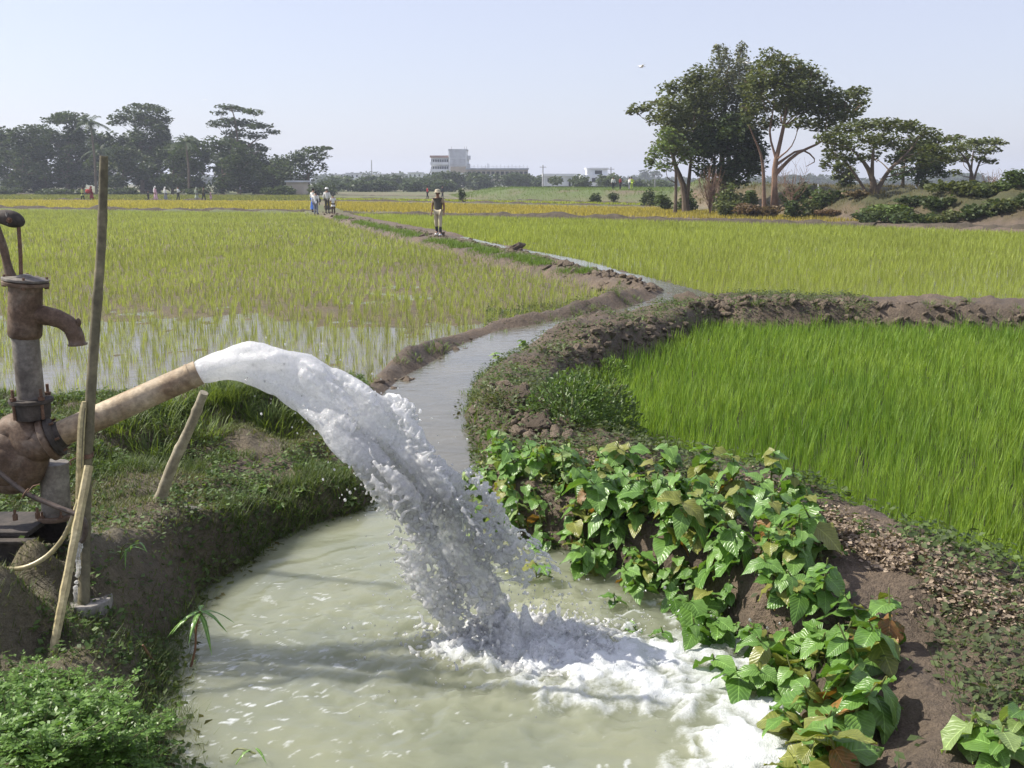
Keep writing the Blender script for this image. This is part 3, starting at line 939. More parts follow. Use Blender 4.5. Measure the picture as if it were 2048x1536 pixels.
# dry leaf litter and straw heaped on the crest of the planted bund
crest = spline([P(a, b, .33) for a, b in ((1180, 893), (1250, 905), (1400, 940), (1540, 985), (1650, 1060), (1760, 1105), (1850, 1145), (1960, 1190), (2060, 1230))], 200)
NL = 26000
ci = RNG.integers(0, 200, NL)
x = np.array([crest[i].x for i in ci]) + RNG.normal(0, .09, NL); y = np.array([crest[i].y for i in ci]) + RNG.normal(0, .07, NL)
m = fbm(x * 2.5, y * 2.5, seed=195) > .36
x, y = x[m], y[m]; N = len(x)
V, F, C = leaflets(x, y, height(x, y) + .005 + RNG.random(N) ** 2 * .045, RNG.uniform(.012, .036, N), colvar(N, (.17, .13, .095), (.36, .29, .22), .35), 1.4)
LITTER = leafy('dry_litter', .15, .8, .2)
tag(link('leaf_litter', mesh_np('leaf_litter', V, F, LITTER, False, C)), 'dry brown leaf litter and straw along the crest of the planted bund', 'litter', kind='stuff')

# grass along the outer side of the long bund behind the seedlings, and on mud edges of the channel
edge = spline([P(a, b, .05) for a, b in ((1300, 580), (1260, 571), (1150, 547), (1050, 524), (950, 502), (850, 480), (740, 453), (660, 432))], 400)
ci = RNG.integers(0, 400, 26000)
dn = RNG.normal(0, .26, 26000)
x = np.array([edge[i].x for i in ci]) + dn; y = np.array([edge[i].y for i in ci]) + RNG.normal(0, .3, 26000)
m = (fbm(x * .7, y * .7, seed=201) > .42) & (RICE_L.sd(x, y, 2) < .5) & (WATER.sd(x, y, 2) < -.35)
x, y = x[m], y[m]; N = len(x)
r = np.hypot(x, y)
c = colvar(N, (.09, .165, .02), (.15, .235, .035), .3)
V, F, C = blades(np.stack([x, y, height(x, y) - .01], -1), RNG.uniform(.08, .26, N), .006 * np.clip(r / 12, 1, 4), RNG.random(N) * 6.28, RNG.uniform(.2, .9, N), RNG.random(N) * .4, c, 1)
tag(link('bund_grass', mesh_np('bund_grass', V, F, LEAF_GRASS, False, C)), 'fresh green grass down the side of the long bund', 'grass', kind='stuff')

def tufts(spots, n, L, w, ca, cb, spread, lean=(.3, .95), droop=.55):
    parts = []
    for (px, py, z, k) in spots:
        bx, by, _ = P(px, py, z)
        m = int(n * k)
        az = RNG.random(m) * 6.28
        rr = np.sqrt(RNG.random(m)) * spread * k ** .5
        x = bx + np.cos(az) * rr; y = by + np.sin(az) * rr
        parts.append(blades(np.stack([x, y, height(x, y) - .01], -1), RNG.uniform(.5, 1.15, m) * L * k ** .4, RNG.uniform(.7, 1.3, m) * w, az + RNG.normal(0, .6, m),
                            RNG.uniform(*lean, m), RNG.random(m) * droop, colvar(m, ca, cb, .3), 3))
    return join(parts)
# long arching grass on the ridge behind the pump
sp = [(420 + 30 * i + random.uniform(-12, 12), 795 - 2.0 * i + random.uniform(-8, 26), .46, random.uniform(.7, 1.3)) for i in range(9)]
sp += [(215 + 26 * i + random.uniform(-12, 12), 855 - 5 * i + random.uniform(-12, 30), .45, random.uniform(.4, .9)) for i in range(9)]
sp += [(640 + 15 * i, 775 + random.uniform(-12, 12), .38, .5) for i in range(5)] + [(470, 850, .3, .7), (400, 860, .32, .6), (520, 840, .33, .7), (330, 870, .36, .6), (620, 820, .3, .5)]
V, F, C = tufts(sp, 130, .26, .0065, (.085, .13, .03), (.17, .235, .06), .16)
tag(link('ridge_grass', mesh_np('ridge_grass', V, F, LEAF_GRASS, False, C)), 'long arching grass hanging over the ridge behind the pump', 'grass', kind='stuff')
# channel edge tufts
sp = [(q[0] + random.uniform(-10, 10), q[1] + random.uniform(-5, 5), .08, random.uniform(.3, .7)) for q in
      [(1420 + 26 * i, 622 + .25 * i) for i in range(26)] + [(1400 - 12 * i, 640 + 5 * i) for i in range(24)] + [(1280 - 24 * i, 592 + 6.0 * i) for i in range(20)] + [(1250 - 30 * i, 628 + 4 * i) for i in range(10)]]
sp += [(950, 800, .1, .7), (935, 770, .08, .6), (945, 840, .1, .7), (960, 745, .1, .5), (925, 812, .06, .5), (960, 870, .15, .6), (700, 745, .25, .5), (740, 735, .2, .5), (800, 715, .15, .4), (830, 705, .15, .4),
      (1000, 865, .2, .6), (985, 905, .15, .6), (920, 940, .1, .5), (1150, 1090, .05, .5), (1060, 1070, .08, .6), (960, 1030, .08, .6), (1000, 1050, .08, .6), (1260, 1180, .03, .4), (1650, 1500, .1, .5), (1700, 1380, .15, .5),
      (1550, 600, .12, .3), (1600, 608, .1, .3), (1900, 625, .1, .3), (1330, 655, .1, .4), (1400, 640, .1, .3)]
V, F, C = tufts(sp, 90, .17, .006, (.09, .15, .03), (.17, .25, .06), .13)
tag(link('channel_grass', mesh_np('channel_grass', V, F, LEAF_GRASS, False, C)), 'grass tufts along the wet edges of the channel', 'grass', kind='stuff')

# ------------------------------------------------------------------ clods of earth on the bunds
CLODM = plain('clod_earth', (.15, .12, .09), .95, .4, 18, .15, 0, 1.0, .02)
def clod_mesh(seed, seg=7, rings=5, gain=.7):
    mb = MB(); mb.ball((0, 0, 0), (1, .85, .7), seg, rings)
    V = np.array(mb.V)
    n = fbm(V[:, 0] * 2.1 + seed * 3.1, V[:, 1] * 2.1, V[:, 2] * 2.1, seed=seed, octv=4, gain=gain)
    V = V * (.55 + .9 * n)[:, None]
    mb.V = [tuple(v) for v in V]
    return mb
base_clods = [clod_mesh(300 + i) for i in range(6)]
cl_me = [clod_mesh(330 + i, 22, 16, .55).mesh('clod', CLODM, False) for i in range(6)]
for (px, py, z, s, lb) in ((1130, 523, .2, .17, 'dark round clod of mud standing beside the thin channel'), (1032, 494, .18, .2, 'dark mud clod beside the channel near the walking man'), (1385, 590, .25, .24, 'big dark mud clod at the channel turn by the cross bund'),
                       (1325, 582, .22, .22, 'dark mud clod on the inside of the channel turn'), (1030, 800, .34, .14, 'large broken mud lump heaped on the bund where the channel narrows'), (1075, 850, .3, .12, 'pale grey mud lump beside the leafy shrub'),
                       (660, 418, .15, .35, 'brown mud heap on the path between the white shirted men')):
    p = P(px, py, z)
    o = link('mud_clod', cl_me[int(s * 100) % 6], None, (p[0], p[1], hz(p[0], p[1]) + s * .1))
    o.scale = (s * 1.5, s * 1.2, s * .8); o.rotation_euler = (random.random() * .5, random.random() * .5, random.random() * 6)
    tag(o, lb, 'mud clod', 'separate clods of mud on the bunds')
Vs, Fs, n0 = [], [], 0
def add_clods(pts, n, sx, smin, smax):
    global n0
    pk = [random.choice(pts) for _ in range(n)]
    xs = np.array([p.x for p in pk]) + RNG.normal(0, sx, n); ys = np.array([p.y for p in pk]) + RNG.normal(0, sx, n)
    zs = height(xs, ys)
    for x, y, z in zip(xs, ys, zs):
        s = smin + (smax - smin) * random.random() ** 2.5
        mb = random.choice(base_clods)
        M = Matrix.Translation((x, y, z + s * .12)) @ Euler((random.random() * .8, random.random() * .8, random.random() * 6)).to_matrix().to_4x4() @ Matrix.Diagonal((s * random.uniform(.9, 1.7), s, s * random.uniform(.5, .9), 1))
        Vs.extend([tuple(M @ Vector(v)) for v in mb.V]); Fs.extend([tuple(i + n0 for i in f) for f in mb.F]); n0 += len(mb.V)
L1 = spline([P(a, b, .15) for a, b in ((1340, 583), (1290, 603), (1200, 627), (1090, 645), (1000, 660), (930, 685), (880, 718), (800, 745))], 80)
L2 = spline([P(a, b, .18) for a, b in ((1400, 600), (1440, 607), (1380, 628), (1300, 648), (1210, 676), (1120, 718))], 80)
L3 = spline([P(a, b, .18) for a, b in ((1420, 598), (1550, 604), (1750, 609), (2048, 616), (2300, 620))], 80)
L4 = spline([P(a, b, .15) for a, b in ((1300, 572), (1150, 535), (1030, 503), (880, 472), (760, 448), (650, 424))], 120)
L5 = spline([P(a, b, .25) for a, b in ((1010, 790), (1040, 830), (1100, 870), (1050, 860))], 40)
add_clods(L1, 380, .12, .015, .08); add_clods(L2, 460, .15, .015, .09); add_clods(L3, 460, .22, .02, .09); add_clods(L4, 460, .3, .03, .11); add_clods(L5, 260, .14, .015, .07)
cm_ = bpy.data.meshes.new('bund_clods'); cm_.from_pydata(Vs, [], Fs); cm_.materials.append(CLODM); cm_.update()
tag(link('bund_clods', cm_), 'crumbled clods of dug mud thrown along the bunds', 'clods', kind='stuff')
# ------------------------------------------------------------------ pump set on the bank
def rust(name, a, b, cc, rough=.7, scale=9, metal=.2, bump=.5):
    """cast iron or steel with flaking paint, rust and grime"""
    k = NT(name)
    v = k.obj()
    n1 = k.noise(scale, 6, .65, v, .4); n2 = k.noise(scale * 6, 5, .65, v); n3 = k.noise(scale * .45, 3, .5, v)
    c = k.ramp(n1.outputs[0], [(.32, a), (.5, b), (.68, cc)]).outputs[0]
    c = k.mix(1.0, c, k.ramp(n2.outputs[0], [(.3, .6), (.7, 1.25)]).outputs[0], 'MULTIPLY')
    c = k.mix(1.0, c, k.ramp(n3.outputs[0], [(.3, .75), (.7, 1.15)]).outputs[0], 'MULTIPLY')
    return k.done(k.bsdf(c, rough, .4, metal, k.bump(n2.outputs[0], bump, .004)).outputs[0])
IRON = rust('cast_iron', (.08, .05, .03), (.15, .10, .066), (.23, .18, .135), .68)
IRON_PIPE = rust('weathered_pipe_iron', (.10, .085, .07), (.19, .17, .145), (.30, .28, .24), .6, 7)
IRON_DARK = rust('oily_dark_iron', (.025, .022, .02), (.05, .042, .035), (.085, .07, .058), .8, 9, 0)
STEEL_TAN = rust('rust_tan_steel', (.19, .125, .072), (.34, .26, .165), (.45, .37, .26), .62, 7, .05, .6)
BOLT = rust('rusty_bolt', (.10, .055, .035), (.16, .09, .055), (.2, .13, .09), .7, 30)
BAMBOO_D = rust('weathered_bamboo', (.10, .09, .055), (.17, .15, .09), (.24, .21, .13), .7, 5, 0, .3)
BAMBOO_L = rust('split_bamboo', (.36, .30, .15), (.47, .40, .22), (.56, .49, .30), .6, 8, 0, .3)
BAMBOO_G = rust('grey_bamboo', (.25, .22, .15), (.34, .30, .21), (.42, .38, .28), .65, 6, 0, .3)
RUBBER = rust('dark_hose_rubber', (.05, .04, .035), (.10, .075, .06), (.15, .12, .10), .4, 8, 0, .2)
HOSE_Y = rust('yellowed_clear_hose', (.30, .25, .12), (.42, .36, .19), (.50, .44, .26), .35, 8, 0, .1)
STONE = rust('grey_slab', (.18, .165, .145), (.26, .245, .22), (.33, .31, .28), .8, 10, 0, .5)

YP = 4.55                     # pump set distance
def w(px, py, dy=0.0): return Wd(px, py, YP + dy)
M_ = pxm(YP)                  # metres per photo pixel at the pump

def bolt(parent, c, axis, r=.011, l=.03, name='bolt'):
    c = Vector(c); axis = Vector(axis).normalized()
    mb = MB(); mb.lathe(c - axis * l * .5, c + axis, [(0, r), (l * .55, r), (l * .56, r * .55), (l, r * .55)], 6)
    return mb.build(name, BOLT, parent, False)

# ---- centrifugal pump with its discharge pipe
g0 = w(60, 1075); gz = hz(g0.x, g0.y)
pump = thing('centrifugal_pump', 'rusty iron irrigation pump gushing water from its long slanted pipe', 'pump', (g0.x, g0.y, gz))
A = w(122, 868); B = Wd(398, 745, 4.72)
axis = (B - A).normalized(); L = (B - A).length
R = 26.0 * M_
mb = MB()
mb.lathe(A, B, [(-.03, R * 1.02), (.02, R), (L * .93, R * 1.0), (L * .931, R * 1.05), (L * .945, R * 1.05), (L * .946, R), (L, R), (L, R * .86), (L - .16, R * .84)], 36)
pipe = mb.build('discharge_pipe', STEEL_TAN, pump)
# flange pair, bolts
fl = A - axis * .03
mb = MB(); mb.lathe(fl - axis * .045, fl, [(0, .098), (.004, .104), (.026, .104), (.030, .098)], 36); mb.build('flange', IRON, pump)
mb = MB(); mb.lathe(fl - axis * .012, fl + axis, [(0, .092), (.003, .097), (.022, .097), (.026, .085), (.028, .066), (.05, .062)], 36); mb.build('pipe_flange', IRON_DARK, pump)
e1 = axis.orthogonal().normalized(); e2 = axis.cross(e1)
for i in range(6):
    a = 2 * math.pi * i / 6 + .3
    bolt(pump, fl + (e1 * math.cos(a) + e2 * math.sin(a)) * .079 + axis * .008, axis, .012, .05)
# volute casing: a swollen snail body behind the flange
c0 = w(20, 925, -.02)
mb = MB()
V, F = [], []
seg, ring = 40, 14
for i in range(seg):
    th = 2 * math.pi * i / seg
    rv = .125 + .045 * ((th - .6) % (2 * math.pi)) / (2 * math.pi)
    for j in range(ring):
        ph = 2 * math.pi * j / ring
        rr = rv * .62 + (.075 + .02 * math.sin(th)) * math.cos(ph)
        V.append(c0 + Vector((math.cos(th) * rr, .085 * math.sin(ph), math.sin(th) * rr)))
for i in range(seg):
    for j in range(ring):
        i2, j2 = (i + 1) % seg, (j + 1) % ring
        F.append((i * ring + j, i * ring + j2, i2 * ring + j2, i2 * ring + j))
mb.add(V, F)
mb.lathe(c0 + Vector((0, -.10, 0)), c0 + Vector((0, .1, 0)), [(0, .05), (.012, .085), (.03, .105), (.18, .105), (.2, .05)], 30)
mb.tube(spline([w(15, 865), w(45, 862), fl - axis * .10, fl - axis * .035], 12), [.075, .08, .085, .087, .088, .088, .087, .085, .082, .08, .078, .078], 24)
mb.build('casing', IRON, pump)
mb = MB(); mb.lathe(c0 + Vector((-.22, -.02, -.02)), c0 + Vector((.2, -.02, -.02)), [(0, .04), (.03, .055), (.17, .06), (.2, .045)], 20)
mb.build('bearing_housing', IRON_DARK, pump)
# suction column with foot flange
a_, b_ = w(108, 925, .05), w(113, 1032, .05)
mb = MB(); mb.tube([a_, b_], 28 * M_, 28); mb.build('suction_pipe', IRON_PIPE, pump)
mb = MB(); mb.lathe(b_ + Vector((0, 0, -.012)), b_ + Vector((0, 0, 1)), [(0, .082), (.004, .088), (.02, .088), (.024, .082)], 30); mb.build('foot_flange', IRON, pump)
for i in range(5):
    a = 2 * math.pi * i / 5 + .4
    bolt(pump, b_ + Vector((math.cos(a) * .074, math.sin(a) * .074, .018)), (0, 0, 1), .010, .045)
# base plate and channel frame
mb = MB(); bz = w(60, 1045, .0)
mb.box((bz.x - .16, bz.y - .02, bz.z + .0), (.46, .30, .024)); mb.build('base_plate', IRON_DARK, pump, False, .004)
for dy in (-.17, .14):
    mb = MB()
    mb.box((bz.x - .20, bz.y + dy, bz.z - .075), (.62, .012, .12)); mb.box((bz.x - .20, bz.y + dy - .025, bz.z - .020), (.62, .05, .012)); mb.box((bz.x - .20, bz.y + dy - .025, bz.z - .132), (.62, .05, .012))
    mb.build('skid_beam', IRON_DARK, pump, False, .003)
for q in ((30, 1030), (75, 1026)):
    bolt(pump, w(q[0], q[1], -.10), (0, 0, 1), .012, .05)
# drive coupling and diesel engine body further along the skid (out of the picture, where its shaft leads)
mb = MB(); mb.tube([c0 + Vector((-.2, -.02, -.02)), c0 + Vector((-.62, -.02, -.02))], .025, 12); mb.build('shaft', IRON_DARK, pump)

# ---- hand pump used for priming, bolted on top
base_c = w(62, 812)
hp = thing('hand_pump', 'old cast iron hand pump with curved spout mounted on the irrigation pump', 'hand pump', (base_c.x, base_c.y, base_c.z - .03))
top = w(51, 566); bar0 = w(50, 670); low1 = w(63, 800)
mb = MB()
mb.lathe(bar0, top, [(-.012, 28 * M_), (0, 31.5 * M_), (.03, 32 * M_), ((top - bar0).length * .9, 31 * M_), ((top - bar0).length * .96, 33 * M_), ((top - bar0).length, 34 * M_)], 32)
mb.build('barrel', IRON, hp)
mb = MB(); mb.lathe(low1, bar0, [(0, 26 * M_), (.05, 25.5 * M_), ((bar0 - low1).length, 25.5 * M_)], 28); mb.build('riser_pipe', IRON_PIPE, hp)
tn = (top - bar0).normalized()
mb = MB(); mb.lathe(top, top + tn, [(-.012, 40 * M_), (-.009, 43 * M_), (.004, 43.5 * M_), (.007, 40 * M_)], 32); mb.build('head_flange', IRON, hp)
mb = MB(); mb.lathe(top + tn * .009, top + tn, [(0, 41 * M_), (.003, 43 * M_), (.012, 43 * M_), (.015, 36 * M_), (.022, 16 * M_), (.03, 9 * M_)], 32); mb.build('cap', IRON_PIPE, hp)
f1 = tn.orthogonal().normalized(); f2 = tn.cross(f1)
for i in range(4):
    a = math.pi / 4 + i * math.pi / 2 + .35
    bolt(hp, top + (f1 * math.cos(a) + f2 * math.sin(a)) * 38 * M_ + tn * .006, tn, .011, .055)
# spout
sp_ = spline([w(66, 628), w(95, 632), w(120, 639), w(140, 652), w(151, 672), w(155, 690)], 18)
mb = MB(); mb.tube(sp_, [22 * M_] + [19 * M_] * 3 + [18 * M_] * 3 + [17 * M_] * 4 + [16 * M_] * 4 + [15.5 * M_, 15.5 * M_, 17.5 * M_], 22)
so = mb.build('spout', IRON, hp)
mb = MB(); mb.lathe(w(155, 686), w(156, 693), [(0, 15.5 * M_), (.003, 18.5 * M_), (.010, 18.5 * M_), (.012, 15 * M_)], 22); mb.build('spout_lip', IRON, so)
mb = MB(); mb.ball(w(157, 645), (.012, .012, .02)); mb.build('hook', IRON, so)
# raised maker's letters on the barrel (unreadable dashes of casting)
for i, s in enumerate((.55, .45, .62, .38, .3)):
    c = w(27 + i * .2, 640 + i * 6.5); c.y -= 30 * M_ * .93 - .004
    c.x = top.x - 10 * M_
    mb = MB(); mb.box(c, (.02 * s + .012, .006, .009)); mb.build('cast_letter', IRON_PIPE, hp, False)
# lever: post with fulcrum, handle head and piston rod
mb = MB(); mb.tube(spline([w(24, 560), w(16, 535), w(8, 500), w(-2, 470), w(-14, 440)], 12), [.026, .024, .021, .019, .018, .018, .018, .018, .018, .018, .019, .02], 12); mb.build('lever_post', IRON, hp)
hd = spline([w(-60, 462), w(-25, 438), w(5, 434), w(30, 440), w(47, 447)], 16)
mb = MB(); mb.tube(hd, [.012, .013, .014, .016, .018, .021, .026, .031, .035, .037, .038, .037, .034, .030, .024, .014], 14)
hl = mb.build('lever', IRON_DARK, hp)
for dx_ in (27,):
    c = w(dx_, 440); bolt(hl, c + Vector((0, -.04, 0)), (0, -1, 0), .013, .03, 'pivot_bolt')
mb = MB(); mb.tube(spline([w(13, 425, -.03), w(14, 435, -.03), w(16, 448, -.025)], 5), .006, 6); mb.build('strap', STONE, hl)
mb = MB(); mb.tube([w(37, 450), w(41, 510), w(42, 560)], .0085, 10); mb.build('piston_rod', BOLT, hp)
# bolted foot
fb = w(62, 800)
mb = MB(); mb.lathe(fb, fb + Vector((0, 0, 1)), [(-.012, 40 * M_), (-.008, 42 * M_), (.006, 42 * M_), (.010, 38 * M_)], 28); mb.build('foot_flange', IRON_DARK, hp)
mb = MB(); mb.lathe(fb + Vector((0, 0, -.085)), fb + Vector((0, 0, 1)), [(0, 34 * M_), (.06, 36 * M_), (.072, 36 * M_)], 28); mb.build('foot', IRON_DARK, hp)
for i in range(4):
    a = math.pi / 4 + i * math.pi / 2 + .2
    q = fb + Vector((math.cos(a) * 37 * M_, math.sin(a) * 37 * M_, 0))
    mb = MB(); mb.tube([q + Vector((0, 0, -.08)), q + Vector((0, 0, .062))], .0075, 8); mb.lathe(q + Vector((0, 0, .01)), q + Vector((0, 0, 1)), [(0, .015), (.014, .015)], 6); mb.build('stud', BOLT, hp, False)

# ---- bamboo poles and sticks
def cane(name, label, pts, rad, mat, cat, nodes=(), n=26, sub=None, seg=14):
    p = spline(pts, n)
    rr = []
    for i in range(n):
        s = i / (n - 1)
        r = rad[0] * (1 - s) + rad[1] * s
        r *= 1 + .03 * math.sin(i * 2.1 + rad[0] * 900)
        for nd in nodes:
            if abs(s - nd) < .5 / (n - 1): r *= 1.13
        rr.append(r)
    b = p[0]
    t = thing(name, label, cat, b)
    mb = MB(); mb.tube(p, rr, seg)
    mb.build('cane', mat, t)
    return t
pb = Vector(P(165, 1218, .28)); pb.z = hz(pb.x, pb.y) - .05
pole = cane('bamboo_pole', 'tall weathered bamboo pole standing upright in front of the pump', [pb, w(170, 1040, -.22), w(176, 880, -.2), w(190, 660, -.2), w(203, 480, -.2), w(208, 312, -.2)],
     (11.5 * M_, 7.6 * M_), BAMBOO_D, 'pole', (.18, .42, .66, .84), 40)
tie_c = w(172, 912, -.2)
mb = MB()
for j in range(3):
    mb.tube([tie_c + Vector((math.cos(a) * .034 - .004, math.sin(a) * .03, .006 * j + .004 * math.sin(a * 2))) for a in [2 * math.pi * i / 14 for i in range(15)]], .0045, 6)
mb.build('wire_tie', BOLT, pole)
mb = MB(); mb.tube(spline([tie_c + Vector((-.03, -.03, 0)), tie_c + Vector((-.055, -.04, -.012)), tie_c + Vector((-.05, -.045, -.03))], 6), .004, 6); mb.build('wire_end', BOLT, pole)
sp1 = thing('split_bamboo', 'pale split bamboo strip bound against the tall pole', 'bamboo strip', w(158, 1000, -.235))
mb = MB(); V = []
pts = spline([w(157, 1010, -.235), w(160, 920, -.235), w(163, 850, -.235), w(168, 803, -.232)], 12)
mb.tube(pts, [.014, .016, .0165, .017, .017, .017, .017, .017, .017, .016, .014, .009], 8); mb.build('strip', BAMBOO_L, sp1)
mb = MB(); mb.tube([q + Vector((.013, -.012, 0)) for q in pts[3:-1]], .0022, 5); mb.build('split_groove', BAMBOO_D, sp1)
lb = Vector(P(99, 1312, .21)); lb.z = hz(lb.x, lb.y) - .04
cane('split_stick', 'pale straight split bamboo stick leaning on the tall pole', [lb, lb.lerp(w(178, 932, -.262), .33), lb.lerp(w(178, 932, -.262), .66), w(178, 932, -.262)], (8.0 * M_, 8.6 * M_), BAMBOO_L, 'stick', (.35, .7), 20, None, 7)
sb = P(311, 1004, .36); sb = Vector((sb[0], sb[1], hz(sb[0], sb[1]) - .05)); Ys = sb.y
cane('bamboo_stake', 'short grey bamboo stake driven slanting into the bank below the pipe', [sb, Wd(345, 930, Ys - .05), Wd(380, 855, Ys - .1), Wd(408, 785, Ys - .15)], (12 * pxm(Ys), 8.6 * pxm(Ys)), BAMBOO_G, 'stake', (.1, .46, .82), 24)
# ---- hoses
hs = thing('rubber_hose', 'thin dark rubber hose dripping water beside the pole', 'hose', w(100, 1010, -.25))
mb = MB(); mb.tube(spline([w(-60, 900, -.2), w(-5, 942, -.22), w(50, 985, -.25), (w(100, 1008, -.27)), w(140, 1024, -.29), w(160, 1032, -.30), w(171, 1048, -.30), w(170, 1070, -.3), w(163, 1084, -.3)], 30), 5.2 * M_, 10); mb.build('hose', RUBBER, hs)
mb = MB(); mb.tube([w(52, 986, -.25) + Vector((.024 * math.cos(a) * .5, .024 * math.sin(a), .02 * math.cos(a))) for a in [2 * math.pi * i / 10 for i in range(11)]], .003, 5); mb.tube([w(55, 985, -.27), w(66, 972, -.27), w(80, 968, -.27)], .0025, 5); mb.build('wire_clip', BOLT, hs)
hy = thing('clear_hose', 'yellowed clear plastic hose curving up behind the leaning stick', 'hose', w(60, 1135, -.25))
mb = MB(); mb.tube(spline([w(-80, 1120, -.34), w(-10, 1136, -.36), w(45, 1136, -.36), w(90, 1115, -.34), w(122, 1082, -.31), w(140, 1048, -.29), w(158, 1000, -.262)], 30), 4.6 * M_, 10); mb.build('hose', HOSE_Y, hy)
# ---- flat slab and driftwood beside the pole
sc = P(172, 1112, .5); sz = hz(sc[0], sc[1])
sl = thing('stone_slab', 'flat grey rounded slab lying on the mud behind the pole', 'slab', (sc[0], sc[1], sz))
mb = MB(); mb.prism([(sc[0] + .085 * math.cos(a) * (1 + .12 * math.sin(2.3 * a + 1)), sc[1] + .11 * math.sin(a) * (1 + .1 * math.sin(3 * a))) for a in [2 * math.pi * i / 18 for i in range(18)]], sz - .08, sz - .005)
mb.build('slab', STONE, sl, False, .006)
sc = P(372, 1006, .33); sz = hz(sc[0], sc[1])
rk = thing('flat_stone', 'dark flat stone half sunk in turf beside the stake', 'stone', (sc[0], sc[1], sz))
mb = MB(); mb.ball((sc[0], sc[1], sz), (.10, .06, .028), 14, 8); mb.build('stone', STONE, rk)
# ------------------------------------------------------------------ the gush of water: a ballistic jet that breaks up as it falls
def liquid(name, pts, rad, voxel, mat, thr=.12, tension=4):
    """skin a cloud of droplets (points with radii) into one liquid surface"""
    me = bpy.data.meshes.new('tmp'); me.vertices.add(len(pts)); me.vertices.foreach_set('co', np.asarray(pts, np.float32).ravel())
    a = me.attributes.new('rad', 'FLOAT', 'POINT'); a.data.foreach_set('value', np.asarray(rad, np.float32))
    o = bpy.data.objects.new('tmp', me); COL.objects.link(o)
    ng = bpy.data.node_groups.new('liquid', 'GeometryNodeTree')
    ng.interface.new_socket('Geometry', in_out='INPUT', socket_type='NodeSocketGeometry')
    ng.interface.new_socket('Geometry', in_out='OUTPUT', socket_type='NodeSocketGeometry')
    gi = ng.nodes.new('NodeGroupInput'); go = ng.nodes.new('NodeGroupOutput')
    na = ng.nodes.new('GeometryNodeInputNamedAttribute'); na.data_type = 'FLOAT'; na.inputs['Name'].default_value = 'rad'
    mp = ng.nodes.new('GeometryNodeMeshToPoints')
    pv = ng.nodes.new('GeometryNodePointsToVolume'); pv.resolution_mode = 'VOXEL_SIZE'
    pv.inputs['Voxel Size'].default_value = voxel; pv.inputs['Density'].default_value = 1.0
    vm = ng.nodes.new('GeometryNodeVolumeToMesh'); vm.resolution_mode = 'GRID'
    vm.inputs['Threshold'].default_value = thr
    lk = ng.links.new
    lk(gi.outputs[0], mp.inputs['Mesh']); lk(na.outputs['Attribute'], mp.inputs['Radius'])
    lk(mp.outputs[0], pv.inputs['Points']); lk(na.outputs['Attribute'], pv.inputs['Radius'])
    lk(pv.outputs[0], vm.inputs['Volume']); lk(vm.outputs[0], go.inputs[0])
    md = o.modifiers.new('g', 'NODES'); md.node_group = ng
    dg = bpy.context.evaluated_depsgraph_get()
    ev = o.evaluated_get(dg)
    m2 = bpy.data.meshes.new_from_object(ev, depsgraph=dg)
    bpy.data.objects.remove(o)
    m2.name = name
    n = len(m2.vertices)
    V = np.empty(n * 3, np.float32); m2.vertices.foreach_get('co', V)
    E = np.empty(len(m2.edges) * 2, np.int32); m2.edges.foreach_get('vertices', E); E = E.reshape(-1, 2)
    V = V.reshape(-1, 3).astype(np.float64)
    deg = np.bincount(E.ravel(), minlength=n)[:, None].clip(1)
    for it in range(tension):                          # a little surface tension
        S = np.zeros_like(V)
        np.add.at(S, E[:, 0], V[E[:, 1]]); np.add.at(S, E[:, 1], V[E[:, 0]])
        V = V * .45 + (S / deg) * .55
    m2.vertices.foreach_set('co', V.astype(np.float32).ravel())
    m2.polygons.foreach_set('use_smooth', np.ones(len(m2.polygons), bool))
    m2.materials.clear(); m2.materials.append(mat); m2.update()
    return m2

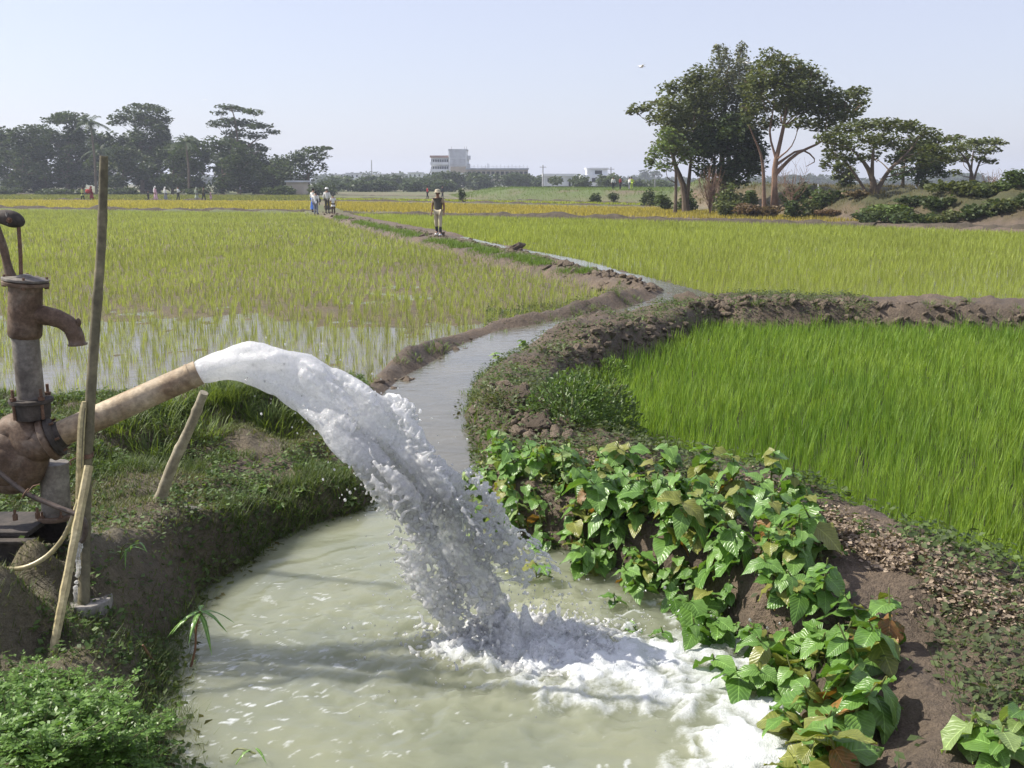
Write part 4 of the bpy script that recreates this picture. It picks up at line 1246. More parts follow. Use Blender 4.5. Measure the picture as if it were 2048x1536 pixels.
def water_mat(name, white, scale=55, bump=.5):
    """clear water full of air: glassy skin, refraction, white where bubbles crowd"""
    k = NT(name)
    pos = k.geo_pos()
    n1 = k.noise(scale, 5, .65, pos, .5); n2 = k.noise(scale * 3.2, 3, .6, pos)
    h = k.math('ADD', n1.outputs[0], k.math('MULTIPLY', n2.outputs[0], .4))
    nr = k.bump(h, bump * .9, .012)
    gl = k.n('ShaderNodeBsdfGlass'); gl.inputs['IOR'].default_value = 1.33; gl.inputs['Roughness'].default_value = .02; gl.inputs['Color'].default_value = (.98, .99, .985, 1); k.l(nr, gl.inputs['Normal'])
    wb = k.bsdf((.975, .98, .985), .08, .7, 0, nr)
    tr = k.n('ShaderNodeBsdfTranslucent'); tr.inputs[0].default_value = (.985, .99, .99, 1); k.l(nr, tr.inputs['Normal'])
    mw = k.n('ShaderNodeMixShader'); mw.inputs[0].default_value = .6; k.l(wb.outputs[0], mw.inputs[1]); k.l(tr.outputs[0], mw.inputs[2])
    tp = k.n('ShaderNodeBsdfTransparent')
    # thin films let most light straight through, thicker beads bend it; every skin mirrors the sky at a slant
    mt = k.n('ShaderNodeMixShader'); mt.inputs[0].default_value = .68; k.l(gl.outputs[0], mt.inputs[1]); k.l(tp.outputs[0], mt.inputs[2])
    gs = k.n('ShaderNodeBsdfGlossy'); gs.inputs['Roughness'].default_value = .06; k.l(nr, gs.inputs['Normal'])
    fr = k.n('ShaderNodeFresnel'); fr.inputs['IOR'].default_value = 1.7; k.l(nr, fr.inputs['Normal'])
    mg = k.n('ShaderNodeMixShader'); k.l(fr.outputs[0], mg.inputs[0]); k.l(mt.outputs[0], mg.inputs[1]); k.l(gs.outputs[0], mg.inputs[2])
    n3 = k.noise(14, 4, .6, pos)
    # air bubbles crowd near the pipe mouth and where it churns
    fs = k.math('ADD', k.math('MULTIPLY', n1.outputs[0], .5), k.math('MULTIPLY', n3.outputs[0], .5))
    if white is None:
        sp = k.n('ShaderNodeSeparateColor'); k.l(k.attr('air'), sp.inputs[0])
        fs = k.math('ADD', fs, k.math('MULTIPLY', sp.outputs[0], .42))
        f = k.ramp(fs, [(.46, 0.03), (.90, .85)])
    else:
        f = k.ramp(fs, [(.60 - white * .35, 0.05), (.80 - white * .25, .95)])
    mx = k.n('ShaderNodeMixShader'); k.l(f.outputs[0], mx.inputs[0]); k.l(mg.outputs[0], mx.inputs[1]); k.l(mw.outputs[0], mx.inputs[2])
    return k.done(mx.outputs[0])
JETW = water_mat('aerated_water', None, 42, .8)
SPLW = water_mat('churned_water', .85, 70)
DROPW = water_mat('water_drop', .5, 30, .1)

imp3 = Vector((IMP[0], IMP[1], 0))
T_ = .615
G_ = 9.81
v0 = Vector(((imp3.x - B.x) / T_, (imp3.y - B.y) / T_, (0 - B.z + .5 * G_ * T_ * T_) / T_))
ns, sp_n = 46000, 3
n = ns * sp_n
tau = np.repeat(RNG.random(ns) ** .72 * (T_ + .02), sp_n)
ang = np.repeat(RNG.random(ns) * 2 * math.pi, sp_n)
rad0 = np.repeat(np.sqrt(RNG.random(ns)), sp_n)
ax = np.array(axis); ex = np.array(axis.cross(Vector((0, 0, 1))).normalized()); ez = np.cross(ex, ax)
aa, bb = np.cos(ang) * rad0, np.sin(ang) * rad0
start = np.array(B)[None] + (aa[:, None] * ex + bb[:, None] * ez) * R * .84
def coh(seed, f, k):
    return (vnoise(tau * f, aa * k + 9, bb * k + 5, seed=seed) - .5) * 2
# gusts (long waves) stretch the water into lobes, short waves tear the rim into threads
dvx = .20 * coh(1, 7, .9) + .15 * coh(2, 18, 2.0) + .05 * coh(3, 40, 5.0)
dvy = .40 * coh(4, 7, 1.2) + .22 * coh(5, 18, 2.2) + .12 * coh(6, 36, 5.5)
dvz = .25 * coh(7, 7, 1.2) + .24 * coh(8, 18, 2.2) + .12 * coh(9, 36, 5.5)
dv = np.stack([dvx + .46 * aa, dvy + .22 * aa, dvz + .26 * bb], -1)
rim = smooth(.16, .36, tau) * smooth(.8, 1.0, rad0) * (vnoise(tau * 36, np.cos(ang) * 2 + 4, np.sin(ang) * 2 + 4, seed=33) - .3)
dv += (aa[:, None] * ex + bb[:, None] * ez) * (rim * 1.25)[:, None]
dv[:, 0] -= .10 * rad0 ** 3
# the water thins into sheets, holes and threads as it falls
sheet = np.abs(.75 * vnoise(tau * 10, aa * 1.9 + 3, bb * 1.9 + 8, seed=22) + .25 * vnoise(tau * 26, aa * 4 + 3, bb * 4 + 8, seed=23) - .5)
hole = vnoise(tau * 16, aa * 2.2 + 13, bb * 2.2 + 18, seed=24)
m = (sheet < .5 - .455 * smooth(.0, .36, tau)) & (hole > .38 * smooth(.12, .5, tau))
tau = tau + np.tile(np.linspace(-1, 1, sp_n), ns) * (.004 + .012 * tau / T_)      # each parcel is drawn out along its path
t3 = np.clip(tau, 0, 2)[:, None]
pos_ = start + (np.array(v0)[None] + dv) * t3 + np.array([0, 0, -.5 * G_])[None] * t3 ** 2
rads = .0150 - .0010 * (np.clip(tau, 0, T_) / T_)
m &= pos_[:, 2] > -.03
# drawn-out strings of water flung off the sides
PL, RL = [pos_[m]], [rads[m]]
for i in range(90):
    t0 = random.uniform(.27, T_ - .03); a0 = random.random() * 6.283; k0 = random.uniform(.45, 1.0)
    d0 = np.array([math.cos(a0) * .45 + random.uniform(-.1, .1), math.cos(a0) * .3 + random.uniform(-.35, .35), math.sin(a0) * .45]) * k0
    d1 = RNG.normal(0, .22, 3); ln = random.uniform(.012, .045); K = 16
    uu = np.linspace(-1, 1, K)[:, None]; tt = t0 + uu * ln
    dd = d0[None] + d1[None] * uu + .05 * np.sin(uu * 3 + i)
    st_ = np.array(B)[None] + (math.cos(a0) * ex + math.sin(a0) * ez)[None] * R * .8
    PL.append(st_ + (np.array(v0)[None] + dd) * tt + np.array([0, 0, -.5 * G_])[None] * tt ** 2)
    RL.append(np.full(K, random.uniform(.0055, .0095)) * (1.25 - .6 * np.abs(uu[:, 0])) * (1 + .35 * (RNG.random(K) > .8)))
PL = np.concatenate(PL); RL = np.concatenate(RL); kz = PL[:, 2] > -.03
jm = liquid('water_jet', PL[kz], RL[kz], .0080, JETW, .2, 12)
zz = np.empty(len(jm.vertices) * 3, np.float32); jm.vertices.foreach_get('co', zz); zz = zz.reshape(-1, 3)
air = (smooth(.6, 1.2, zz[:, 2]) * .45 + .30 * smooth(.35, .0, zz[:, 2]) + .42).astype(np.float32)
at = jm.attributes.new('air', 'FLOAT_COLOR', 'POINT'); at.data.foreach_set('color', np.repeat(air[:, None], 4, 1).ravel())
tag(link('water_jet', jm), 'thick white gush of water arching from the pump pipe into the pool', 'water jet')

# splash where it lands: churned mound, spikes and thrown crowns
pts, rr_ = [], []
N = 9000
a = RNG.random(N) * 2 * math.pi
q = np.abs(RNG.normal(0, 1, N))
sx = IMP[0] + .13 + np.cos(a) * q * .27; sy = IMP[1] - .02 + np.sin(a) * q * .15
ridg = 1 - np.abs(fbm(sx * 8, sy * 8, seed=231, octv=3) - .5) * 3.2
hh = np.exp(-((sx - IMP[0] - .08) / .36) ** 2 - ((sy - IMP[1]) / .2) ** 2)
sz_ = RNG.random(N) ** 1.3 * np.clip(ridg, .05, 1) * hh * .20
pts.append(np.stack([sx, sy, sz_ - .005], -1)); rr_.append(np.full(N, .0125))
for i in range(54):                                   # thrown fingers of water
    a0 = random.random() * 6.28
    r0 = random.uniform(.16, .52)
    bx, by = IMP[0] + .12 + math.cos(a0) * r0 * 1.15, IMP[1] + math.sin(a0) * r0 * .72
    vx, vy, vz = math.cos(a0) * random.uniform(.2, .7) + .15, math.sin(a0) * random.uniform(.2, .6), random.uniform(.5, 1.25)
    tt = np.linspace(0, random.uniform(.05, .12), 18)
    p_ = np.stack([bx + vx * tt, by + vy * tt, vz * tt - 4.9 * tt ** 2 + .005], -1) + RNG.normal(0, .003, (18, 3))
    pts.append(p_); rr_.append(np.linspace(.012, .0055, 18))
p_ = np.array([P(1105, 1258)]) * np.ones((24, 1)); tt = np.linspace(0, 1, 24)
p_[:, 2] = tt * .13; p_[:, 0] += .03 * np.sin(tt * 2.2) ; p_ += RNG.normal(0, .003, (24, 3))
pts.append(p_); rr_.append(np.linspace(.016, .010, 24))
sm = liquid('water_splash', np.concatenate(pts), np.concatenate(rr_), .0085, SPLW, .15, 3)
tag(link('water_splash', sm), 'white churning splash where the gush hits the pool', 'splash')

# flying drops
def drops(name, label, P3, rads, mat):
    phi = (1 + 5 ** .5) / 2
    iv = np.array([(-1, phi, 0), (1, phi, 0), (-1, -phi, 0), (1, -phi, 0), (0, -1, phi), (0, 1, phi), (0, -1, -phi), (0, 1, -phi), (phi, 0, -1), (phi, 0, 1), (-phi, 0, -1), (-phi, 0, 1)], float) / math.hypot(1, phi)
    fi = np.array([(0, 11, 5), (0, 5, 1), (0, 1, 7), (0, 7, 10), (0, 10, 11), (1, 5, 9), (5, 11, 4), (11, 10, 2), (10, 7, 6), (7, 1, 8), (3, 9, 4), (3, 4, 2), (3, 2, 6), (3, 6, 8), (3, 8, 9), (4, 9, 5), (2, 4, 11), (6, 2, 10), (8, 6, 7), (9, 8, 1)])
    V = (P3[:, None, :] + iv[None] * rads[:, None, None] * np.array([1, 1, 1.25])).reshape(-1, 3)
    F = ((np.arange(len(P3)) * 12)[:, None, None] + fi[None]).reshape(-1, 3)
    return tag(link(name, mesh_np(name, V, F, mat, True)), label, 'water drops', kind='stuff')
N = 900
a = RNG.random(N) * 6.28; q = np.abs(RNG.normal(0, 1, N))
d1 = np.stack([IMP[0] + .25 + np.cos(a) * q * .5, IMP[1] + np.sin(a) * q * .32, .01 + RNG.random(N) ** 2.5 * .38 * np.exp(-q * .5)], -1)
tq = RNG.uniform(.12, T_, 420)
off = RNG.normal(0, 1, (420, 3)); off[:, 0] *= .38; off[:, 1] *= .4; off[:, 2] *= .36
d2 = np.array(B)[None] + (np.array(v0)[None] + off) * tq[:, None] + np.array([0, 0, -4.905])[None] * tq[:, None] ** 2
Pd = np.concatenate([d1, d2]); rd = np.concatenate([RNG.uniform(.0016, .0048, N) * (.6 + RNG.random(N) ** 3), RNG.uniform(.002, .006, 420)])
big = np.array([Wd(1180, 1205, 4.45), Wd(1210, 1205, 4.45), Wd(1330, 1175, 4.5), Wd(1060, 1120, 4.5), Wd(1172, 1180, 4.5), Wd(1125, 1190, 4.4), Wd(1535, 1256, 4.3), Wd(1560, 1247, 4.3), Wd(1500, 1240, 4.3), Wd(700, 985, 4.5), Wd(690, 1000, 4.5)])
m = Pd[:, 2] > .004
drops('water_drops', 'bright drops of water flying around the gush and its splash', np.concatenate([Pd[m], big]), np.concatenate([rd[m], np.full(len(big), .0075)]), DROPW)

# trickle from the dark hose
h0 = w(163, 1086, -.3)
tl = []
nT = 340
ttk = RNG.random(nT) ** .6 * .34
ck = (vnoise(ttk * 70, ttk * 0, seed=241) > np.where(ttk > .17, .5, .2)) 
for i in range(nT):
    t = ttk[i]
    if not ck[i]: continue
    tl.append((h0.x - .16 * t + .012 * math.sin(t * 60) * t * 3 + random.gauss(0, .002), h0.y - .12 * t + random.gauss(0, .002), h0.z - .25 * t - 4.9 * t * t))
tl = np.array(tl)
gzt = height(tl[:, 0], tl[:, 1], False)
tl = tl[tl[:, 2] > gzt - .02]
tm = liquid('water_trickle', tl, .0075 + RNG.random(len(tl)) * .003, .0035, DROPW, .15)
tag(link('water_trickle', tm), 'thin beaded trickle of water falling from the dark hose', 'trickle')
# ------------------------------------------------------------------ broad-leaved plants on the bund
def leaf_mesh(name, L, Wm, droop, fold, wav, seed, mat):
    """ovate pointed leaf along +Y, folded on its midrib, wavy rim"""
    rnd = random.Random(seed)
    st = [0, .08, .22, .38, .55, .72, .87, 1.0]
    wd = [.05, .45, .88, 1.0, .92, .68, .34, .0]
    V, F = [], []
    ph = rnd.random() * 6
    for i, (s, q) in enumerate(zip(st, wd)):
        y = L * (s - .10 * droop * s * s)
        z = -droop * L * s ** 2 * .75
        hw = Wm * .5 * q
        for j, u in enumerate((-1, -.5, 0, .5, 1)):
            V.append((u * hw, y - (abs(u) * .04 * L if 0 < i < 7 else 0), z + abs(u) * hw * fold + (wav * Wm * math.sin(ph + i * 2.3 + u * 2.5) * abs(u))))
    for i in range(7):
        for j in range(4):
            F.append((i * 5 + j, i * 5 + j + 1, (i + 1) * 5 + j + 1, (i + 1) * 5 + j))
    me = bpy.data.meshes.new(name)
    me.from_pydata(V, [], F)
    me.polygons.foreach_set('use_smooth', np.ones(len(me.polygons), bool))
    me.materials.append(mat); me.update()
    return me

def leaf_mat(name, c1, c2, rough=.3, trans=.28, blotch=None):
    k = NT(name)
    v = k.obj()
    sp = k.n('ShaderNodeSeparateXYZ'); k.l(v, sp.inputs[0])
    ax_ = k.math('ABSOLUTE', sp.outputs[0])
    vein = k.math('SINE', k.math('MULTIPLY', k.math('SUBTRACT', sp.outputs[1], k.math('MULTIPLY', ax_, .8)), 330.0))
    vein = k.math('POWER', k.math('ADD', k.math('MULTIPLY', vein, .5), .5), 3.0)
    mid = k.math('LESS_THAN', ax_, .0022)
    oi = k.n('ShaderNodeObjectInfo')
    c = k.mix(oi.outputs['Random'], c1, c2)
    c = k.mix(k.math('MULTIPLY', vein, .25), c, tuple(min(1, q * 1.7) for q in c2))
    c = k.mix(k.math('MULTIPLY', mid, .6), c, tuple(min(1, q * 2.0 + .03) for q in c2))
    n1 = k.noise(22, 4, .6, v)
    if blotch:
        c = k.mix(k.ramp(n1.outputs[0], [(.48, 0.0), (.62, .85)]).outputs[0], c, blotch)
    else:
        c = k.mix(1.0, c, k.ramp(n1.outputs[0], [(.3, .8), (.7, 1.15)]).outputs[0], 'MULTIPLY')
    nr = k.bump(k.math('ADD', k.math('MULTIPLY', vein, -.6), n1.outputs[0]), .5, .004)
    b = k.bsdf(c, rough, .5, 0, nr)
    tr = k.n('ShaderNodeBsdfTranslucent'); k.l(k.mix(1.0, c, (1.3, 1.3, .5), 'MULTIPLY'), tr.inputs[0])
    mx = k.n('ShaderNodeMixShader'); mx.inputs[0].default_value = trans; k.l(b.outputs[0], mx.inputs[1]); k.l(tr.outputs[0], mx.inputs[2])
    return k.done(mx.outputs[0])
LG = leaf_mat('glossy_green_leaf', (.095, .20, .04), (.165, .295, .068), .32)
LY = leaf_mat('olive_leaf', (.17, .20, .045), (.24, .25, .06), .30)
LBR = leaf_mat('withered_leaf', (.22, .11, .035), (.30, .16, .05), .45, .25, (.12, .12, .03))
LPALE = leaf_mat('dusty_green_leaf', (.17, .25, .08), (.25, .34, .12), .42)
STEM = plain('green_stem', (.14, .16, .05), .5, .3, 30)
leaf_vars = {m.name: [leaf_mesh('leaf', .20, .135 + .02 * (i % 3), (.25, .5, .8, 1.0, .4, .7)[i], (.25, .15, .3, .1, .35, .2)[i], (.07, .10, .06, .09, .12, .08)[i], 400 + i, m) for i in range(6)] for m in (LG, LY, LBR, LPALE)}

def broad_plant(label, px, py, zg, h, nl, ls, mats, lean=(-.25, -.35), group='broad leaved plants covering the bund', name='broadleaf_plant', up=.0):
    p = P(px, py, zg); gz_ = hz(p[0], p[1])
    t = thing(name, label, 'plant', (p[0], p[1], gz_ - .01), 0, group)
    tips = spline([(0, 0, 0), (lean[0] * h * .3, lean[1] * h * .3, h * .5), (lean[0] * h, lean[1] * h, h)], 9)
    mb = MB(); mb.tube(tips, [.008 - .0006 * i for i in range(9)], 6)
    link('stem', mb.mesh('stem', STEM), t)
    nbr = nol = 0
    for i in range(nl):
        s = .25 + .75 * (i + random.random() * .6) / nl
        k_ = min(8, max(1, int(s * 8)))
        b = tips[k_]
        az = i * 2.4 + random.uniform(-.5, .5)
        el = random.uniform(-.55, .30) + .65 * max(0, s - .72) + up
        m = random.choices(mats[0], mats[1])[0]
        if s > .62 and m is LBR: m = LG
        nbr += m is LBR; nol += m is LY
        o = link('leaf', random.choice(leaf_vars[m.name]), t, b)
        sc_ = ls * random.choice((.5, .65, .8, .95, 1.05, 1.15)) * random.uniform(.85, 1.1) * (1.12 - .4 * s)
        if m is LBR: el -= .5
        o.scale = (sc_, sc_, sc_)
        o.rotation_euler = Euler((el, random.uniform(-.45, .45), az), 'ZYX').to_quaternion().to_euler() if False else (Matrix.Rotation(az, 3, 'Z') @ Matrix.Rotation(el, 3, 'X') @ Matrix.Rotation(random.uniform(-.45, .45), 3, 'Y')).to_euler()
    if label.startswith('glossy') or label.startswith('broad') or label.startswith('small leafy plant rooted'):
        wd_ = float(wsd(np.array([p[0]]), np.array([p[1]]))[0]); fd = float(RICE_R.sd(np.array([p[0]]), np.array([p[1]]), 2)[0])
        size = 'low' if h < .2 else ('tall' if h > .28 else 'middling')
        look = 'with withered brown leaves' if nbr > 1 else ('with a withered leaf' if nbr == 1 else ('with several olive leaves' if nol > 2 else 'all in green leaf'))
        by = 'beside the foam' if px > 1330 else ('by the clear pool' if px > 1130 else 'by the channel mouth')
        zone = 'at the water edge ' + by if wd_ < .22 else ('on the bund crest near the dry litter' if fd > -.6 else 'on the bund side ' + by)
        t['group'] = 'broad leaved plants covering the bund'
        t['label'] = '%s broad leaved plant %s %s' % (size, look, zone)
    return t
MIX1 = ([LG, LY, LBR], [.80, .14, .06]); MIX2 = ([LG, LPALE, LBR], [.4, .57, .03]); MIX3 = ([LG, LY, LBR], [.60, .20, .20])
plants = []
# upper bund, by the channel mouth: smaller dusty leaves
for (px, py) in ((905, 965), (940, 985), (925, 930), (965, 960), (990, 1000), (1015, 965), (1035, 1005), (1060, 975), (1080, 1015), (1100, 970), (1125, 1010), (1000, 935), (1050, 940), (960, 1015), (1140, 965), (1160, 1000)):
    broad_plant('dusty small leaved plant in the clump by the channel mouth', px + random.uniform(-8, 8), py + random.uniform(-8, 8) + 25, .12, random.uniform(.2, .3), 11, random.uniform(.55, .75), MIX2, (random.uniform(-.4, .2), random.uniform(-.5, 0)), 'dusty plants by the channel mouth')
# middle: big glossy leaves hanging towards the pool
for (px, py) in ((1185, 1010), (1200, 1060), (1225, 1030), (1250, 985), (1255, 1085), (1290, 1050), (1290, 1110), (1320, 1000), (1335, 1080), (1345, 1140), (1370, 1040), (1385, 1105), (1400, 1165), (1420, 1060), (1430, 1130), (1450, 1190), (1460, 1010),
                 (1470, 1095), (1490, 1160), (1500, 1225), (1520, 1060), (1530, 1130), (1545, 1200), (1560, 1260), (1575, 1095), (1590, 1160), (1605, 1220), (1620, 1120), (1400, 990), (1540, 1010), (1160, 1060), (1100, 1060), (1040, 1050), (1080, 1085), (1135, 1095), (1195, 1115), (1240, 1125), (1300, 1155), (1350, 1185), (1395, 1205), (1440, 1240), (1490, 1275), (1540, 1300), (1210, 960), (1280, 945), (1340, 955), (1590, 1050), (1640, 1170), (1650, 1230)):
    broad_plant('glossy broad leaved plant on the steep bund side above the foam', px + random.uniform(-8, 8), py + random.uniform(-8, 8) + 30, .14, random.uniform(.22, .34), 13, random.uniform(.62, 1.05), MIX1, (random.uniform(-.5, .15), random.uniform(-.6, -.1)), 'glossy plants on the bund side above the foam')
# fill the bund side with more of them, smaller towards the water
cand = 0; made = 0
rp = random.Random(77)
while made < 92 and cand < 6000:
    cand += 1
    px, py = rp.uniform(960, 1660), rp.uniform(950, 1330)
    p = P(px, py, .1)
    wd_ = float(wsd(np.array([p[0]]), np.array([p[1]]))[0]); fd = float(RICE_R.sd(np.array([p[0]]), np.array([p[1]]), 2)[0])
    if not (.0 < wd_ < .75 and fd < -.25): continue
    made += 1
    if wd_ < .22:
        lb, gr, hh_, sc__ = 'small leafy plant rooted at the water edge under the glossy plants', 'small plants at the foot of the planted bund', rp.uniform(.12, .2), rp.uniform(.45, .75)
    else:
        lb, gr, hh_, sc__ = 'glossy broad leaved plant on the steep bund side above the foam', 'glossy plants on the bund side above the foam', rp.uniform(.2, .3), rp.uniform(.5, .9)
    broad_plant(lb, px, py, .1, hh_, 10, sc__, MIX1, (rp.uniform(-.6, .1), rp.uniform(-.7, -.1)), gr)
# lower clump beside the foam, with brown leaves
for (px, py) in ((1600, 1330), (1640, 1300), (1680, 1330), (1720, 1290), (1590, 1400), (1630, 1380), (1670, 1400), (1720, 1370), (1760, 1340), (1600, 1460), (1640, 1450), (1690, 1455), (1740, 1430), (1610, 1520), (1670, 1525), (1780, 1300)):
    broad_plant('broad leaved plant with withered brown lower leaves beside the foam', px + random.uniform(-8, 8), py + random.uniform(-8, 8) + 30, .12, random.uniform(.18, .28), 9, random.uniform(.75, 1.1), MIX3, (random.uniform(-.5, .3), random.uniform(-.5, .2)), 'plants with withered leaves beside the foam')
for (px, py) in ((1935, 1480), (1990, 1530), (2030, 1470)):
    broad_plant('pale leaved plant beyond the muddy track on the bund', px, py + 30, .28, .18, 10, .8, MIX2, (0, -.1), 'pale plants beyond the muddy track')
for (px, py) in ((840, 985), (815, 960)):
    pass
for (px, py, z) in ((700, 985, .13), (740, 960, .12), (560, 1010, .16), (600, 990, .16), (520, 985, .2)):
    broad_plant('low rosette weed in the turf beside the falling water', px, py, z, .06, 9, .42, MIX2, (0, 0), 'rosette weeds in the turf', 'rosette_weed', .25)
for (px, py, z, lb) in ((1000, 722, .03, 'leafy weed drooping into the channel at the narrow bend'), (1052, 690, .05, 'small leafy weed at the water edge further up the channel')):
    broad_plant(lb, px, py + 6, z, .14, 12, .62, MIX2, (-.5, -.2), None, 'channel_weed')

# ------------------------------------------------------------------ bushy plants made of many small leaves
def leaf_cloud(n, rad, size, ca, cb, shape=1.0, narrow=.3, up=.5, freq=2.2):
    """n small pointed leaves filling a dome of the given radii"""
    d = RNG.normal(0, 1, (n, 3)); d /= np.linalg.norm(d, axis=1)[:, None]
    q = RNG.random(n) ** (1 / 2.4)
    c = d * q[:, None]
    c[:, 2] = np.abs(c[:, 2])
    lum = fbm(c[:, 0] * 2.2 + rad[0] * 50, c[:, 1] * 2.2, c[:, 2] * 2.2, seed=int(rad[0] * 1000) % 97)
    k_ = lum > .44
    c = c[k_] * np.array(rad)[None]; n = len(c)
    dd = c / (np.linalg.norm(c, axis=1)[:, None] + 1e-9) + RNG.normal(0, .6, (n, 3)); dd[:, 2] += up * .3
    dd /= np.linalg.norm(dd, axis=1)[:, None]
    nr = RNG.normal(0, .6, (n, 3)); nr[:, 2] += 1
    s = np.cross(dd, nr); s /= np.linalg.norm(s, axis=1)[:, None] + 1e-9
    L = (size * RNG.uniform(.6, 1.3, n))[:, None]
    u = np.cross(s, dd)
    V = np.stack([c, c + dd * L * .45 + s * L * narrow * .5 + u * L * .05, c + dd * L - u * L * .1, c + dd * L * .45 - s * L * narrow * .5 + u * L * .05], 1).reshape(-1, 3)
    F = ((np.arange(n) * 4)[:, None, None] + np.array([[0, 1, 2], [0, 2, 3]])[None]).reshape(-1, 3)
    return V, F, np.repeat(colvar(n, ca, cb, .25), 4, 0)
SMALLLEAF = leafy('small_leaf', .35, .42, .4)
def bush(name, label, p, rad, n, size, ca, cb, group=None, cat='plant', stems=5, narrow=.35):
    gz_ = hz(p[0], p[1])
    t = thing(name, label, cat, (p[0], p[1], gz_ - .01), 0, group)
    V, F, C = leaf_cloud(n, rad, size, ca, cb, 1, narrow)
    link('foliage', mesh_np('foliage', V, F, SMALLLEAF, False, C), t)
    mb = MB()
    for i in range(stems):
        a = 6.28 * i / stems + random.random()
        mb.tube(spline([(0, 0, -.02), (math.cos(a) * rad[0] * .3, math.sin(a) * rad[1] * .3, rad[2] * .45), (math.cos(a) * rad[0] * .6, math.sin(a) * rad[1] * .6, rad[2] * .85)], 6), [.010 * rad[2] / .35 * (1 - .12 * j) for j in range(6)], 5)
    link('stem', mb.mesh('stem', STEM), t)
    return t
bush('leafy_shrub', 'low leafy shrub on the bund between the mud lump and the green paddy', P(1165, 835, .1), (.62, .48, .80), 8000, .055, (.075, .125, .03), (.14, .21, .06), None, 'shrub', 7)
bush('leafy_shrub', 'smaller green shrub low against the bund at the edge of the green paddy', P(1140, 880, .1), (.40, .34, .4), 2600, .05, (.07, .125, .03), (.12, .2, .05), None, 'shrub')
bush('leafy_shrub', 'small bright shrub on the bund crest above the dirt path', P(1225, 705, .12), (.24, .24, .32), 700, .07, (.12, .2, .04), (.18, .28, .07), None, 'shrub')
bush('leafy_shrub', 'dull creeping shrub spreading over the mud lump by the channel', P(990, 835, .2), (.26, .3, .16), 900, .035, (.10, .125, .05), (.17, .2, .09), None, 'shrub')
# feathery herbs at the foot of the pump bank: arching stems with cut leaflets
def herb(p, s, seed):
    rnd = random.Random(seed)
    gz_ = hz(p[0], p[1])
    t = thing('feathery_herb', 'bright feathery leaved herb at the foot of the pump bank', 'plant', (p[0], p[1], gz_ - .01), 0, 'feathery herbs at the foot of the pump bank')
    mb = MB(); C_, D_, N_, S_ = [], [], [], []
    for i in range(15):
        a = rnd.random() * 6.28; reach = rnd.uniform(.02, .16) * s; hh_ = rnd.uniform(.09, .2) * s
        pts = spline([(0, 0, 0), (math.cos(a) * reach * .35, math.sin(a) * reach * .35, hh_ * .65), (math.cos(a) * reach, math.sin(a) * reach, hh_)], 9)
        mb.tube(pts, [.0035 - .00025 * j for j in range(9)], 5)
        for j in range(2, 9):
            d = (pts[j] - pts[j - 1]).normalized()
            for f in range(3):
                az = rnd.random() * 6.28; ln = rnd.uniform(.022, .05) * s
                o_ = Vector((math.cos(az), math.sin(az), rnd.uniform(-.2, .6))).normalized()
                sd = o_.cross(Vector((0, 0, 1))).normalized()
                for q in range(5):                     # a divided leaf: tip and side lobes
                    u_ = (.35, .35, .65, .65, .9)[q]; sg = (-1, 1, -1, 1, 0)[q]
                    C_.append(pts[j] + o_ * ln * u_); D_.append((o_ + sd * sg * .9).normalized()); S_.append(ln * (.5, .5, .42, .42, .45)[q])
    c = np.array(C_); d = np.array(D_); L = np.array(S_)[:, None]; n = len(c)
    nr = RNG.normal(0, .35, (n, 3)); nr[:, 2] += 1
    sv = np.cross(d, nr); sv /= np.linalg.norm(sv, axis=1)[:, None] + 1e-9
    V = np.stack([c, c + d * L * .5 + sv * L * .26, c + d * L, c + d * L * .5 - sv * L * .26], 1).reshape(-1, 3)
    F = ((np.arange(n) * 4)[:, None, None] + np.array([[0, 1, 2], [0, 2, 3]])[None]).reshape(-1, 3)
    link('foliage', mesh_np('foliage', V, F, SMALLLEAF, False, np.repeat(colvar(n, (.075, .16, .025), (.16, .28, .055), .3), 4, 0)), t)
    link('stem', mb.mesh('stem', STEM), t)
for i, (px, py, z, s_) in enumerate(((60, 1400, .3, 1.0), (130, 1370, .25, .9), (110, 1460, .22, 1.1), (190, 1420, .2, 1.0), (250, 1440, .15, .95), (170, 1500, .18, 1.1), (40, 1490, .25, 1.1), (280, 1490, .1, .8), (230, 1530, .13, 1.0), (100, 1560, .2, 1.1), (20, 1440, .3, 1.0), (300, 1420, .1, .6),
                                  (80, 1340, .25, .7), (210, 1370, .2, .7), (140, 1540, .18, 1.0), (300, 1545, .08, .7), (70, 1520, .22, 1.0), (-10, 1380, .3, .9), (150, 1330, .24, .55), (330, 1390, .08, .45))):
    herb(P(px, py + 30, z), s_ * 1.1, 900 + i)
# willow-leaved weed leaning over the water at the bank foot
lz = P(388, 1345, .02)
lw = thing('lance_leaf_weed', 'weed with long drooping lance leaves leaning over the pool edge', 'plant', lz)
pts = spline([Wd(285, 1290, 4.1), Wd(310, 1325, 4.12), Wd(350, 1350, 4.15), Wd(375, 1348, 4.18), Wd(390, 1300, 4.2), Wd(392, 1260, 4.2), Wd(400, 1222, 4.2)], 20)
mb = MB(); mb.tube(pts, [.006] * 12 + [.005] * 8, 6); mb.build('stem', plain('reddish_stem', (.18, .09, .05), .5), lw)
LANCE = [leaf_mesh('leaf', .145, .022, d_, .3, .05, 460 + i, LG) for i, d_ in enumerate((.8, 1.1, 1.4))]
tipw = pts[-1] - Vector(lz)
for i in range(9):
    az = i * .72 + .2
    o = link('leaf', LANCE[i % 3], lw, tipw - Vector((0, 0, .008 * (i % 3))))
    o.rotation_euler = (Matrix.Rotation(az, 3, 'Z') @ Matrix.Rotation(random.uniform(-.1, .35), 3, 'X')).to_euler()
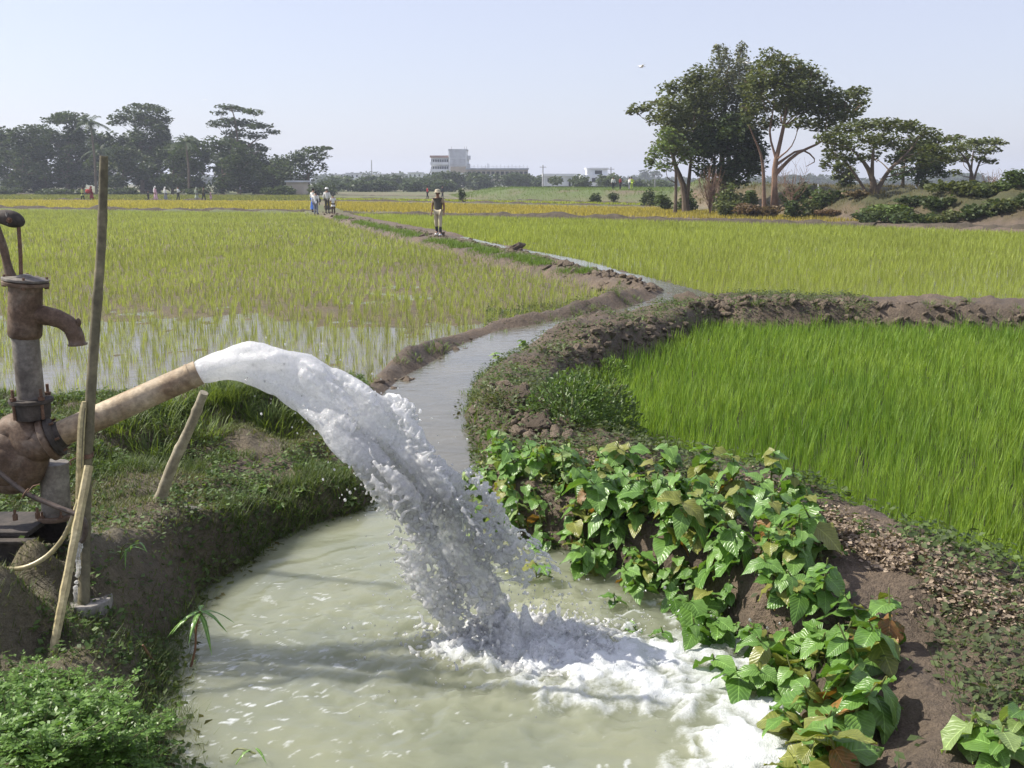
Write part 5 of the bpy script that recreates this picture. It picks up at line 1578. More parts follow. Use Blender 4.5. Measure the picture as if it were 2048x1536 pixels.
for i, s in enumerate((3, 6, 8, 11)):
    o = link('leaf', LANCE[i % 3], lw, pts[s] - Vector(lz)); o.scale = (.45, .45, .45)
    o.rotation_euler = (Matrix.Rotation(i * 2.1, 3, 'Z') @ Matrix.Rotation(.3, 3, 'X')).to_euler()
for (px, py, lb) in ((455, 1490, 'ragged reddish weed trailing in the shallow pool edge'), (250, 1240, 'thin bent weed stalk on the shaded bank slope')):
    p = P(px, py, .03); t = thing('trailing_weed', lb, 'plant', (p[0], p[1], hz(p[0], p[1])))
    mb = MB(); mb.tube(spline([(0, 0, -.01), (.02, -.01, .06), (.06, -.03, .09), (.12, -.05, .08)], 8), .004, 5); link('stem', mb.mesh('stem', STEM), t)
    for i in range(7):
        o = link('leaf', LANCE[i % 3], t, (.02 * i, -.008 * i, .03 + .012 * i)); o.scale = (.55, .55, .55)
        o.rotation_euler = (Matrix.Rotation(i * 1.7, 3, 'Z') @ Matrix.Rotation(.2, 3, 'X')).to_euler()
# ------------------------------------------------------------------ far buildings and poles
WHITEW = plain('whitewashed_wall', (.80, .82, .84), .85, .12, .6, .2, 0, .1, .01)
GREYC = plain('bare_concrete', (.55, .57, .60), .9, .2, .5, .2, 0, .2, .01)
TANC = plain('tan_plaster', (.50, .44, .36), .9, .15, .5, .2, 0, .2, .01)
DARKW = plain('dark_window_opening', (.04, .045, .05), .3, .1, 2)
ROOFR = plain('reddish_roof_edge', (.42, .28, .24), .8, .15, .5)
POLEM = plain('pole_grey', (.25, .25, .25), .8, .1, 2)
def bbox(Y, x0, x1, y0, y1, d, parent, name, mat, dy=0.0):
    """a wall block seen between pixel columns x0..x1 and rows y0..y1, d metres deep"""
    a = Wd(x0, y0, Y + dy); b = Wd(x1, y1, Y + dy)
    mb = MB(); mb.box(((a.x + b.x) / 2, Y + dy + d / 2, (a.z + b.z) / 2), (b.x - a.x, d, a.z - b.z))
    return mb.build(name, mat, parent, False)
def building(name, label, Y, px):
    b = Wd(px, 365, Y); z = hz(b.x, Y)
    return thing(name, label, 'building', (b.x, Y, z))
YB = 340
t = building('tower_building', 'white four storey building with blank stair tower and open balconies', YB, 900)
bbox(YB, 897, 934, 300, 366, 9, t, 'tower', WHITEW); bbox(YB, 896.5, 934.5, 298, 301, 9.6, t, 'roof_slab', GREYC, -.3)
bbox(YB, 899.5, 931, 301, 315.5, .4, t, 'panel', GREYC, -.25); bbox(YB, 899.5, 931, 317, 331, .4, t, 'panel', GREYC, -.25); bbox(YB, 901, 932, 333, 345, .4, t, 'panel', TANC, -.25)
bbox(YB, 862, 897, 314, 366, 8, t, 'wing', WHITEW, 1.2); rf = bbox(YB, 859.5, 897, 311, 315, 9, t, 'roof_slab', ROOFR, .4)
for i, (ya, yb) in enumerate(((319, 324), (333, 338), (346, 351))):
    wn_ = bbox(YB, 863, 896, ya, yb, .3, t, 'balcony_opening', DARKW, 1.0)
    for j in range(7):
        bbox(YB, 864.5 + j * 4.6, 865.5 + j * 4.6, ya - .2, yb + .2, .35, wn_, 'column', WHITEW, .85)
    bbox(YB, 860.5, 897, yb + .3, yb + 5.5, .5, t, 'parapet', WHITEW, .2)
bbox(YB, 934, 940.5, 311, 319, 3, t, 'balcony', GREYC, 1); bbox(YB, 934, 940, 328, 337, 3, t, 'balcony', GREYC, 1); bbox(YB, 934, 938, 319, 366, 3, t, 'side_wall', WHITEW, 2)
mb = MB()
for px in (903, 929, 933): mb.tube([Wd(px, 299, YB + 2), Wd(px, 293, YB + 2)], .06, 5)
mb.build('antenna', POLEM, t)
YB2 = 320
t = building('unfinished_building', 'long unfinished flat building with bare columns on its roof', YB2, 1000)
bbox(YB2, 932, 1056, 338, 366, 8, t, 'wall', TANC); bbox(YB2, 931, 1058, 336, 339, 9, t, 'roof_slab', GREYC, -.4)
for j in range(13): bbox(YB2, 936 + j * 9.4, 942 + j * 9.4, 343, 350, .4, t, 'window', DARKW, -.2)
for j in range(16): bbox(YB2, 940 + j * 7.6, 941 + j * 7.6, 331 - (j * 37 % 3), 337, .3, t, 'column', GREYC, 1 + j % 3)
bbox(YB2, 975, 977, 327, 337, .4, t, 'column', GREYC, 2); bbox(YB2, 940, 1050, 333.2, 333.9, .2, t, 'roof_beam', GREYC, 1.4)
YB3 = 250
t = building('white_house', 'low white house with dark windows on the far embankment', YB3, 1120)
bbox(YB3, 1088, 1158, 352, 372, 6, t, 'wall', WHITEW); bbox(YB3, 1085.5, 1160, 347.5, 352.5, 7, t, 'roof_slab', WHITEW, -.5); bbox(YB3, 1084.5, 1090, 349, 372, 1, t, 'end_wall', WHITEW, -.3)
for (a, b) in ((1095, 1104), (1117, 1126)):
    f = bbox(YB3, a, b, 356.5, 363.5, .3, t, 'window', DARKW, -.15); bbox(YB3, (a + b) / 2 - .4, (a + b) / 2 + .4, 356.5, 363.5, .1, f, 'mullion', WHITEW, -.25)
bbox(YB3, 1136, 1156, 357, 372, .3, t, 'verandah', DARKW, -.15)
for q in (1136, 1142, 1149, 1155): bbox(YB3, q, q + 1.2, 356, 372, .3, t, 'column', WHITEW, -.5)
t = building('white_house', 'white house with raised roof tower behind roadside trees', 262, 1190)
bbox(262, 1161, 1222, 350, 372, 7, t, 'wall', WHITEW); bbox(262, 1174, 1215, 336.5, 350, 5, t, 'upper_storey', WHITEW, 1); bbox(262, 1172, 1217, 335.5, 338, 6, t, 'roof_slab', WHITEW, .6); bbox(262, 1174, 1180, 336, 350, .5, t, 'pillar', WHITEW, .3)
for (a, b, c, d) in ((1167, 1174, 356, 364), (1184, 1191, 356, 364), (1205, 1213, 356, 364), (1190, 1204, 341, 348)): bbox(262, a, b, c, d, .3, t, 'window', DARKW, -.15 if c > 350 else .85)
for i, (px, a, b, Y, lb) in enumerate(((672, 350, 360, 420, 'tiny pale house at the near end of the hazy tree belt'), (705, 347, 359, 430, 'tiny white house under the hazy tree belt beside the mast'), (765, 349, 360, 410, 'long pale shed in the haze beyond the hedgerow'), (830, 346, 360, 400, 'pale two storey house in the haze beside the tower building'), (738, 352, 361, 390, 'small grey shed in the haze by the mast'))):
    wv = (9, 14, 16, 14, 10)[i]
    t = building('far_house', lb, Y, px)
    bbox(Y, px - wv, px + wv, a, 366, 8, t, 'wall', WHITEW if i != 4 else GREYC); bbox(Y, px - wv - 1, px + wv + 1, a - 1.5, a + .2, 9, t, 'roof_slab', GREYC, -.5)
    for j in range(3): bbox(Y, px - wv + 3 + j * wv * .65, px - wv + 6 + j * wv * .65, a + 3, a + 7, .3, t, 'window', DARKW, -.2)
t = building('field_hut', 'small hut in the shade of the far woods', 192, 582)
bbox(192, 572, 606, 364, 388, 5, t, 'wall', TANC, -14); bbox(192, 569, 609, 361, 364.5, 6, t, 'roof_slab', GREYC, -14.5)
def pole_(label, px, y0, y1, Y, r, arms=True, lean=0, mat=None, name='utility_pole'):
    b = Wd(px, y0, Y); z = hz(b.x, Y)
    t = thing(name, label, 'pole', (b.x, Y, z))
    tp = Wd(px + lean, y1, Y)
    mb = MB(); mb.tube([(b.x, Y, z - .2), tp], [r, r * .75], 8); mb.build('shaft', mat or POLEM, t)
    if arms:
        mb = MB(); mb.box((tp.x, Y, tp.z - .5), (1.6, .12, .12)); mb.build('crossarm', POLEM, t, False)
        for s in (-.7, 0, .7):
            mb = MB(); mb.lathe((tp.x + s, Y, tp.z - .44), (tp.x + s, Y, tp.z), [(0, .04), (.05, .07), (.12, .07), (.16, .03)], 8); mb.build('insulator', WHITEW, t)
pole_('tall thin mast among the far houses', 743, 362, 320, 330, .16, False)
pole_('utility pole between the unfinished building and the white house', 1086, 368, 330, 248, .14)
pole_('utility pole beside the house with raised roof tower', 1222, 372, 334, 240, .13)
pole_('short utility pole on the embankment behind the bushes', 1310, 375, 345, 230, .12, True)
pole_('thin white pole leaning on the shrubby bank', 1842, 412, 372, 59, .06, False, -12, WHITEW, 'leaning_pole')
pole_('short white stick leaning on the brown mound', 1640, 392, 368, 66, .045, False, -4, WHITEW, 'leaning_pole')
# white cloth or bag hung on the leaning pole's foot
c = Wd(1840, 405, 59)
t = thing('cloth_bundle', 'small white cloth hanging from the foot of the leaning pole', 'cloth', (c.x, c.y, c.z - .3))
mb = MB(); mb.tube(spline([c + Vector((0, 0, .3)), c + Vector((.04, 0, 0)), c + Vector((-.03, 0, -.35))], 6), [.04, .1, .14, .15, .12, .05], 8); mb.build('cloth', WHITEW, t)
# tin sheet sign by the far trees
b = Wd(1207 - 225, 352, 300)
t = thing('sign_board', 'small pale board on two posts before the unfinished building', 'sign', (b.x, 300, 0))
bbox(300, 976, 986, 350, 354, .1, t, 'board', WHITEW); bbox(300, 976.5, 977.2, 354, 366, .15, t, 'post', POLEM, .15); bbox(300, 984.8, 985.5, 354, 366, .15, t, 'post', POLEM, .15)

# ------------------------------------------------------------------ birds over the grove
FEATH = plain('white_feather', (.85, .85, .84), .8, .05, 20)
def bird(label, px, py, Y, s, az):
    c = Wd(px, py, Y)
    t = thing('egret', label, 'bird', c, az)
    mb = MB(); mb.tube(spline([(-.28 * s, 0, 0), (-.1 * s, 0, 0), (.12 * s, 0, .02 * s), (.24 * s, 0, .06 * s), (.36 * s, 0, .05 * s), (.5 * s, 0, .04 * s)], 12),
                       [.02 * s, .05 * s, .075 * s, .085 * s, .085 * s, .075 * s, .055 * s, .035 * s, .03 * s, .035 * s, .025 * s, .006 * s], 10)
    # wings grow out of the same body
    for sd in (-1, 1):
        V = [(.12 * s, sd * .05 * s, .04 * s), (-.12 * s, sd * .05 * s, .03 * s), (.14 * s, sd * .32 * s, .22 * s), (-.14 * s, sd * .34 * s, .18 * s), (.02 * s, sd * .68 * s, .20 * s), (-.14 * s, sd * .62 * s, .16 * s)]
        V2 = [(x, y, z - .018 * s) for x, y, z in V]
        F = [(0, 2, 3, 1), (2, 4, 5, 3), (6, 7, 9, 8), (8, 9, 11, 10), (0, 1, 7, 6), (0, 6, 8, 2), (2, 8, 10, 4), (4, 10, 11, 5), (5, 11, 9, 3), (3, 9, 7, 1)]
        mb.add(V + V2, F)
    mb.tube([(-.2 * s, .02 * s, -.02 * s), (-.55 * s, .02 * s, -.03 * s)], .008 * s, 5); mb.tube([(-.2 * s, -.02 * s, -.02 * s), (-.55 * s, -.02 * s, -.03 * s)], .008 * s, 5)
    link('body', mb.mesh('body', FEATH), t)
bird('white egret flying in clear sky beside the grove', 1283, 134, 58, .55, .4)
bird('white egret flying across the top of the grove', 1496, 127, 58, .5, .9)
bird('tiny white bird high above the far woods', 410, 200, 150, .5, 2.2)
# ------------------------------------------------------------------ people
def skin_mesh(verts, edges, radii, mat, sub=2, root=0, name='body'):
    me = bpy.data.meshes.new('tmp'); me.from_pydata([tuple(v) for v in verts], edges, [])
    o = bpy.data.objects.new('tmp', me); COL.objects.link(o)
    md = o.modifiers.new('skin', 'SKIN'); md.branch_smoothing = .4; md.use_smooth_shade = True
    if not me.skin_vertices: me.skin_vertices  # layer is made by the modifier
    for i, sv in enumerate(me.skin_vertices[0].data):
        r = radii[i]; sv.radius = (r, r) if not hasattr(r, '__len__') else r
        sv.use_root = (i == root)
    if sub:
        s = o.modifiers.new('sub', 'SUBSURF'); s.levels = sub; s.render_levels = sub
    dg = bpy.context.evaluated_depsgraph_get()
    m2 = bpy.data.meshes.new_from_object(o.evaluated_get(dg), depsgraph=dg)
    bpy.data.objects.remove(o)
    m2.name = name; m2.materials.clear(); m2.materials.append(mat)
    return m2

def cloth(name, c): return plain(name, c, .85, .12, 6, .2, 0, .3, .01)
SKIN = plain('brown_skin', (.23, .125, .075), .55, .1, 10, .35, 0, .1, .003)
HAIR = plain('black_hair', (.012, .010, .010), .5, .2, 30)
CL = {'white': cloth('white_cloth', (.72, .72, .70)), 'pink': cloth('pink_cloth', (.62, .40, .48)), 'red': cloth('dark_red_cloth', (.24, .035, .045)), 'dark': cloth('dark_cloth', (.035, .035, .045)), 'grey': cloth('grey_cloth', (.24, .25, .28)),
      'olive': cloth('olive_cloth', (.15, .135, .095)), 'khaki': cloth('khaki_cloth', (.46, .41, .30)), 'lime': cloth('lime_cloth', (.50, .58, .22)), 'blue': cloth('blue_cloth', (.05, .13, .45)), 'sage': cloth('sage_cloth', (.34, .38, .31)), 'brown': cloth('brown_cloth', (.10, .07, .05)),
      'charcoal': cloth('charcoal_cloth', (.085, .08, .07)), 'brightred': cloth('red_cloth', (.42, .05, .05)), 'tan': cloth('tan_cloth', (.36, .29, .20)), 'hivis': cloth('yellow_green_cloth', (.55, .68, .08))}

def person(label, p, h, az, pose='stand', top='white', legs='grey', hem=None, scarf=None, hat=None, shoes='dark', sleeve=.55, stride=.0, seed=0, arms=None, vest=None, group=None, socks=None, tuck=True):
    """a figure of height h at ground point p, facing az (0 = towards the camera); hem = height of a dress's lower edge as a share of h"""
    s = h / 1.70
    gz_ = hz(p[0], p[1])
    t = thing('person', label, 'person', (p[0], p[1], gz_), az, group)
    st = stride
    J = {'pel': (0, 0, .93), 'wst': (0, 0, 1.06), 'cst': (0, -.005, 1.25), 'upc': (0, .0, 1.37), 'nck': (0, -.01, 1.46), 'hd0': (0, -.025, 1.53), 'hd1': (0, -.03, 1.60), 'hd2': (0, -.02, 1.67), 'nose': (0, -.115, 1.575)}
    for k_, sd in (('L', -1), ('R', 1)):
        f = st * sd
        J['sh' + k_] = (sd * .165, 0, 1.38)
        el, wr = ((sd * .235, .02, 1.11), (sd * .25, -.06 - .02 * sd, .87)) if not arms or not arms.get(k_) else arms[k_]
        J['el' + k_] = el; J['wr' + k_] = wr
        d = Vector(wr) - Vector(el); d.normalize()
        pm_ = Vector(wr) + d * .075; J['pa' + k_] = tuple(pm_)
        sidev = Vector((0, 1, 0)) if abs(d.z) > .6 else Vector((1, 0, 0))
        sidev = (sidev - d * sidev.dot(d)).normalized()
        curl = sidev.cross(d) * (-sd)
        for fi, (off, ln) in enumerate(((-.030, .060), (-.011, .075), (.010, .070), (.029, .055))):
            a_ = pm_ + sidev * off; J['f%d%sa' % (fi, k_)] = tuple(a_ + d * ln * .55 + curl * .008); J['f%d%sb' % (fi, k_)] = tuple(a_ + d * ln + curl * .028)
        J['th' + k_ + 'a'] = tuple(Vector(wr) + d * .035 - sidev * .042 + curl * .01); J['th' + k_ + 'b'] = tuple(Vector(wr) + d * .075 - sidev * .058 + curl * .02)
        J['hp' + k_] = (sd * .085, 0, .90); J['kn' + k_] = (sd * .095, -.02 - f * .55, .50 + abs(f) * .02)
        J['an' + k_] = (sd * .10, .01 - f + (.06 if f < 0 else 0), .085 + (.05 if f < 0 and st else 0)); J['to' + k_] = (sd * .115, -.16 - f + (.05 if f < 0 else 0), .035)
        J['he' + k_] = (sd * .10, .045 - f + (.06 if f < 0 else 0), .045 + (.05 if f < 0 and st else 0))
    R_b = {'pel': (.135, .105), 'wst': (.115, .09), 'cst': (.145, .105), 'upc': (.12, .085), 'nck': .052, 'hd0': (.068, .075), 'hd1': (.078, .092), 'hd2': (.062, .07), 'nose': .012}
    for k_ in 'LR':
        R_b.update({'sh' + k_: .062, 'el' + k_: .043, 'wr' + k_: .028, 'pa' + k_: (.038, .02), 'hp' + k_: .088, 'kn' + k_: .056, 'an' + k_: .038, 'to' + k_: (.038, .024), 'he' + k_: .032, 'th' + k_ + 'a': .011, 'th' + k_ + 'b': .009})
        for fi in range(4): R_b['f%d%sa' % (fi, k_)] = .0095; R_b['f%d%sb' % (fi, k_)] = .008
    E = [('pel', 'wst'), ('wst', 'cst'), ('cst', 'upc'), ('upc', 'nck'), ('nck', 'hd0'), ('hd0', 'hd1'), ('hd1', 'hd2'), ('hd1', 'nose')]
    for k_ in 'LR':
        E += [('upc', 'sh' + k_), ('sh' + k_, 'el' + k_), ('el' + k_, 'wr' + k_), ('wr' + k_, 'pa' + k_), ('pel', 'hp' + k_), ('hp' + k_, 'kn' + k_), ('kn' + k_, 'an' + k_), ('an' + k_, 'to' + k_), ('an' + k_, 'he' + k_), ('wr' + k_, 'th' + k_ + 'a'), ('th' + k_ + 'a', 'th' + k_ + 'b')]
        for fi in range(4): E += [('pa' + k_, 'f%d%sa' % (fi, k_)), ('f%d%sa' % (fi, k_), 'f%d%sb' % (fi, k_))]
    def sub(keys, edges, grow, name, mat, lev=2, extra=None):
        lev = lev if p[1] < 60 else 1
        ks = list(keys); ix = {k: i for i, k in enumerate(ks)}
        pos = dict(J); pos.update(extra or {})
        rad = []
        for k in ks:
            r = R_b.get(k, .05)
            rad.append(tuple((q + grow) * s for q in r) if hasattr(r, '__len__') else (r + grow) * s)
        m = skin_mesh([Vector(pos[k]) * s for k in ks], [(ix[a], ix[b]) for a, b in edges if a in ix and b in ix], rad, mat, lev, 0, name)
        return link(name, m, t)
    sub(J.keys(), E, 0, 'body', SKIN, 2)
    # shirt: torso and upper arms
    ex = {}
    for k_ in 'LR':
        a, b, c = Vector(J['sh' + k_]), Vector(J['el' + k_]), Vector(J['wr' + k_])
        q = a.lerp(b, min(1, sleeve * 1.25)) if sleeve < .8 else b.lerp(c, .85)
        ex['sl' + k_] = tuple(q); R_b['sl' + k_] = .050 if sleeve < .8 else .036
    ks = ['cst', 'wst', 'upc', 'shL', 'shR'] + (['elL', 'elR'] if sleeve >= .8 else []) + ['slL', 'slR', 'pel']
    es = [('cst', 'wst'), ('wst', 'pel'), ('cst', 'upc'), ('upc', 'shL'), ('upc', 'shR')] + ([('shL', 'elL'), ('elL', 'slL'), ('shR', 'elR'), ('elR', 'slR')] if sleeve >= .8 else [('shL', 'slL'), ('shR', 'slR')])
    sub(ks, es, .02, 'shirt', CL[top], 2, ex)
    if vest:
        sub(['cst', 'wst', 'upc', 'pel'], [('cst', 'wst'), ('wst', 'pel'), ('cst', 'upc')], .034, 'vest', CL[vest], 2)
    # trousers
    ex = {}
    for k_ in 'LR':
        ex['cu' + k_] = tuple(Vector(J['kn' + k_]).lerp(Vector(J['an' + k_]), .92 if not socks else .45)); R_b['cu' + k_] = .050
    sub(['pel', 'hpL', 'hpR', 'knL', 'knR', 'cuL', 'cuR'], [('pel', 'hpL'), ('pel', 'hpR'), ('hpL', 'knL'), ('hpR', 'knR'), ('knL', 'cuL'), ('knR', 'cuR')], .018, 'trousers', CL[legs], 2, ex)
    for k_ in 'LR':
        if socks:
            mb = MB(); mb.tube([Vector(J['kn' + k_]).lerp(Vector(J['an' + k_]), .42) * s, Vector(J['kn' + k_]).lerp(Vector(J['an' + k_]), .75) * s, Vector(J['an' + k_]) * s], [.056 * s, .055 * s, .05 * s], 10); link('boot', mb.mesh('boot', CL[socks]), t)
        a, b, c = (Vector(J[q + k_]) * s for q in ('he', 'an', 'to'))
        mb = MB(); mb.tube([a + Vector((0, .02, -.005)) * s, a.lerp(c, .3), a.lerp(c, .75), c + Vector((0, -.035, -.005)) * s], [.042 * s, .048 * s, .045 * s, .028 * s], 10); link('shoe', mb.mesh('shoe', CL[shoes]), t)
    if hem is not None:
        mb = MB(); V, F = [], []
        rows = [(1.0, .135, .11), (.86, .17, .145), (.70, .19, .17), (max(hem, .08) * 1.70, .24, .22 + abs(st) * .3)]
        n_ = 20
        for ri, (z, rx, ry) in enumerate(rows):
            for i in range(n_):
                a = 2 * math.pi * i / n_; w_ = 1 + (.06 * math.sin(a * 5 + seed) if ri > 1 else 0)
                V.append((math.cos(a) * rx * w_ * s, math.sin(a) * ry * w_ * s, z * s))
        for ri in range(len(rows) - 1):
            for i in range(n_):
                j = (i + 1) % n_; F.append((ri * n_ + i, ri * n_ + j, (ri + 1) * n_ + j, (ri + 1) * n_ + i))
        mb.add(V, F); link('skirt', mb.mesh('skirt', CL[top if hem > .1 and tuck else legs]), t)
    hc = Vector((0, -.02, 1.605)) * s
    if scarf:
        mb = MB(); mb.ball(hc + Vector((0, .018, .008)) * s, (.098 * s, .105 * s, .115 * s), 14, 9)
        mb.tube(spline([hc + Vector((0, .07, -.02)) * s, hc + Vector((0, .10, -.16)) * s, hc + Vector((0, .135, -.36)) * s, hc + Vector((0, .15, -.62)) * s], 8), [.07 * s, .09 * s, .10 * s, .11 * s, .12 * s, .12 * s, .12 * s, .10 * s], 12)
        link('headscarf', mb.mesh('headscarf', CL[scarf]), t)
    else:
        mb = MB(); mb.ball(hc + Vector((0, .018, .022)) * s, (.086 * s, .10 * s, .092 * s), 14, 9); link('hair', mb.mesh('hair', HAIR), t)
    if hat:
        mb = MB(); c0_ = hc + Vector((0, .0, .045)) * s
        mb.lathe(c0_, c0_ + Vector((0, 0, 1)), [(-.015 * s, .10 * s), (-.028 * s, .165 * s), (-.02 * s, .168 * s), (.0, .112 * s), (.055 * s, .108 * s), (.088 * s, .085 * s), (.1 * s, .03 * s)], 20)
        link('hat', mb.mesh('hat', CL[hat]), t)
    for sd in (-1, 1):
        mb = MB(); mb.ball(Vector((sd * .032, -.105, 1.598)) * s, .011 * s, 6, 5); link('eye', mb.mesh('eye', HAIR), t)
        mb = MB(); mb.ball(Vector((sd * .082, -.01, 1.585)) * s, (.012 * s, .02 * s, .03 * s), 6, 5); link('ear', mb.mesh('ear', SKIN), t)
    mb = MB(); mb.ball(Vector((0, -.105, 1.535)) * s, (.024 * s, .008 * s, .006 * s), 8, 5); link('mouth', mb.mesh('mouth', CL['red']), t)
    return t
def gp(px, py, z): q = P(px, py, z); return (q[0], q[1])
def at_y(px, Y): q = Wd(px, 400, Y); return (q.x, Y)
person('man in pale bush hat, olive vest and khaki trousers standing on the channel bund', gp(877, 471, .14), 1.72, -.25, top='tan', vest='charcoal', legs='khaki', hat='khaki', shoes='white', socks='dark', sleeve=.5, stride=.07, seed=1)
G2 = 'people standing on the far end of the bund'
person('man in white shirt and grey trousers with dark bag beside the blue wrapped person', gp(632, 426, .12), 1.68, 2.9, top='white', legs='grey', sleeve=.9, seed=2, group=G2)
person('person in white shirt and blue wrap behind the man with the bag', (gp(622, 424, .12)[0], gp(622, 424, .12)[1] + 1.0), 1.68, 2.6, top='white', legs='blue', hem=.12, tuck=False, sleeve=.9, seed=3, group=G2)
person('man in white shirt, cap and dark trousers seen from behind', gp(655, 426, .12), 1.66, 3.0, top='white', legs='charcoal', hat='white', sleeve=.9, seed=4, group=G2)
person('barelegged boy in long white shirt beside the capped man', gp(667, 428.5, .12), 1.30, 3.3, top='white', legs='brown', hem=.42, sleeve=.6, seed=5, group=G2)
q = gp(638, 426, .12); bg = thing('shoulder_bag', 'dark bag hanging at the side of the white shirted man', 'bag', (q[0], q[1], hz(*q) + .78))
mb = MB(); mb.box((q[0], q[1] - .02, hz(*q) + .9), (.3, .14, .26)); mb.build('pouch', CL['dark'], bg, False, .03)
mb = MB(); mb.tube(spline([(q[0] - .13, q[1], hz(*q) + 1.0), (q[0] - .2, q[1], hz(*q) + 1.3), (q[0] - .05, q[1], hz(*q) + 1.38), (q[0] + .1, q[1], hz(*q) + 1.02)], 10), .015, 5); mb.build('strap', CL['dark'], bg)
G3 = 'walkers in a file on the path below the woods'
E_ = math.pi / 2
def wk(px, label, h, **kw): return person(label, gp(px, 403, -.02), h, E_ if 'az' not in kw else kw.pop('az'), group=G3, **kw)
wk(166, 'walker in lime green top and dark trousers', 1.66, top='lime', legs='dark', hem=.42, sleeve=.9, stride=.14, seed=6)
wk(184, 'walker in dark red dress carrying a red bundle', 1.70, top='red', legs='red', hem=.2, scarf='red', sleeve=.9, stride=.12, seed=7)
wk(297, 'small child in dark clothes following the pink dressed woman', 1.22, top='dark', legs='dark', sleeve=.9, stride=.05, seed=8)
wk(312, 'woman in pink dress with long white headscarf', 1.74, top='pink', legs='pink', hem=.16, scarf='white', sleeve=.9, stride=.08, seed=9)
wk(332, 'woman in white headscarf and grey skirt', 1.66, top='white', legs='grey', hem=.15, tuck=False, scarf='white', sleeve=.9, stride=.08, seed=10)
wk(357, 'walker in white shirt and dark trousers carrying something in front', 1.70, top='white', legs='charcoal', sleeve=.9, stride=.10, seed=11, arms={'L': ((-.22, -.10, 1.12), (-.12, -.30, 1.08)), 'R': ((.22, -.10, 1.12), (.12, -.30, 1.08))})
wk(394, 'walker in sage green dress and scarf', 1.60, top='sage', legs='grey', hem=.26, scarf='sage', sleeve=.9, stride=.12, seed=12)
wk(408, 'walker in olive top and black trousers reaching to the pink child', 1.66, top='olive', legs='dark', sleeve=.9, stride=.17, seed=13, arms={'R': ((.2, -.25, 1.28), (.12, -.48, 1.16))})
wk(422, 'small child in pink dress at the front of the file', 1.15, top='pink', legs='pink', hem=.3, sleeve=.6, stride=.08, seed=14)
q = gp(178, 403, -.02); t = thing('cloth_bundle', 'red cloth bundle carried at the side of the dark red dressed walker', 'bundle', (q[0], q[1], 1.0)); mb = MB(); mb.ball((q[0], q[1] - .1, 1.15), (.3, .2, .26), 12, 8); mb.build('bundle', CL['brightred'], t)
q = gp(352, 403, -.02)
person('person in red walking past the end of the grassy embankment', gp(855, 398, -.05), 1.66, -E_ * .8, top='brightred', legs='dark', sleeve=.9, stride=.12, seed=15)
person('person in dark clothes half hidden behind the man with the hat', gp(885, 398, -.05), 1.72, E_, top='dark', legs='dark', sleeve=.9, stride=.08, seed=16)
person('far person in pale shirt crossing the fields before the woods', gp(481, 390.5, -.05), 1.6, E_, top='grey', legs='charcoal', sleeve=.9, seed=17)
G4 = 'people on top of the far embankment'
for i, (px, a, b, lb) in enumerate(((1226, 'white', 'dark', 'person in white shirt on top of the embankment'), (1240, 'brightred', 'dark', 'person in red shirt on top of the embankment'), (1258, 'white', 'grey', 'person in white shirt and grey trousers further along the embankment'), (1262, 'hivis', 'hivis', 'person in bright yellow green clothes on the embankment'))):
    person(lb, at_y(px, 128 + i), 1.62, 1.0 * i, top=a, legs=b, sleeve=.9, seed=18 + i, group=G4)
# ------------------------------------------------------------------ trees
BARK_RED = plain('reddish_bark', (.21, .135, .095), .85, .3, 3, .2, 0, .8, .03)
BARK = plain('grey_brown_bark', (.13, .10, .075), .9, .3, 3, .2, 0, .8, .03)
CROWN = leafy('tree_leaf', .30, .55, .25)

def crown_leaves(cl, size, ca, cb, dens, seed, flat=.55):
    """leaf sprays through a set of ellipsoid clumps: cl = (centre, rx, ry, rz)"""
    parts = []
    for i, (c, rx, ry, rz) in enumerate(cl):
        area = (rx * ry + rx * rz + ry * rz) * 4
        n = int(min(1800, max(80, 6.0 * dens * area / (size * size))))
        d = RNG.normal(0, 1, (n, 3)); d /= np.linalg.norm(d, axis=1)[:, None]
        q = RNG.random(n) ** (1 / 2.0)
        p = d * q[:, None]
        # lumpy outline: twigs bunch together, gaps between
        nz = fbm(p[:, 0] * 2.4 + i * 7.3, p[:, 1] * 2.4, p[:, 2] * 2.8, seed=seed + i, octv=3)
        keep = nz > .43 + .10 * (RNG.random(n) - .5)
        p = p[keep] * (1 + .55 * (nz[keep] - .5))[:, None]; n = len(p)
        if n == 0: continue
        p = p * np.array([rx, ry, rz])[None]
        shade = .80 + .4 * fbm(np.full(n, i * 1.7), p[:, 2] * .3, seed=seed + 5)
        p = p + np.array(c)[None]
        nr = RNG.normal(0, flat, (n, 3)); nr[:, 2] += 1; nr /= np.linalg.norm(nr, axis=1)[:, None]
        a = RNG.random(n) * 6.28
        t = np.stack([np.cos(a), np.sin(a), RNG.normal(-.15, .3, n)], -1); t /= np.linalg.norm(t, axis=1)[:, None]
        s = np.cross(t, nr); s /= np.linalg.norm(s, axis=1)[:, None] + 1e-9
        L = (size * RNG.uniform(.6, 1.35, n))[:, None]
        V = np.stack([p - t * L * .5, p + s * L * .32, p + t * L * .55 - nr * L * .12, p - s * L * .32], 1).reshape(-1, 3)
        F = ((np.arange(n) * 4)[:, None, None] + np.array([[0, 1, 2], [0, 2, 3]])[None]).reshape(-1, 3)
        col = colvar(n, ca, cb, .22) * shade[:, None]
        parts.append((V, F, np.repeat(col, 4, 0)))
    return join(parts)

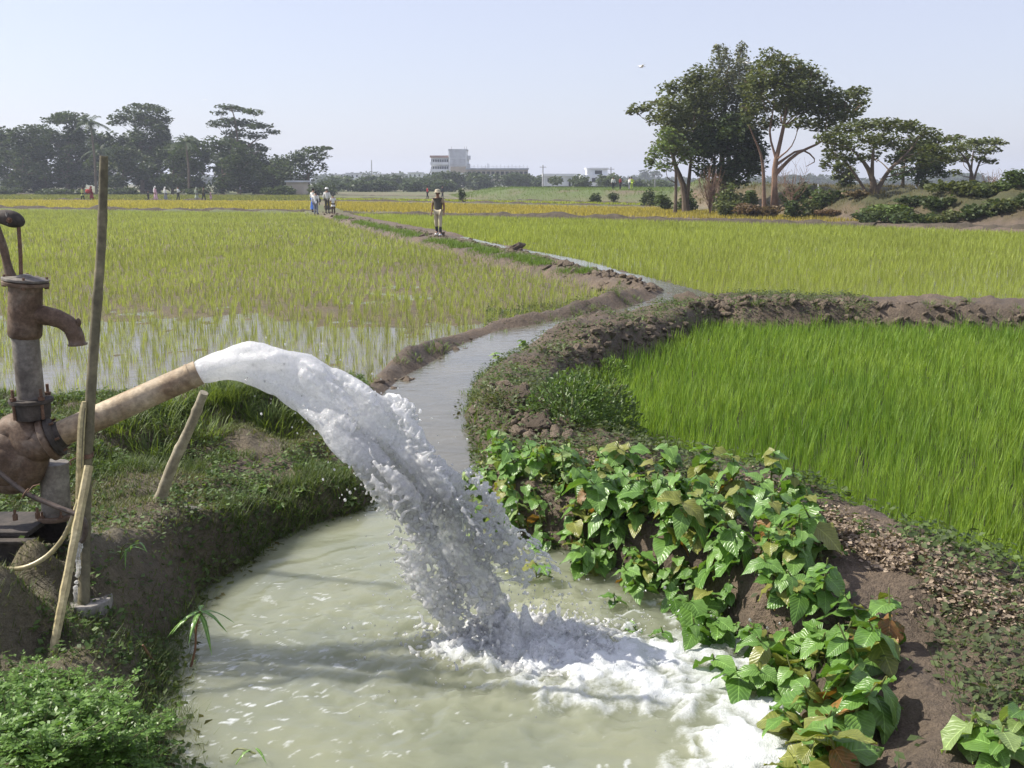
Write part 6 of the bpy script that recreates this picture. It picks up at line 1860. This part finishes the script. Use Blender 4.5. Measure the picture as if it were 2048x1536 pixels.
def tree(name, label, Y, trunks, clumps, bark, ca, cb, size=.30, dens=.55, trad=.28, depth=.75, group=None, seed=0, flat=.55, limbs=1.0, cat='tree'):
    """trunks: pixel polylines from the base up; clumps: pixel (x, y, rx, ry) at distance Y, spread through the crown's own depth"""
    rnd = random.Random(seed + 1)
    b = Wd(trunks[0][0][0], trunks[0][0][1], Y)
    gz_ = hz(b.x, Y)
    t = thing(name, label, cat, (b.x, Y, gz_), 0, group)
    org = Vector((b.x, Y, gz_))
    xs = [c[0] for c in clumps]; cxm = sum(xs) / len(xs); half = max(max(xs) - cxm, cxm - min(xs), 20)
    cl = []
    for (cx, cy, rx, ry) in clumps:
        f = math.sqrt(max(0, 1 - min(1, abs(cx - cxm) / (half * 1.1)) ** 2))
        dy = rnd.uniform(-1, 1) * depth * pxm(Y, half) * f
        c = Wd(cx, cy, Y + dy) - org
        k = pxm(Y)
        cl.append((c, rx * k, rx * k * rnd.uniform(.8, 1.1), ry * k))
    V, F, C = crown_leaves(cl, size, ca, cb, dens, seed, flat)
    link('crown', mesh_np('crown', V, F, CROWN, False, C), t)
    mb = MB()
    ends = []
    for ti, tr in enumerate(trunks):
        off = 0 if ti == 0 else rnd.uniform(-.6, .6)
        pts = [Wd(x, y, Y + off * (i / max(1, len(tr) - 1))) - org for i, (x, y) in enumerate(tr)]
        pts[0] = Vector((pts[0].x, pts[0].y, min(pts[0].z, 0) - .1 if ti == 0 else pts[0].z))
        if ti and pts[0].z < 1.5: pts[0].z = -.2
        p = spline(pts, 9)
        r0 = trad * (1 if ti == 0 else (.6 if ti < 3 else .38))
        mb.tube(p, [r0 * (1.25 if j == 0 else 1) * (1 - .8 * j / 8) for j in range(9)], 8)
        ends.append((p, r0))
    for (c, rx, ry, rz) in cl:
        if rnd.random() > limbs: continue
        # nearest trunk, leave it below the clump
        best = min(ends, key=lambda e: min((q - c).length for q in e[0][3:]))
        cand = [(j, q) for j, q in enumerate(best[0]) if q.z < c.z - .15 * abs((q - c).length)] or [(len(best[0]) // 2, best[0][len(best[0]) // 2])]
        j, q = cand[-1] if rnd.random() < .5 else cand[int(len(cand) * .7)]
        mid = q.lerp(c, .5) + Vector((rnd.uniform(-.3, .3), rnd.uniform(-.3, .3), -.08 * (q - c).length + rnd.uniform(-.1, .3)))
        r0 = best[1] * (1 - .62 * j / 8) * .36
        mb.tube(spline([q, mid, c], 7), [max(.02, r0 * (1 - .78 * s / 6)) for s in range(7)], 6)
        for _ in range(3):
            e = c + Vector((rnd.uniform(-.8, .8) * rx, rnd.uniform(-.8, .8) * ry, rnd.uniform(-.2, .8) * rz))
            mb.tube([mid.lerp(c, .6), c.lerp(e, .5) + Vector((0, 0, .05)), e], [max(.015, r0 * .3), .02, .012], 5)
    link('trunk', mb.mesh('trunk', bark), t)
    return t

def blob(cx, cy, w_, h_, n, rmin, rmax, seed, flat=.6, edge=.75):
    """irregular clumps over an elliptical crown seen at (cx, cy) with half sizes w_, h_"""
    rnd = random.Random(seed); out = []
    for i in range(n):
        a = rnd.random() * 6.283; q = math.sqrt(rnd.random()) if rnd.random() < .6 else rnd.uniform(edge, 1)
        r = rnd.uniform(rmin, rmax)
        out.append((cx + math.cos(a) * q * (w_ - r * .6), cy + math.sin(a) * q * (h_ - r * flat * .6), r, r * flat))
    return out

DG1, DG2 = (.045, .075, .026), (.085, .12, .04)
OL1, OL2 = (.075, .10, .034), (.14, .16, .055)
LG1, LG2 = (.09, .14, .038), (.15, .20, .06)
GR1, GR2 = (.11, .125, .08), (.17, .185, .12)
# --- the grove on the mound
tree('spreading_tree', 'leaning tree with flat side branch at the open end of the grove', 72, [[(1374, 395), (1366, 370), (1352, 335), (1342, 290), (1345, 250)], [(1372, 392), (1380, 340), (1385, 280), (1390, 220)]],
     [(1290, 213, 34, 10), (1268, 222, 18, 7), (1322, 204, 26, 9), (1318, 236, 30, 16), (1345, 215, 36, 24), (1335, 180, 24, 18), (1372, 175, 32, 24), (1400, 150, 30, 22), (1385, 205, 38, 30), (1350, 262, 36, 26), (1395, 255, 36, 30), (1330, 290, 28, 18),
      (1365, 300, 34, 22), (1405, 300, 30, 26), (1420, 190, 34, 36), (1345, 240, 30, 20), (1375, 235, 40, 30), (1410, 225, 36, 34), (1400, 185, 34, 28), (1425, 270, 34, 34), (1370, 275, 34, 24)], BARK, OL1, OL2, .26, .55, .26, .7, None, 501)
tree('young_tree', 'small pale green tree with hanging leaves below the leaning tree', 68, [[(1352, 378), (1352, 350), (1346, 320), (1340, 300)]],
     [(1325, 300, 24, 18), (1350, 285, 24, 18), (1306, 310, 16, 16), (1375, 310, 20, 18), (1332, 330, 22, 14), (1300, 325, 12, 12), (1330, 268, 22, 16)], BARK, LG1, LG2, .24, .5, .12, .6, None, 511)
tree('dense_tree', 'dense dark round tree filling the middle of the grove', 70, [[(1458, 385), (1460, 360), (1458, 320), (1455, 280)], [(1425, 385), (1428, 350), (1430, 300)]],
     blob(1460, 300, 78, 68, 22, 22, 36, 521, .75) + blob(1430, 280, 45, 50, 8, 18, 28, 522, .8) + [(1408, 340, 22, 18), (1512, 335, 22, 22), (1475, 362, 26, 14), (1520, 300, 20, 20)], BARK, DG1, OL1, .25, .6, .34, .75, None, 523)
tree('feathery_tree', 'tall wispy grey green tree rising at the top of the grove', 74, [[(1440, 388), (1445, 300), (1450, 220), (1455, 140)], [(1440, 388), (1470, 240), (1480, 140)]],
     [(1420, 165, 24, 30), (1440, 125, 22, 24), (1455, 150, 26, 34), (1450, 105, 14, 16), (1480, 105, 14, 18), (1490, 130, 22, 26), (1430, 205, 26, 34), (1465, 200, 30, 40), (1500, 170, 26, 34), (1410, 230, 22, 28), (1475, 240, 30, 26), (1485, 95, 10, 12), (1435, 98, 10, 10), (1450, 180, 34, 40), (1490, 200, 34, 40), (1470, 150, 28, 34), (1440, 250, 34, 34), (1505, 235, 30, 34)],
     BARK, GR1, GR2, .20, .42, .26, .6, None, 531, .9)
tree('rain_tree', 'largest tree of the grove with bare reddish forked trunks', 67, [[(1551, 388), (1549, 350), (1553, 315), (1566, 260), (1575, 200), (1585, 150)], [(1530, 392), (1527, 350), (1522, 310), (1508, 275), (1497, 250)], [(1549, 350), (1590, 310), (1640, 285), (1680, 255)],
      [(1553, 320), (1540, 270), (1546, 220), (1550, 160)], [(1552, 330), (1600, 300), (1630, 320), (1612, 333)]],
     [(1540, 115, 26, 18), (1570, 125, 32, 20), (1600, 140, 32, 20), (1630, 150, 26, 18), (1520, 140, 28, 20), (1545, 165, 36, 26), (1585, 175, 40, 26), (1625, 185, 36, 24), (1650, 165, 16, 12), (1610, 215, 36, 20), (1570, 215, 36, 22), (1530, 200, 34, 24),
      (1655, 225, 36, 22), (1690, 200, 34, 18), (1715, 185, 26, 12), (1690, 235, 32, 16), (1725, 205, 18, 12), (1660, 190, 30, 18), (1640, 250, 34, 14), (1500, 175, 28, 26), (1505, 225, 30, 26), (1600, 245, 30, 14), (1700, 220, 30, 14), (1540, 245, 26, 16), (1560, 150, 40, 30), (1600, 165, 40, 28), (1580, 200, 44, 28), (1640, 205, 40, 24), (1520, 170, 36, 30), (1670, 215, 36, 20)],
     BARK_RED, OL1, OL2, .25, .55, .23, .7, None, 541)
tree('umbrella_tree', 'wide low umbrella shaped tree on the end of the brown mound', 60, [[(1748, 402), (1748, 375), (1742, 350), (1728, 325), (1705, 300)], [(1748, 380), (1775, 345), (1800, 320), (1830, 290)], [(1746, 365), (1745, 320), (1750, 280)], [(1742, 352), (1700, 335), (1670, 310)]],
     [(1655, 275, 28, 12), (1690, 258, 34, 14), (1730, 250, 36, 13), (1775, 250, 38, 14), (1815, 253, 34, 13), (1850, 268, 34, 14), (1885, 280, 28, 10), (1910, 275, 20, 6), (1680, 290, 34, 16), (1725, 280, 40, 18), (1775, 282, 42, 20), (1825, 290, 40, 18), (1870, 300, 32, 14),
      (1665, 310, 24, 14), (1700, 318, 26, 14), (1850, 320, 30, 14), (1800, 318, 28, 14), (1650, 330, 14, 12), (1740, 312, 26, 12), (1890, 315, 24, 10)], BARK, OL1, (.105, .12, .035), .23, .55, .27, .75, None, 551)
tree('dense_tree', 'narrow dark tree standing behind the umbrella tree', 78, [[(1805, 390), (1806, 360), (1810, 320)], [(1830, 388), (1840, 350), (1845, 310)]],
     blob(1835, 325, 52, 45, 14, 16, 26, 561, .7) + [(1880, 345, 20, 12), (1790, 350, 18, 18)], BARK, DG1, OL1, .26, .55, .2, .7, None, 562)
tree('small_tree', 'small rounded tree in the gap beside the umbrella tree', 84, [[(1690, 385), (1691, 365), (1690, 345)]], blob(1688, 350, 28, 28, 9, 10, 17, 571, .8), BARK, DG1, OL2, .26, .6, .14, .7, None, 572)
tree('flat_topped_tree', 'thin flat topped tree standing apart on the shrubby bank', 70, [[(1945, 375), (1944, 355), (1940, 335), (1930, 315), (1915, 300)], [(1945, 360), (1955, 335), (1970, 310), (1990, 295)], [(1942, 345), (1945, 315), (1950, 295)]],
     [(1915, 298, 28, 10), (1945, 285, 30, 9), (1975, 283, 30, 9), (1998, 286, 18, 6), (1960, 300, 26, 9), (1985, 300, 20, 8), (1930, 315, 22, 10), (1905, 320, 18, 10), (1895, 300, 20, 8), (1985, 322, 14, 6), (1960, 318, 16, 7), (1910, 345, 14, 7)], BARK, OL1, OL2, .22, .5, .16, .7, None, 581)

# --- leafless bushes: bare twigs only
def bare(name, label, Y, px, py, hpx, wpx, seed, nb=26, r=.02):
    rnd = random.Random(seed)
    b = Wd(px, py, Y); gz_ = hz(b.x, Y)
    t = thing(name, label, 'bush', (b.x, Y, gz_))
    h = pxm(Y, hpx) + (b.z - gz_); wv = pxm(Y, wpx)
    mb = MB(); tw = MB()
    mb.tube(spline([(0, 0, -.1), (rnd.uniform(-.1, .1), 0, h * .4), (rnd.uniform(-.2, .2), 0, h * .75)], 6), [r * 2, r * 1.8, r * 1.6, r * 1.3, r, r * .8], 6)
    for i in range(nb):
        a = rnd.random() * 6.28; s = rnd.uniform(.1, .6)
        e = Vector((math.cos(a) * wv * rnd.uniform(.4, 1), math.sin(a) * wv * rnd.uniform(.4, 1), h * rnd.uniform(.55, 1.05)))
        st = Vector((0, 0, h * s)); m_ = st.lerp(e, .5) + Vector((0, 0, -.06 * h))
        tw.tube(spline([st, m_, e], 5), [r * .9, r * .7, r * .55, r * .4, r * .25], 4)
        for _ in range(3):
            e2 = m_.lerp(e, rnd.random()) ; tw.tube([e2, e2 + Vector((rnd.uniform(-.3, .3) * wv, rnd.uniform(-.3, .3) * wv, rnd.uniform(.05, .3) * h))], [r * .4, r * .2], 4)
    link('trunk', mb.mesh('trunk', BARK_RED), t); link('twigs', tw.mesh('twigs', BARK_RED), t)
bare('leafless_shrub', 'leafless twiggy shrub on the brown mound under the largest tree', 63, 1583, 405, 75, 45, 591, 34)
bare('leafless_shrub', 'leafless sapling on the shrubby bank beside the flat topped tree', 66, 1985, 372, 30, 26, 592, 22)
bare('leafless_shrub', 'reddish brown twiggy bush between the grove trunks', 66, 1420, 398, 52, 26, 593, 46, .026)

# --- bushes on the mound and banks
def shrub(label, Y, px, py, wpx, hpx, ca, cb, seed, name='round_bush', size=.2, group=None):
    b = Wd(px, py, Y); gz_ = hz(b.x, Y)
    t = thing(name, label, 'bush', (b.x, Y, gz_), 0, group)
    k = pxm(Y); rnd = random.Random(seed)
    top = max((b.z - gz_) + hpx * k, hpx * k * .9)
    cl = []
    for i in range(8):
        r_ = wpx * k * rnd.uniform(.35, .6)
        cl.append((Vector((rnd.uniform(-.6, .6) * wpx * k, rnd.uniform(-.6, .6) * wpx * k, rnd.uniform(.15, .62) * top)), r_, r_, max(.12, top * rnd.uniform(.25, .4))))
    V, F, C = crown_leaves(cl, size, ca, cb, .55, seed, .8)
    link('foliage', mesh_np('foliage', V, F, CROWN, False, C), t)
    mb = MB()
    for i in range(4):
        mb.tube([(0, 0, -.1), tuple(cl[i][0])], [.04, .015], 5)
    link('stem', mb.mesh('stem', BARK), t)
for i, (Y, px, py, wv, hv, c1, c2, lb) in enumerate((
    (64, 1462, 400, 34, 34, DG1, OL2, 'dark bush at the foot of the dense dark tree'), (65, 1500, 395, 26, 30, OL1, LG1, 'rounded bush between the dense tree and the reddish trunks'), (66, 1595, 385, 30, 26, DG1, OL1, 'dark low bush beside the largest tree'),
    (58, 1590, 418, 26, 22, DG1, OL1, 'dark bush halfway down the brown mound'), (60, 1625, 408, 20, 16, OL1, OL2, 'small bush on the brown mound beside the leafless shrub'), (74, 1375, 395, 26, 18, OL1, LG1, 'green bush at the foot of the leaning tree'),
    (78, 1330, 392, 20, 16, OL1, LG1, 'small bush on the slope before the leaning tree'), (95, 1295, 385, 16, 12, DG1, OL1, 'small dark bush on the far embankment slope'), (110, 1190, 393, 15, 14, DG1, OL1, 'dark round bush on the far grassy embankment'),
    (110, 1228, 398, 16, 14, DG1, OL1, 'darker of the bushes below the people on the embankment'), (112, 925, 382, 9, 12, DG1, OL1, 'small dark bush at the near end of the grassy embankment'), (54, 1770, 440, 46, 26, LG1, LG2, 'fresh green bush at the foot of the brown mound'),
    (53.5, 1830, 440, 40, 30, DG1, OL1, 'dark bush next to the fresh green bush'), (53.5, 1890, 425, 36, 30, OL1, OL2, 'tangled olive bush on the shrubby bank'), (60, 1935, 415, 40, 34, DG1, OL1, 'dark tangled bush below the flat topped tree'),
    (52, 1985, 430, 36, 34, OL1, LG1, 'leafy green bush on the shrubby bank'), (51.5, 2035, 425, 36, 42, OL1, LG1, 'tall leafy bush at the end of the shrubby bank'), (56, 1910, 452, 44, 20, DG1, OL1, 'low dark bush along the ditch'), (55, 2000, 456, 50, 20, DG1, OL1, 'wide low dark bush over the ditch'),
    (52.5, 1950, 440, 40, 40, OL1, OL2, 'bushy olive shrub in the middle of the shrubby bank'), (52.5, 1870, 445, 36, 30, DG1, OL1, 'dark shrub between the fresh green bush and the ditch'), (51, 2080, 430, 40, 50, DG1, OL1, 'dark shrub past the end of the shrubby bank'), (60, 1710, 425, 24, 18, (.12, .09, .05), (.17, .13, .07), 'dry brown scrub at the end of the brown mound'), (60, 1540, 425, 26, 16, (.13, .09, .05), (.17, .13, .07), 'dry brown scrub on the slope below the reddish trunks'), (61, 1460, 415, 26, 16, OL1, OL2, 'olive scrub low on the slope below the dark bush'), (62, 1650, 395, 30, 18, OL1, LG1, 'fresh scrub along the top of the brown mound'),
    (52.5, 1745, 450, 34, 26, DG1, OL1, 'dark scrub in the ditch below the end of the brown mound'), (51.5, 1795, 452, 36, 30, DG1, OL1, 'dark scrub in the ditch below the fresh green bush'), (51, 1850, 454, 36, 34, DG1, OL1, 'thick dark scrub in the ditch below the leaning white pole'), (50, 1900, 456, 36, 34, OL1, OL2, 'olive scrub in the ditch below the tangled bushes'),
    (49.5, 1955, 458, 38, 36, DG1, OL1, 'thick dark scrub over the ditch before the olive shrub'), (49, 2010, 460, 38, 36, DG1, OL2, 'dark leafy scrub over the ditch before the tall leafy bush'), (48.5, 2060, 462, 40, 36, DG1, OL1, 'dark scrub at the very end of the ditch'), (64, 1640, 400, 34, 16, (.12, .08, .05), (.18, .13, .08), 'dry brown brush heaped on the mound crest'), (59, 1660, 430, 36, 14, (.13, .085, .05), (.18, .13, .08), 'dry brown brush low on the mound face'), (60, 1500, 420, 34, 14, (.13, .085, .05), (.18, .13, .08), 'dry brown brush on the slope before the dense tree'),
    (62, 1680, 415, 16, 16, OL1, LG1, 'small green bush on the end of the brown mound'), (62, 1970, 395, 24, 26, (.10, .07, .04), (.14, .10, .06), 'brown dry bush under the leafless sapling'), (60, 1860, 410, 26, 24, DG1, OL2, 'dark bush behind the leaning white pole'))):
    shrub(lb, Y, px, py, wv, hv, c1, c2, 600 + i)

# --- the woods beyond the walkers' path
YL = 200
K1, K2 = (.035, .058, .022), (.065, .095, .034)
tree('broad_tree', 'low dark tree at the outer end of the far woods', 195, [[(45, 385), (46, 340), (48, 300)]], blob(40, 320, 66, 60, 20, 14, 26, 701, .7) + [(60, 258, 28, 9), (25, 265, 18, 7)], BARK, K1, K2, .65, .5, .4, .7, 'trees of the far woods', 702)
tree('broad_tree', 'tall domed tree of the far woods beside the palm', 200, [[(135, 385), (136, 330), (138, 280)]], blob(128, 300, 66, 74, 22, 14, 28, 711, .6) + [(140, 232, 34, 8), (110, 240, 26, 8), (165, 242, 20, 7), (85, 262, 22, 8)], BARK, K1, K2, .65, .5, .45, .7, 'trees of the far woods', 712)
tree('broad_tree', 'highest flat crowned tree of the far woods behind the bamboo pole', 205, [[(285, 385), (284, 330), (282, 270)], [(284, 320), (310, 280), (325, 250)]], [(245, 235, 28, 8), (265, 222, 30, 9), (290, 214, 34, 7), (315, 222, 26, 8), (330, 238, 18, 7), (235, 246, 20, 6)] + blob(290, 290, 58, 66, 22, 14, 28, 721, .6), BARK, K1, K2, .65, .5, .45, .7, 'trees of the far woods', 722)
tree('broad_tree', 'bushy tree in front of the far woods between the palms', 190, [[(245, 388), (246, 350), (248, 320)]], blob(250, 335, 62, 42, 16, 13, 24, 731, .7), BARK, (.036, .058, .022), (.07, .095, .035), .6, .5, .3, .7, 'trees of the far woods', 732)
tree('broad_tree', 'rounded tree with greener crown in the middle of the far woods', 188, [[(345, 388), (346, 350), (348, 315)]], blob(345, 330, 60, 50, 18, 13, 26, 741, .7), BARK, (.036, .060, .022), (.07, .10, .035), .6, .5, .3, .7, 'trees of the far woods', 742)
tree('layered_tree', 'open layered tree with flat tiers reaching out of the far woods', 195, [[(478, 385), (478, 340), (476, 290), (470, 240), (462, 215)], [(477, 310), (505, 285), (530, 265)], [(477, 330), (505, 310), (520, 300)]],
     [(450, 213, 22, 5), (475, 218, 26, 6), (505, 224, 24, 5), (440, 226, 16, 5), (430, 248, 20, 8), (460, 245, 30, 10), (495, 248, 32, 9), (520, 252, 26, 6), (545, 264, 18, 5), (475, 268, 32, 10), (510, 272, 28, 7), (500, 292, 28, 7), (525, 298, 18, 5), (480, 290, 26, 8)], BARK, K1, K2, .55, .45, .35, .7, 'trees of the far woods', 752)
tree('broad_tree', 'dark mass of foliage below the open layered tree', 185, [[(445, 388), (445, 350), (444, 320)]], blob(440, 330, 78, 56, 24, 14, 28, 761, .7), BARK, K1, K2, .6, .52, .35, .7, 'trees of the far woods', 762)
tree('broad_tree', 'small wind swept tree at the inner end of the far woods', 190, [[(618, 380), (616, 350), (612, 325)], [(616, 350), (640, 320)]], [(600, 312, 26, 12), (625, 302, 28, 9), (648, 296, 18, 4), (585, 325, 24, 14), (610, 330, 28, 16), (640, 315, 22, 10), (560, 335, 24, 14), (575, 350, 26, 16), (610, 352, 26, 14), (530, 345, 24, 18), (645, 335, 14, 10)], BARK, K1, K2, .55, .5, .3, .7, 'trees of the far woods', 772)
tree('broad_tree', 'low tree joining the wind swept tree to the woods', 185, [[(520, 386), (520, 365), (518, 350)]], blob(515, 358, 40, 30, 10, 11, 20, 781, .7), BARK, K1, K2, .6, .52, .3, .7, 'trees of the far woods', 782)
def palm(label, Y, px, py0, py1, seed):
    rnd = random.Random(seed)
    b = Wd(px, py0, Y); gz_ = hz(b.x, Y)
    t = thing('palm_tree', label, 'tree', (b.x, Y, gz_), 0, 'palms in the far woods')
    tp = Wd(px, py1, Y).z - gz_
    mb = MB(); mb.tube([(0, 0, -.2), (.2, 0, tp * .5), (0, 0, tp)], [.25, .2, .16], 8); link('trunk', mb.mesh('trunk', BARK), t)
    Vs, Fs, n0 = [], [], 0
    for i in range(22):
        a = i * 2.4 + rnd.random(); el = rnd.uniform(-.3, 1.2); Lf = rnd.uniform(2.4, 3.6)
        pp = [Vector((math.cos(a) * Lf * s * math.cos(el), math.sin(a) * Lf * s * math.cos(el), tp + Lf * (s * math.sin(el) - .55 * s * s))) for s in [j / 7 for j in range(8)]]
        side = Vector((-math.sin(a), math.cos(a), 0))
        for j in range(1, 8):
            for sd in (-1, 1):
                for q in (0, .5):
                    o_ = pp[j - 1].lerp(pp[j], q); e_ = o_ + side * sd * .75 * (1 - .5 * abs(j / 7 - .4)) + (pp[j] - pp[j - 1]) * .8 + Vector((0, 0, -.35))
                    Vs += [tuple(o_), tuple(o_ + (pp[j] - pp[j - 1]) * .35), tuple(e_)]; Fs.append((n0, n0 + 1, n0 + 2)); n0 += 3
    V = np.array(Vs); link('crown', mesh_np('crown', V, np.array(Fs), CROWN, False, np.repeat(colvar(len(Fs), K1, (.06, .09, .035), .2), 3, 0)), t)
palm('palm rising between the domed tree and the highest tree', 178, 192, 380, 246, 801)
palm('shaggy palm beside the open layered tree', 176, 378, 384, 285, 802)
palm('low palm in the dark woods below the domed tree', 186, 205, 385, 300, 803)
for i, (px, py, wv, hv, lb) in enumerate(((20, 388, 30, 14, 'pale low bush along the edge of the far woods by the hand pump lever'), (95, 388, 34, 12, 'spreading low bush along the edge of the far woods'), (150, 390, 26, 14, 'bush at the woods edge beyond the green topped walker'), (235, 390, 24, 14, 'bush at the woods edge beside the bamboo pole'), (262, 390, 20, 18, 'greener bush at the woods edge beyond the dark dressed child'),
                                      (390, 388, 30, 16, 'bush at the woods edge under the shaggy palm'), (560, 382, 40, 14, 'bush below the wind swept tree'), (640, 378, 36, 16, 'bush at the inner end of the woods'))):
    shrub(lb, 175, px, py, wv, hv, K1, (.075, .10, .04), 820 + i, 'woods_edge_bush', .5)

for i, (px, py, wv, hv, lb) in enumerate(((15, 325, 60, 66, 'broad dark understorey tree at the outer end of the woods'), (90, 320, 60, 72, 'broad dark understorey tree below the domed tree'), (165, 320, 56, 66, 'dark understorey tree below the first palm'), (215, 322, 50, 66, 'dark understorey tree behind the bamboo pole'), (300, 325, 60, 66, 'dark understorey tree below the highest tree'),
                                      (385, 332, 50, 58, 'dark understorey tree under the shaggy palm'), (480, 330, 56, 62, 'dark understorey tree under the layered tree'), (545, 350, 44, 38, 'low dark tree beside the hut'), (-60, 345, 70, 55, 'dark tree continuing the woods past the hand pump lever'))):
    tree('understorey_tree', lb, 208 + 3 * (i % 3), [[(px, 388), (px + 2, 370), (px, 350)]], blob(px, py, wv, hv, 30, 13, 24, 860 + i, .8), BARK, K1, K2, .75, .6, .3, .6, 'trees of the far woods', 870 + i)
# --- far tree lines, each one mass
def treeline(label, Y0, Y1, segs, size, ca, cb, seed):
    """segs: (px0, px1, top py, n) runs of crowns along the horizon"""
    rnd = random.Random(seed); cl = []
    for (a, b, ty, n) in segs:
        for i in range(n):
            Y = rnd.uniform(Y0, Y1); x = rnd.uniform(a, b)
            top = Wd(x, ty + rnd.uniform(-2, 7), Y)
            r_ = pxm(Y, rnd.uniform(9, 22))
            cl.append((Vector((top.x, Y, max(1.5, top.z - r_ * .5))), r_, r_, r_ * .55))
            if rnd.random() < .8: cl.append((Vector((top.x + r_ * .2, Y, max(1, top.z * .4))), r_, r_, max(1.2, top.z * .5)))
    V, F, C = crown_leaves(cl, size, ca, cb, .5, seed, .8)
    tag(link('treeline', mesh_np('treeline', V, F, CROWN, False, C)), label, 'trees', kind='stuff')
treeline('hazy grey blue belt of trees far beyond the buildings', 620, 820, [(640, 880, 346, 46), (1000, 1320, 352, 34), (1320, 1420, 355, 16), (1500, 1700, 350, 30), (1600, 2150, 368, 60), (1850, 1960, 345, 16), (1280, 1320, 340, 4), (-300, 600, 350, 40), (2048, 2400, 370, 30)], 2.4, (.04, .06, .03), (.07, .09, .045), 901)
treeline('dark green hedgerow across the fields before the buildings', 235, 265, [(640, 780, 362, 30), (760, 900, 364, 26)], .8, K1, K2, 902)
treeline('thin roadside trees before the white houses', 232, 240, [(1098, 1114, 354, 2), (1150, 1170, 352, 3), (1200, 1245, 350, 5), (1250, 1330, 360, 8)], .7, (.05, .075, .03), (.085, .115, .045), 904)
treeline('green orchard trees standing among the far buildings', 290, 330, [(660, 760, 352, 16), (760, 870, 350, 14), (870, 910, 343, 10), (930, 1060, 345, 26), (1060, 1085, 352, 6), (1110, 1150, 350, 5), (1170, 1245, 348, 16)], .9, (.04, .065, .025), (.07, .10, .04), 903)
HAZE_D = 0.0005
# ------------------------------------------------------------------ hazy air
mb = MB(); mb.box((0, 1200, 26), (5600, 3600, 60))
k = NT('hazy_air')
pv = k.n('ShaderNodeVolumePrincipled')
pv.inputs['Color'].default_value = (.80, .87, 1.0, 1)
pv.inputs['Density'].default_value = HAZE_D
pv.inputs['Density Attribute'].default_value = ''; pv.inputs['Anisotropy'].default_value = 0.2
k.l(pv.outputs[0], k.out.inputs['Volume'])
hz_o = mb.build('haze', k.m, smooth_sh=False)
tag(hz_o, 'pale morning haze over the fields', kind='stuff')
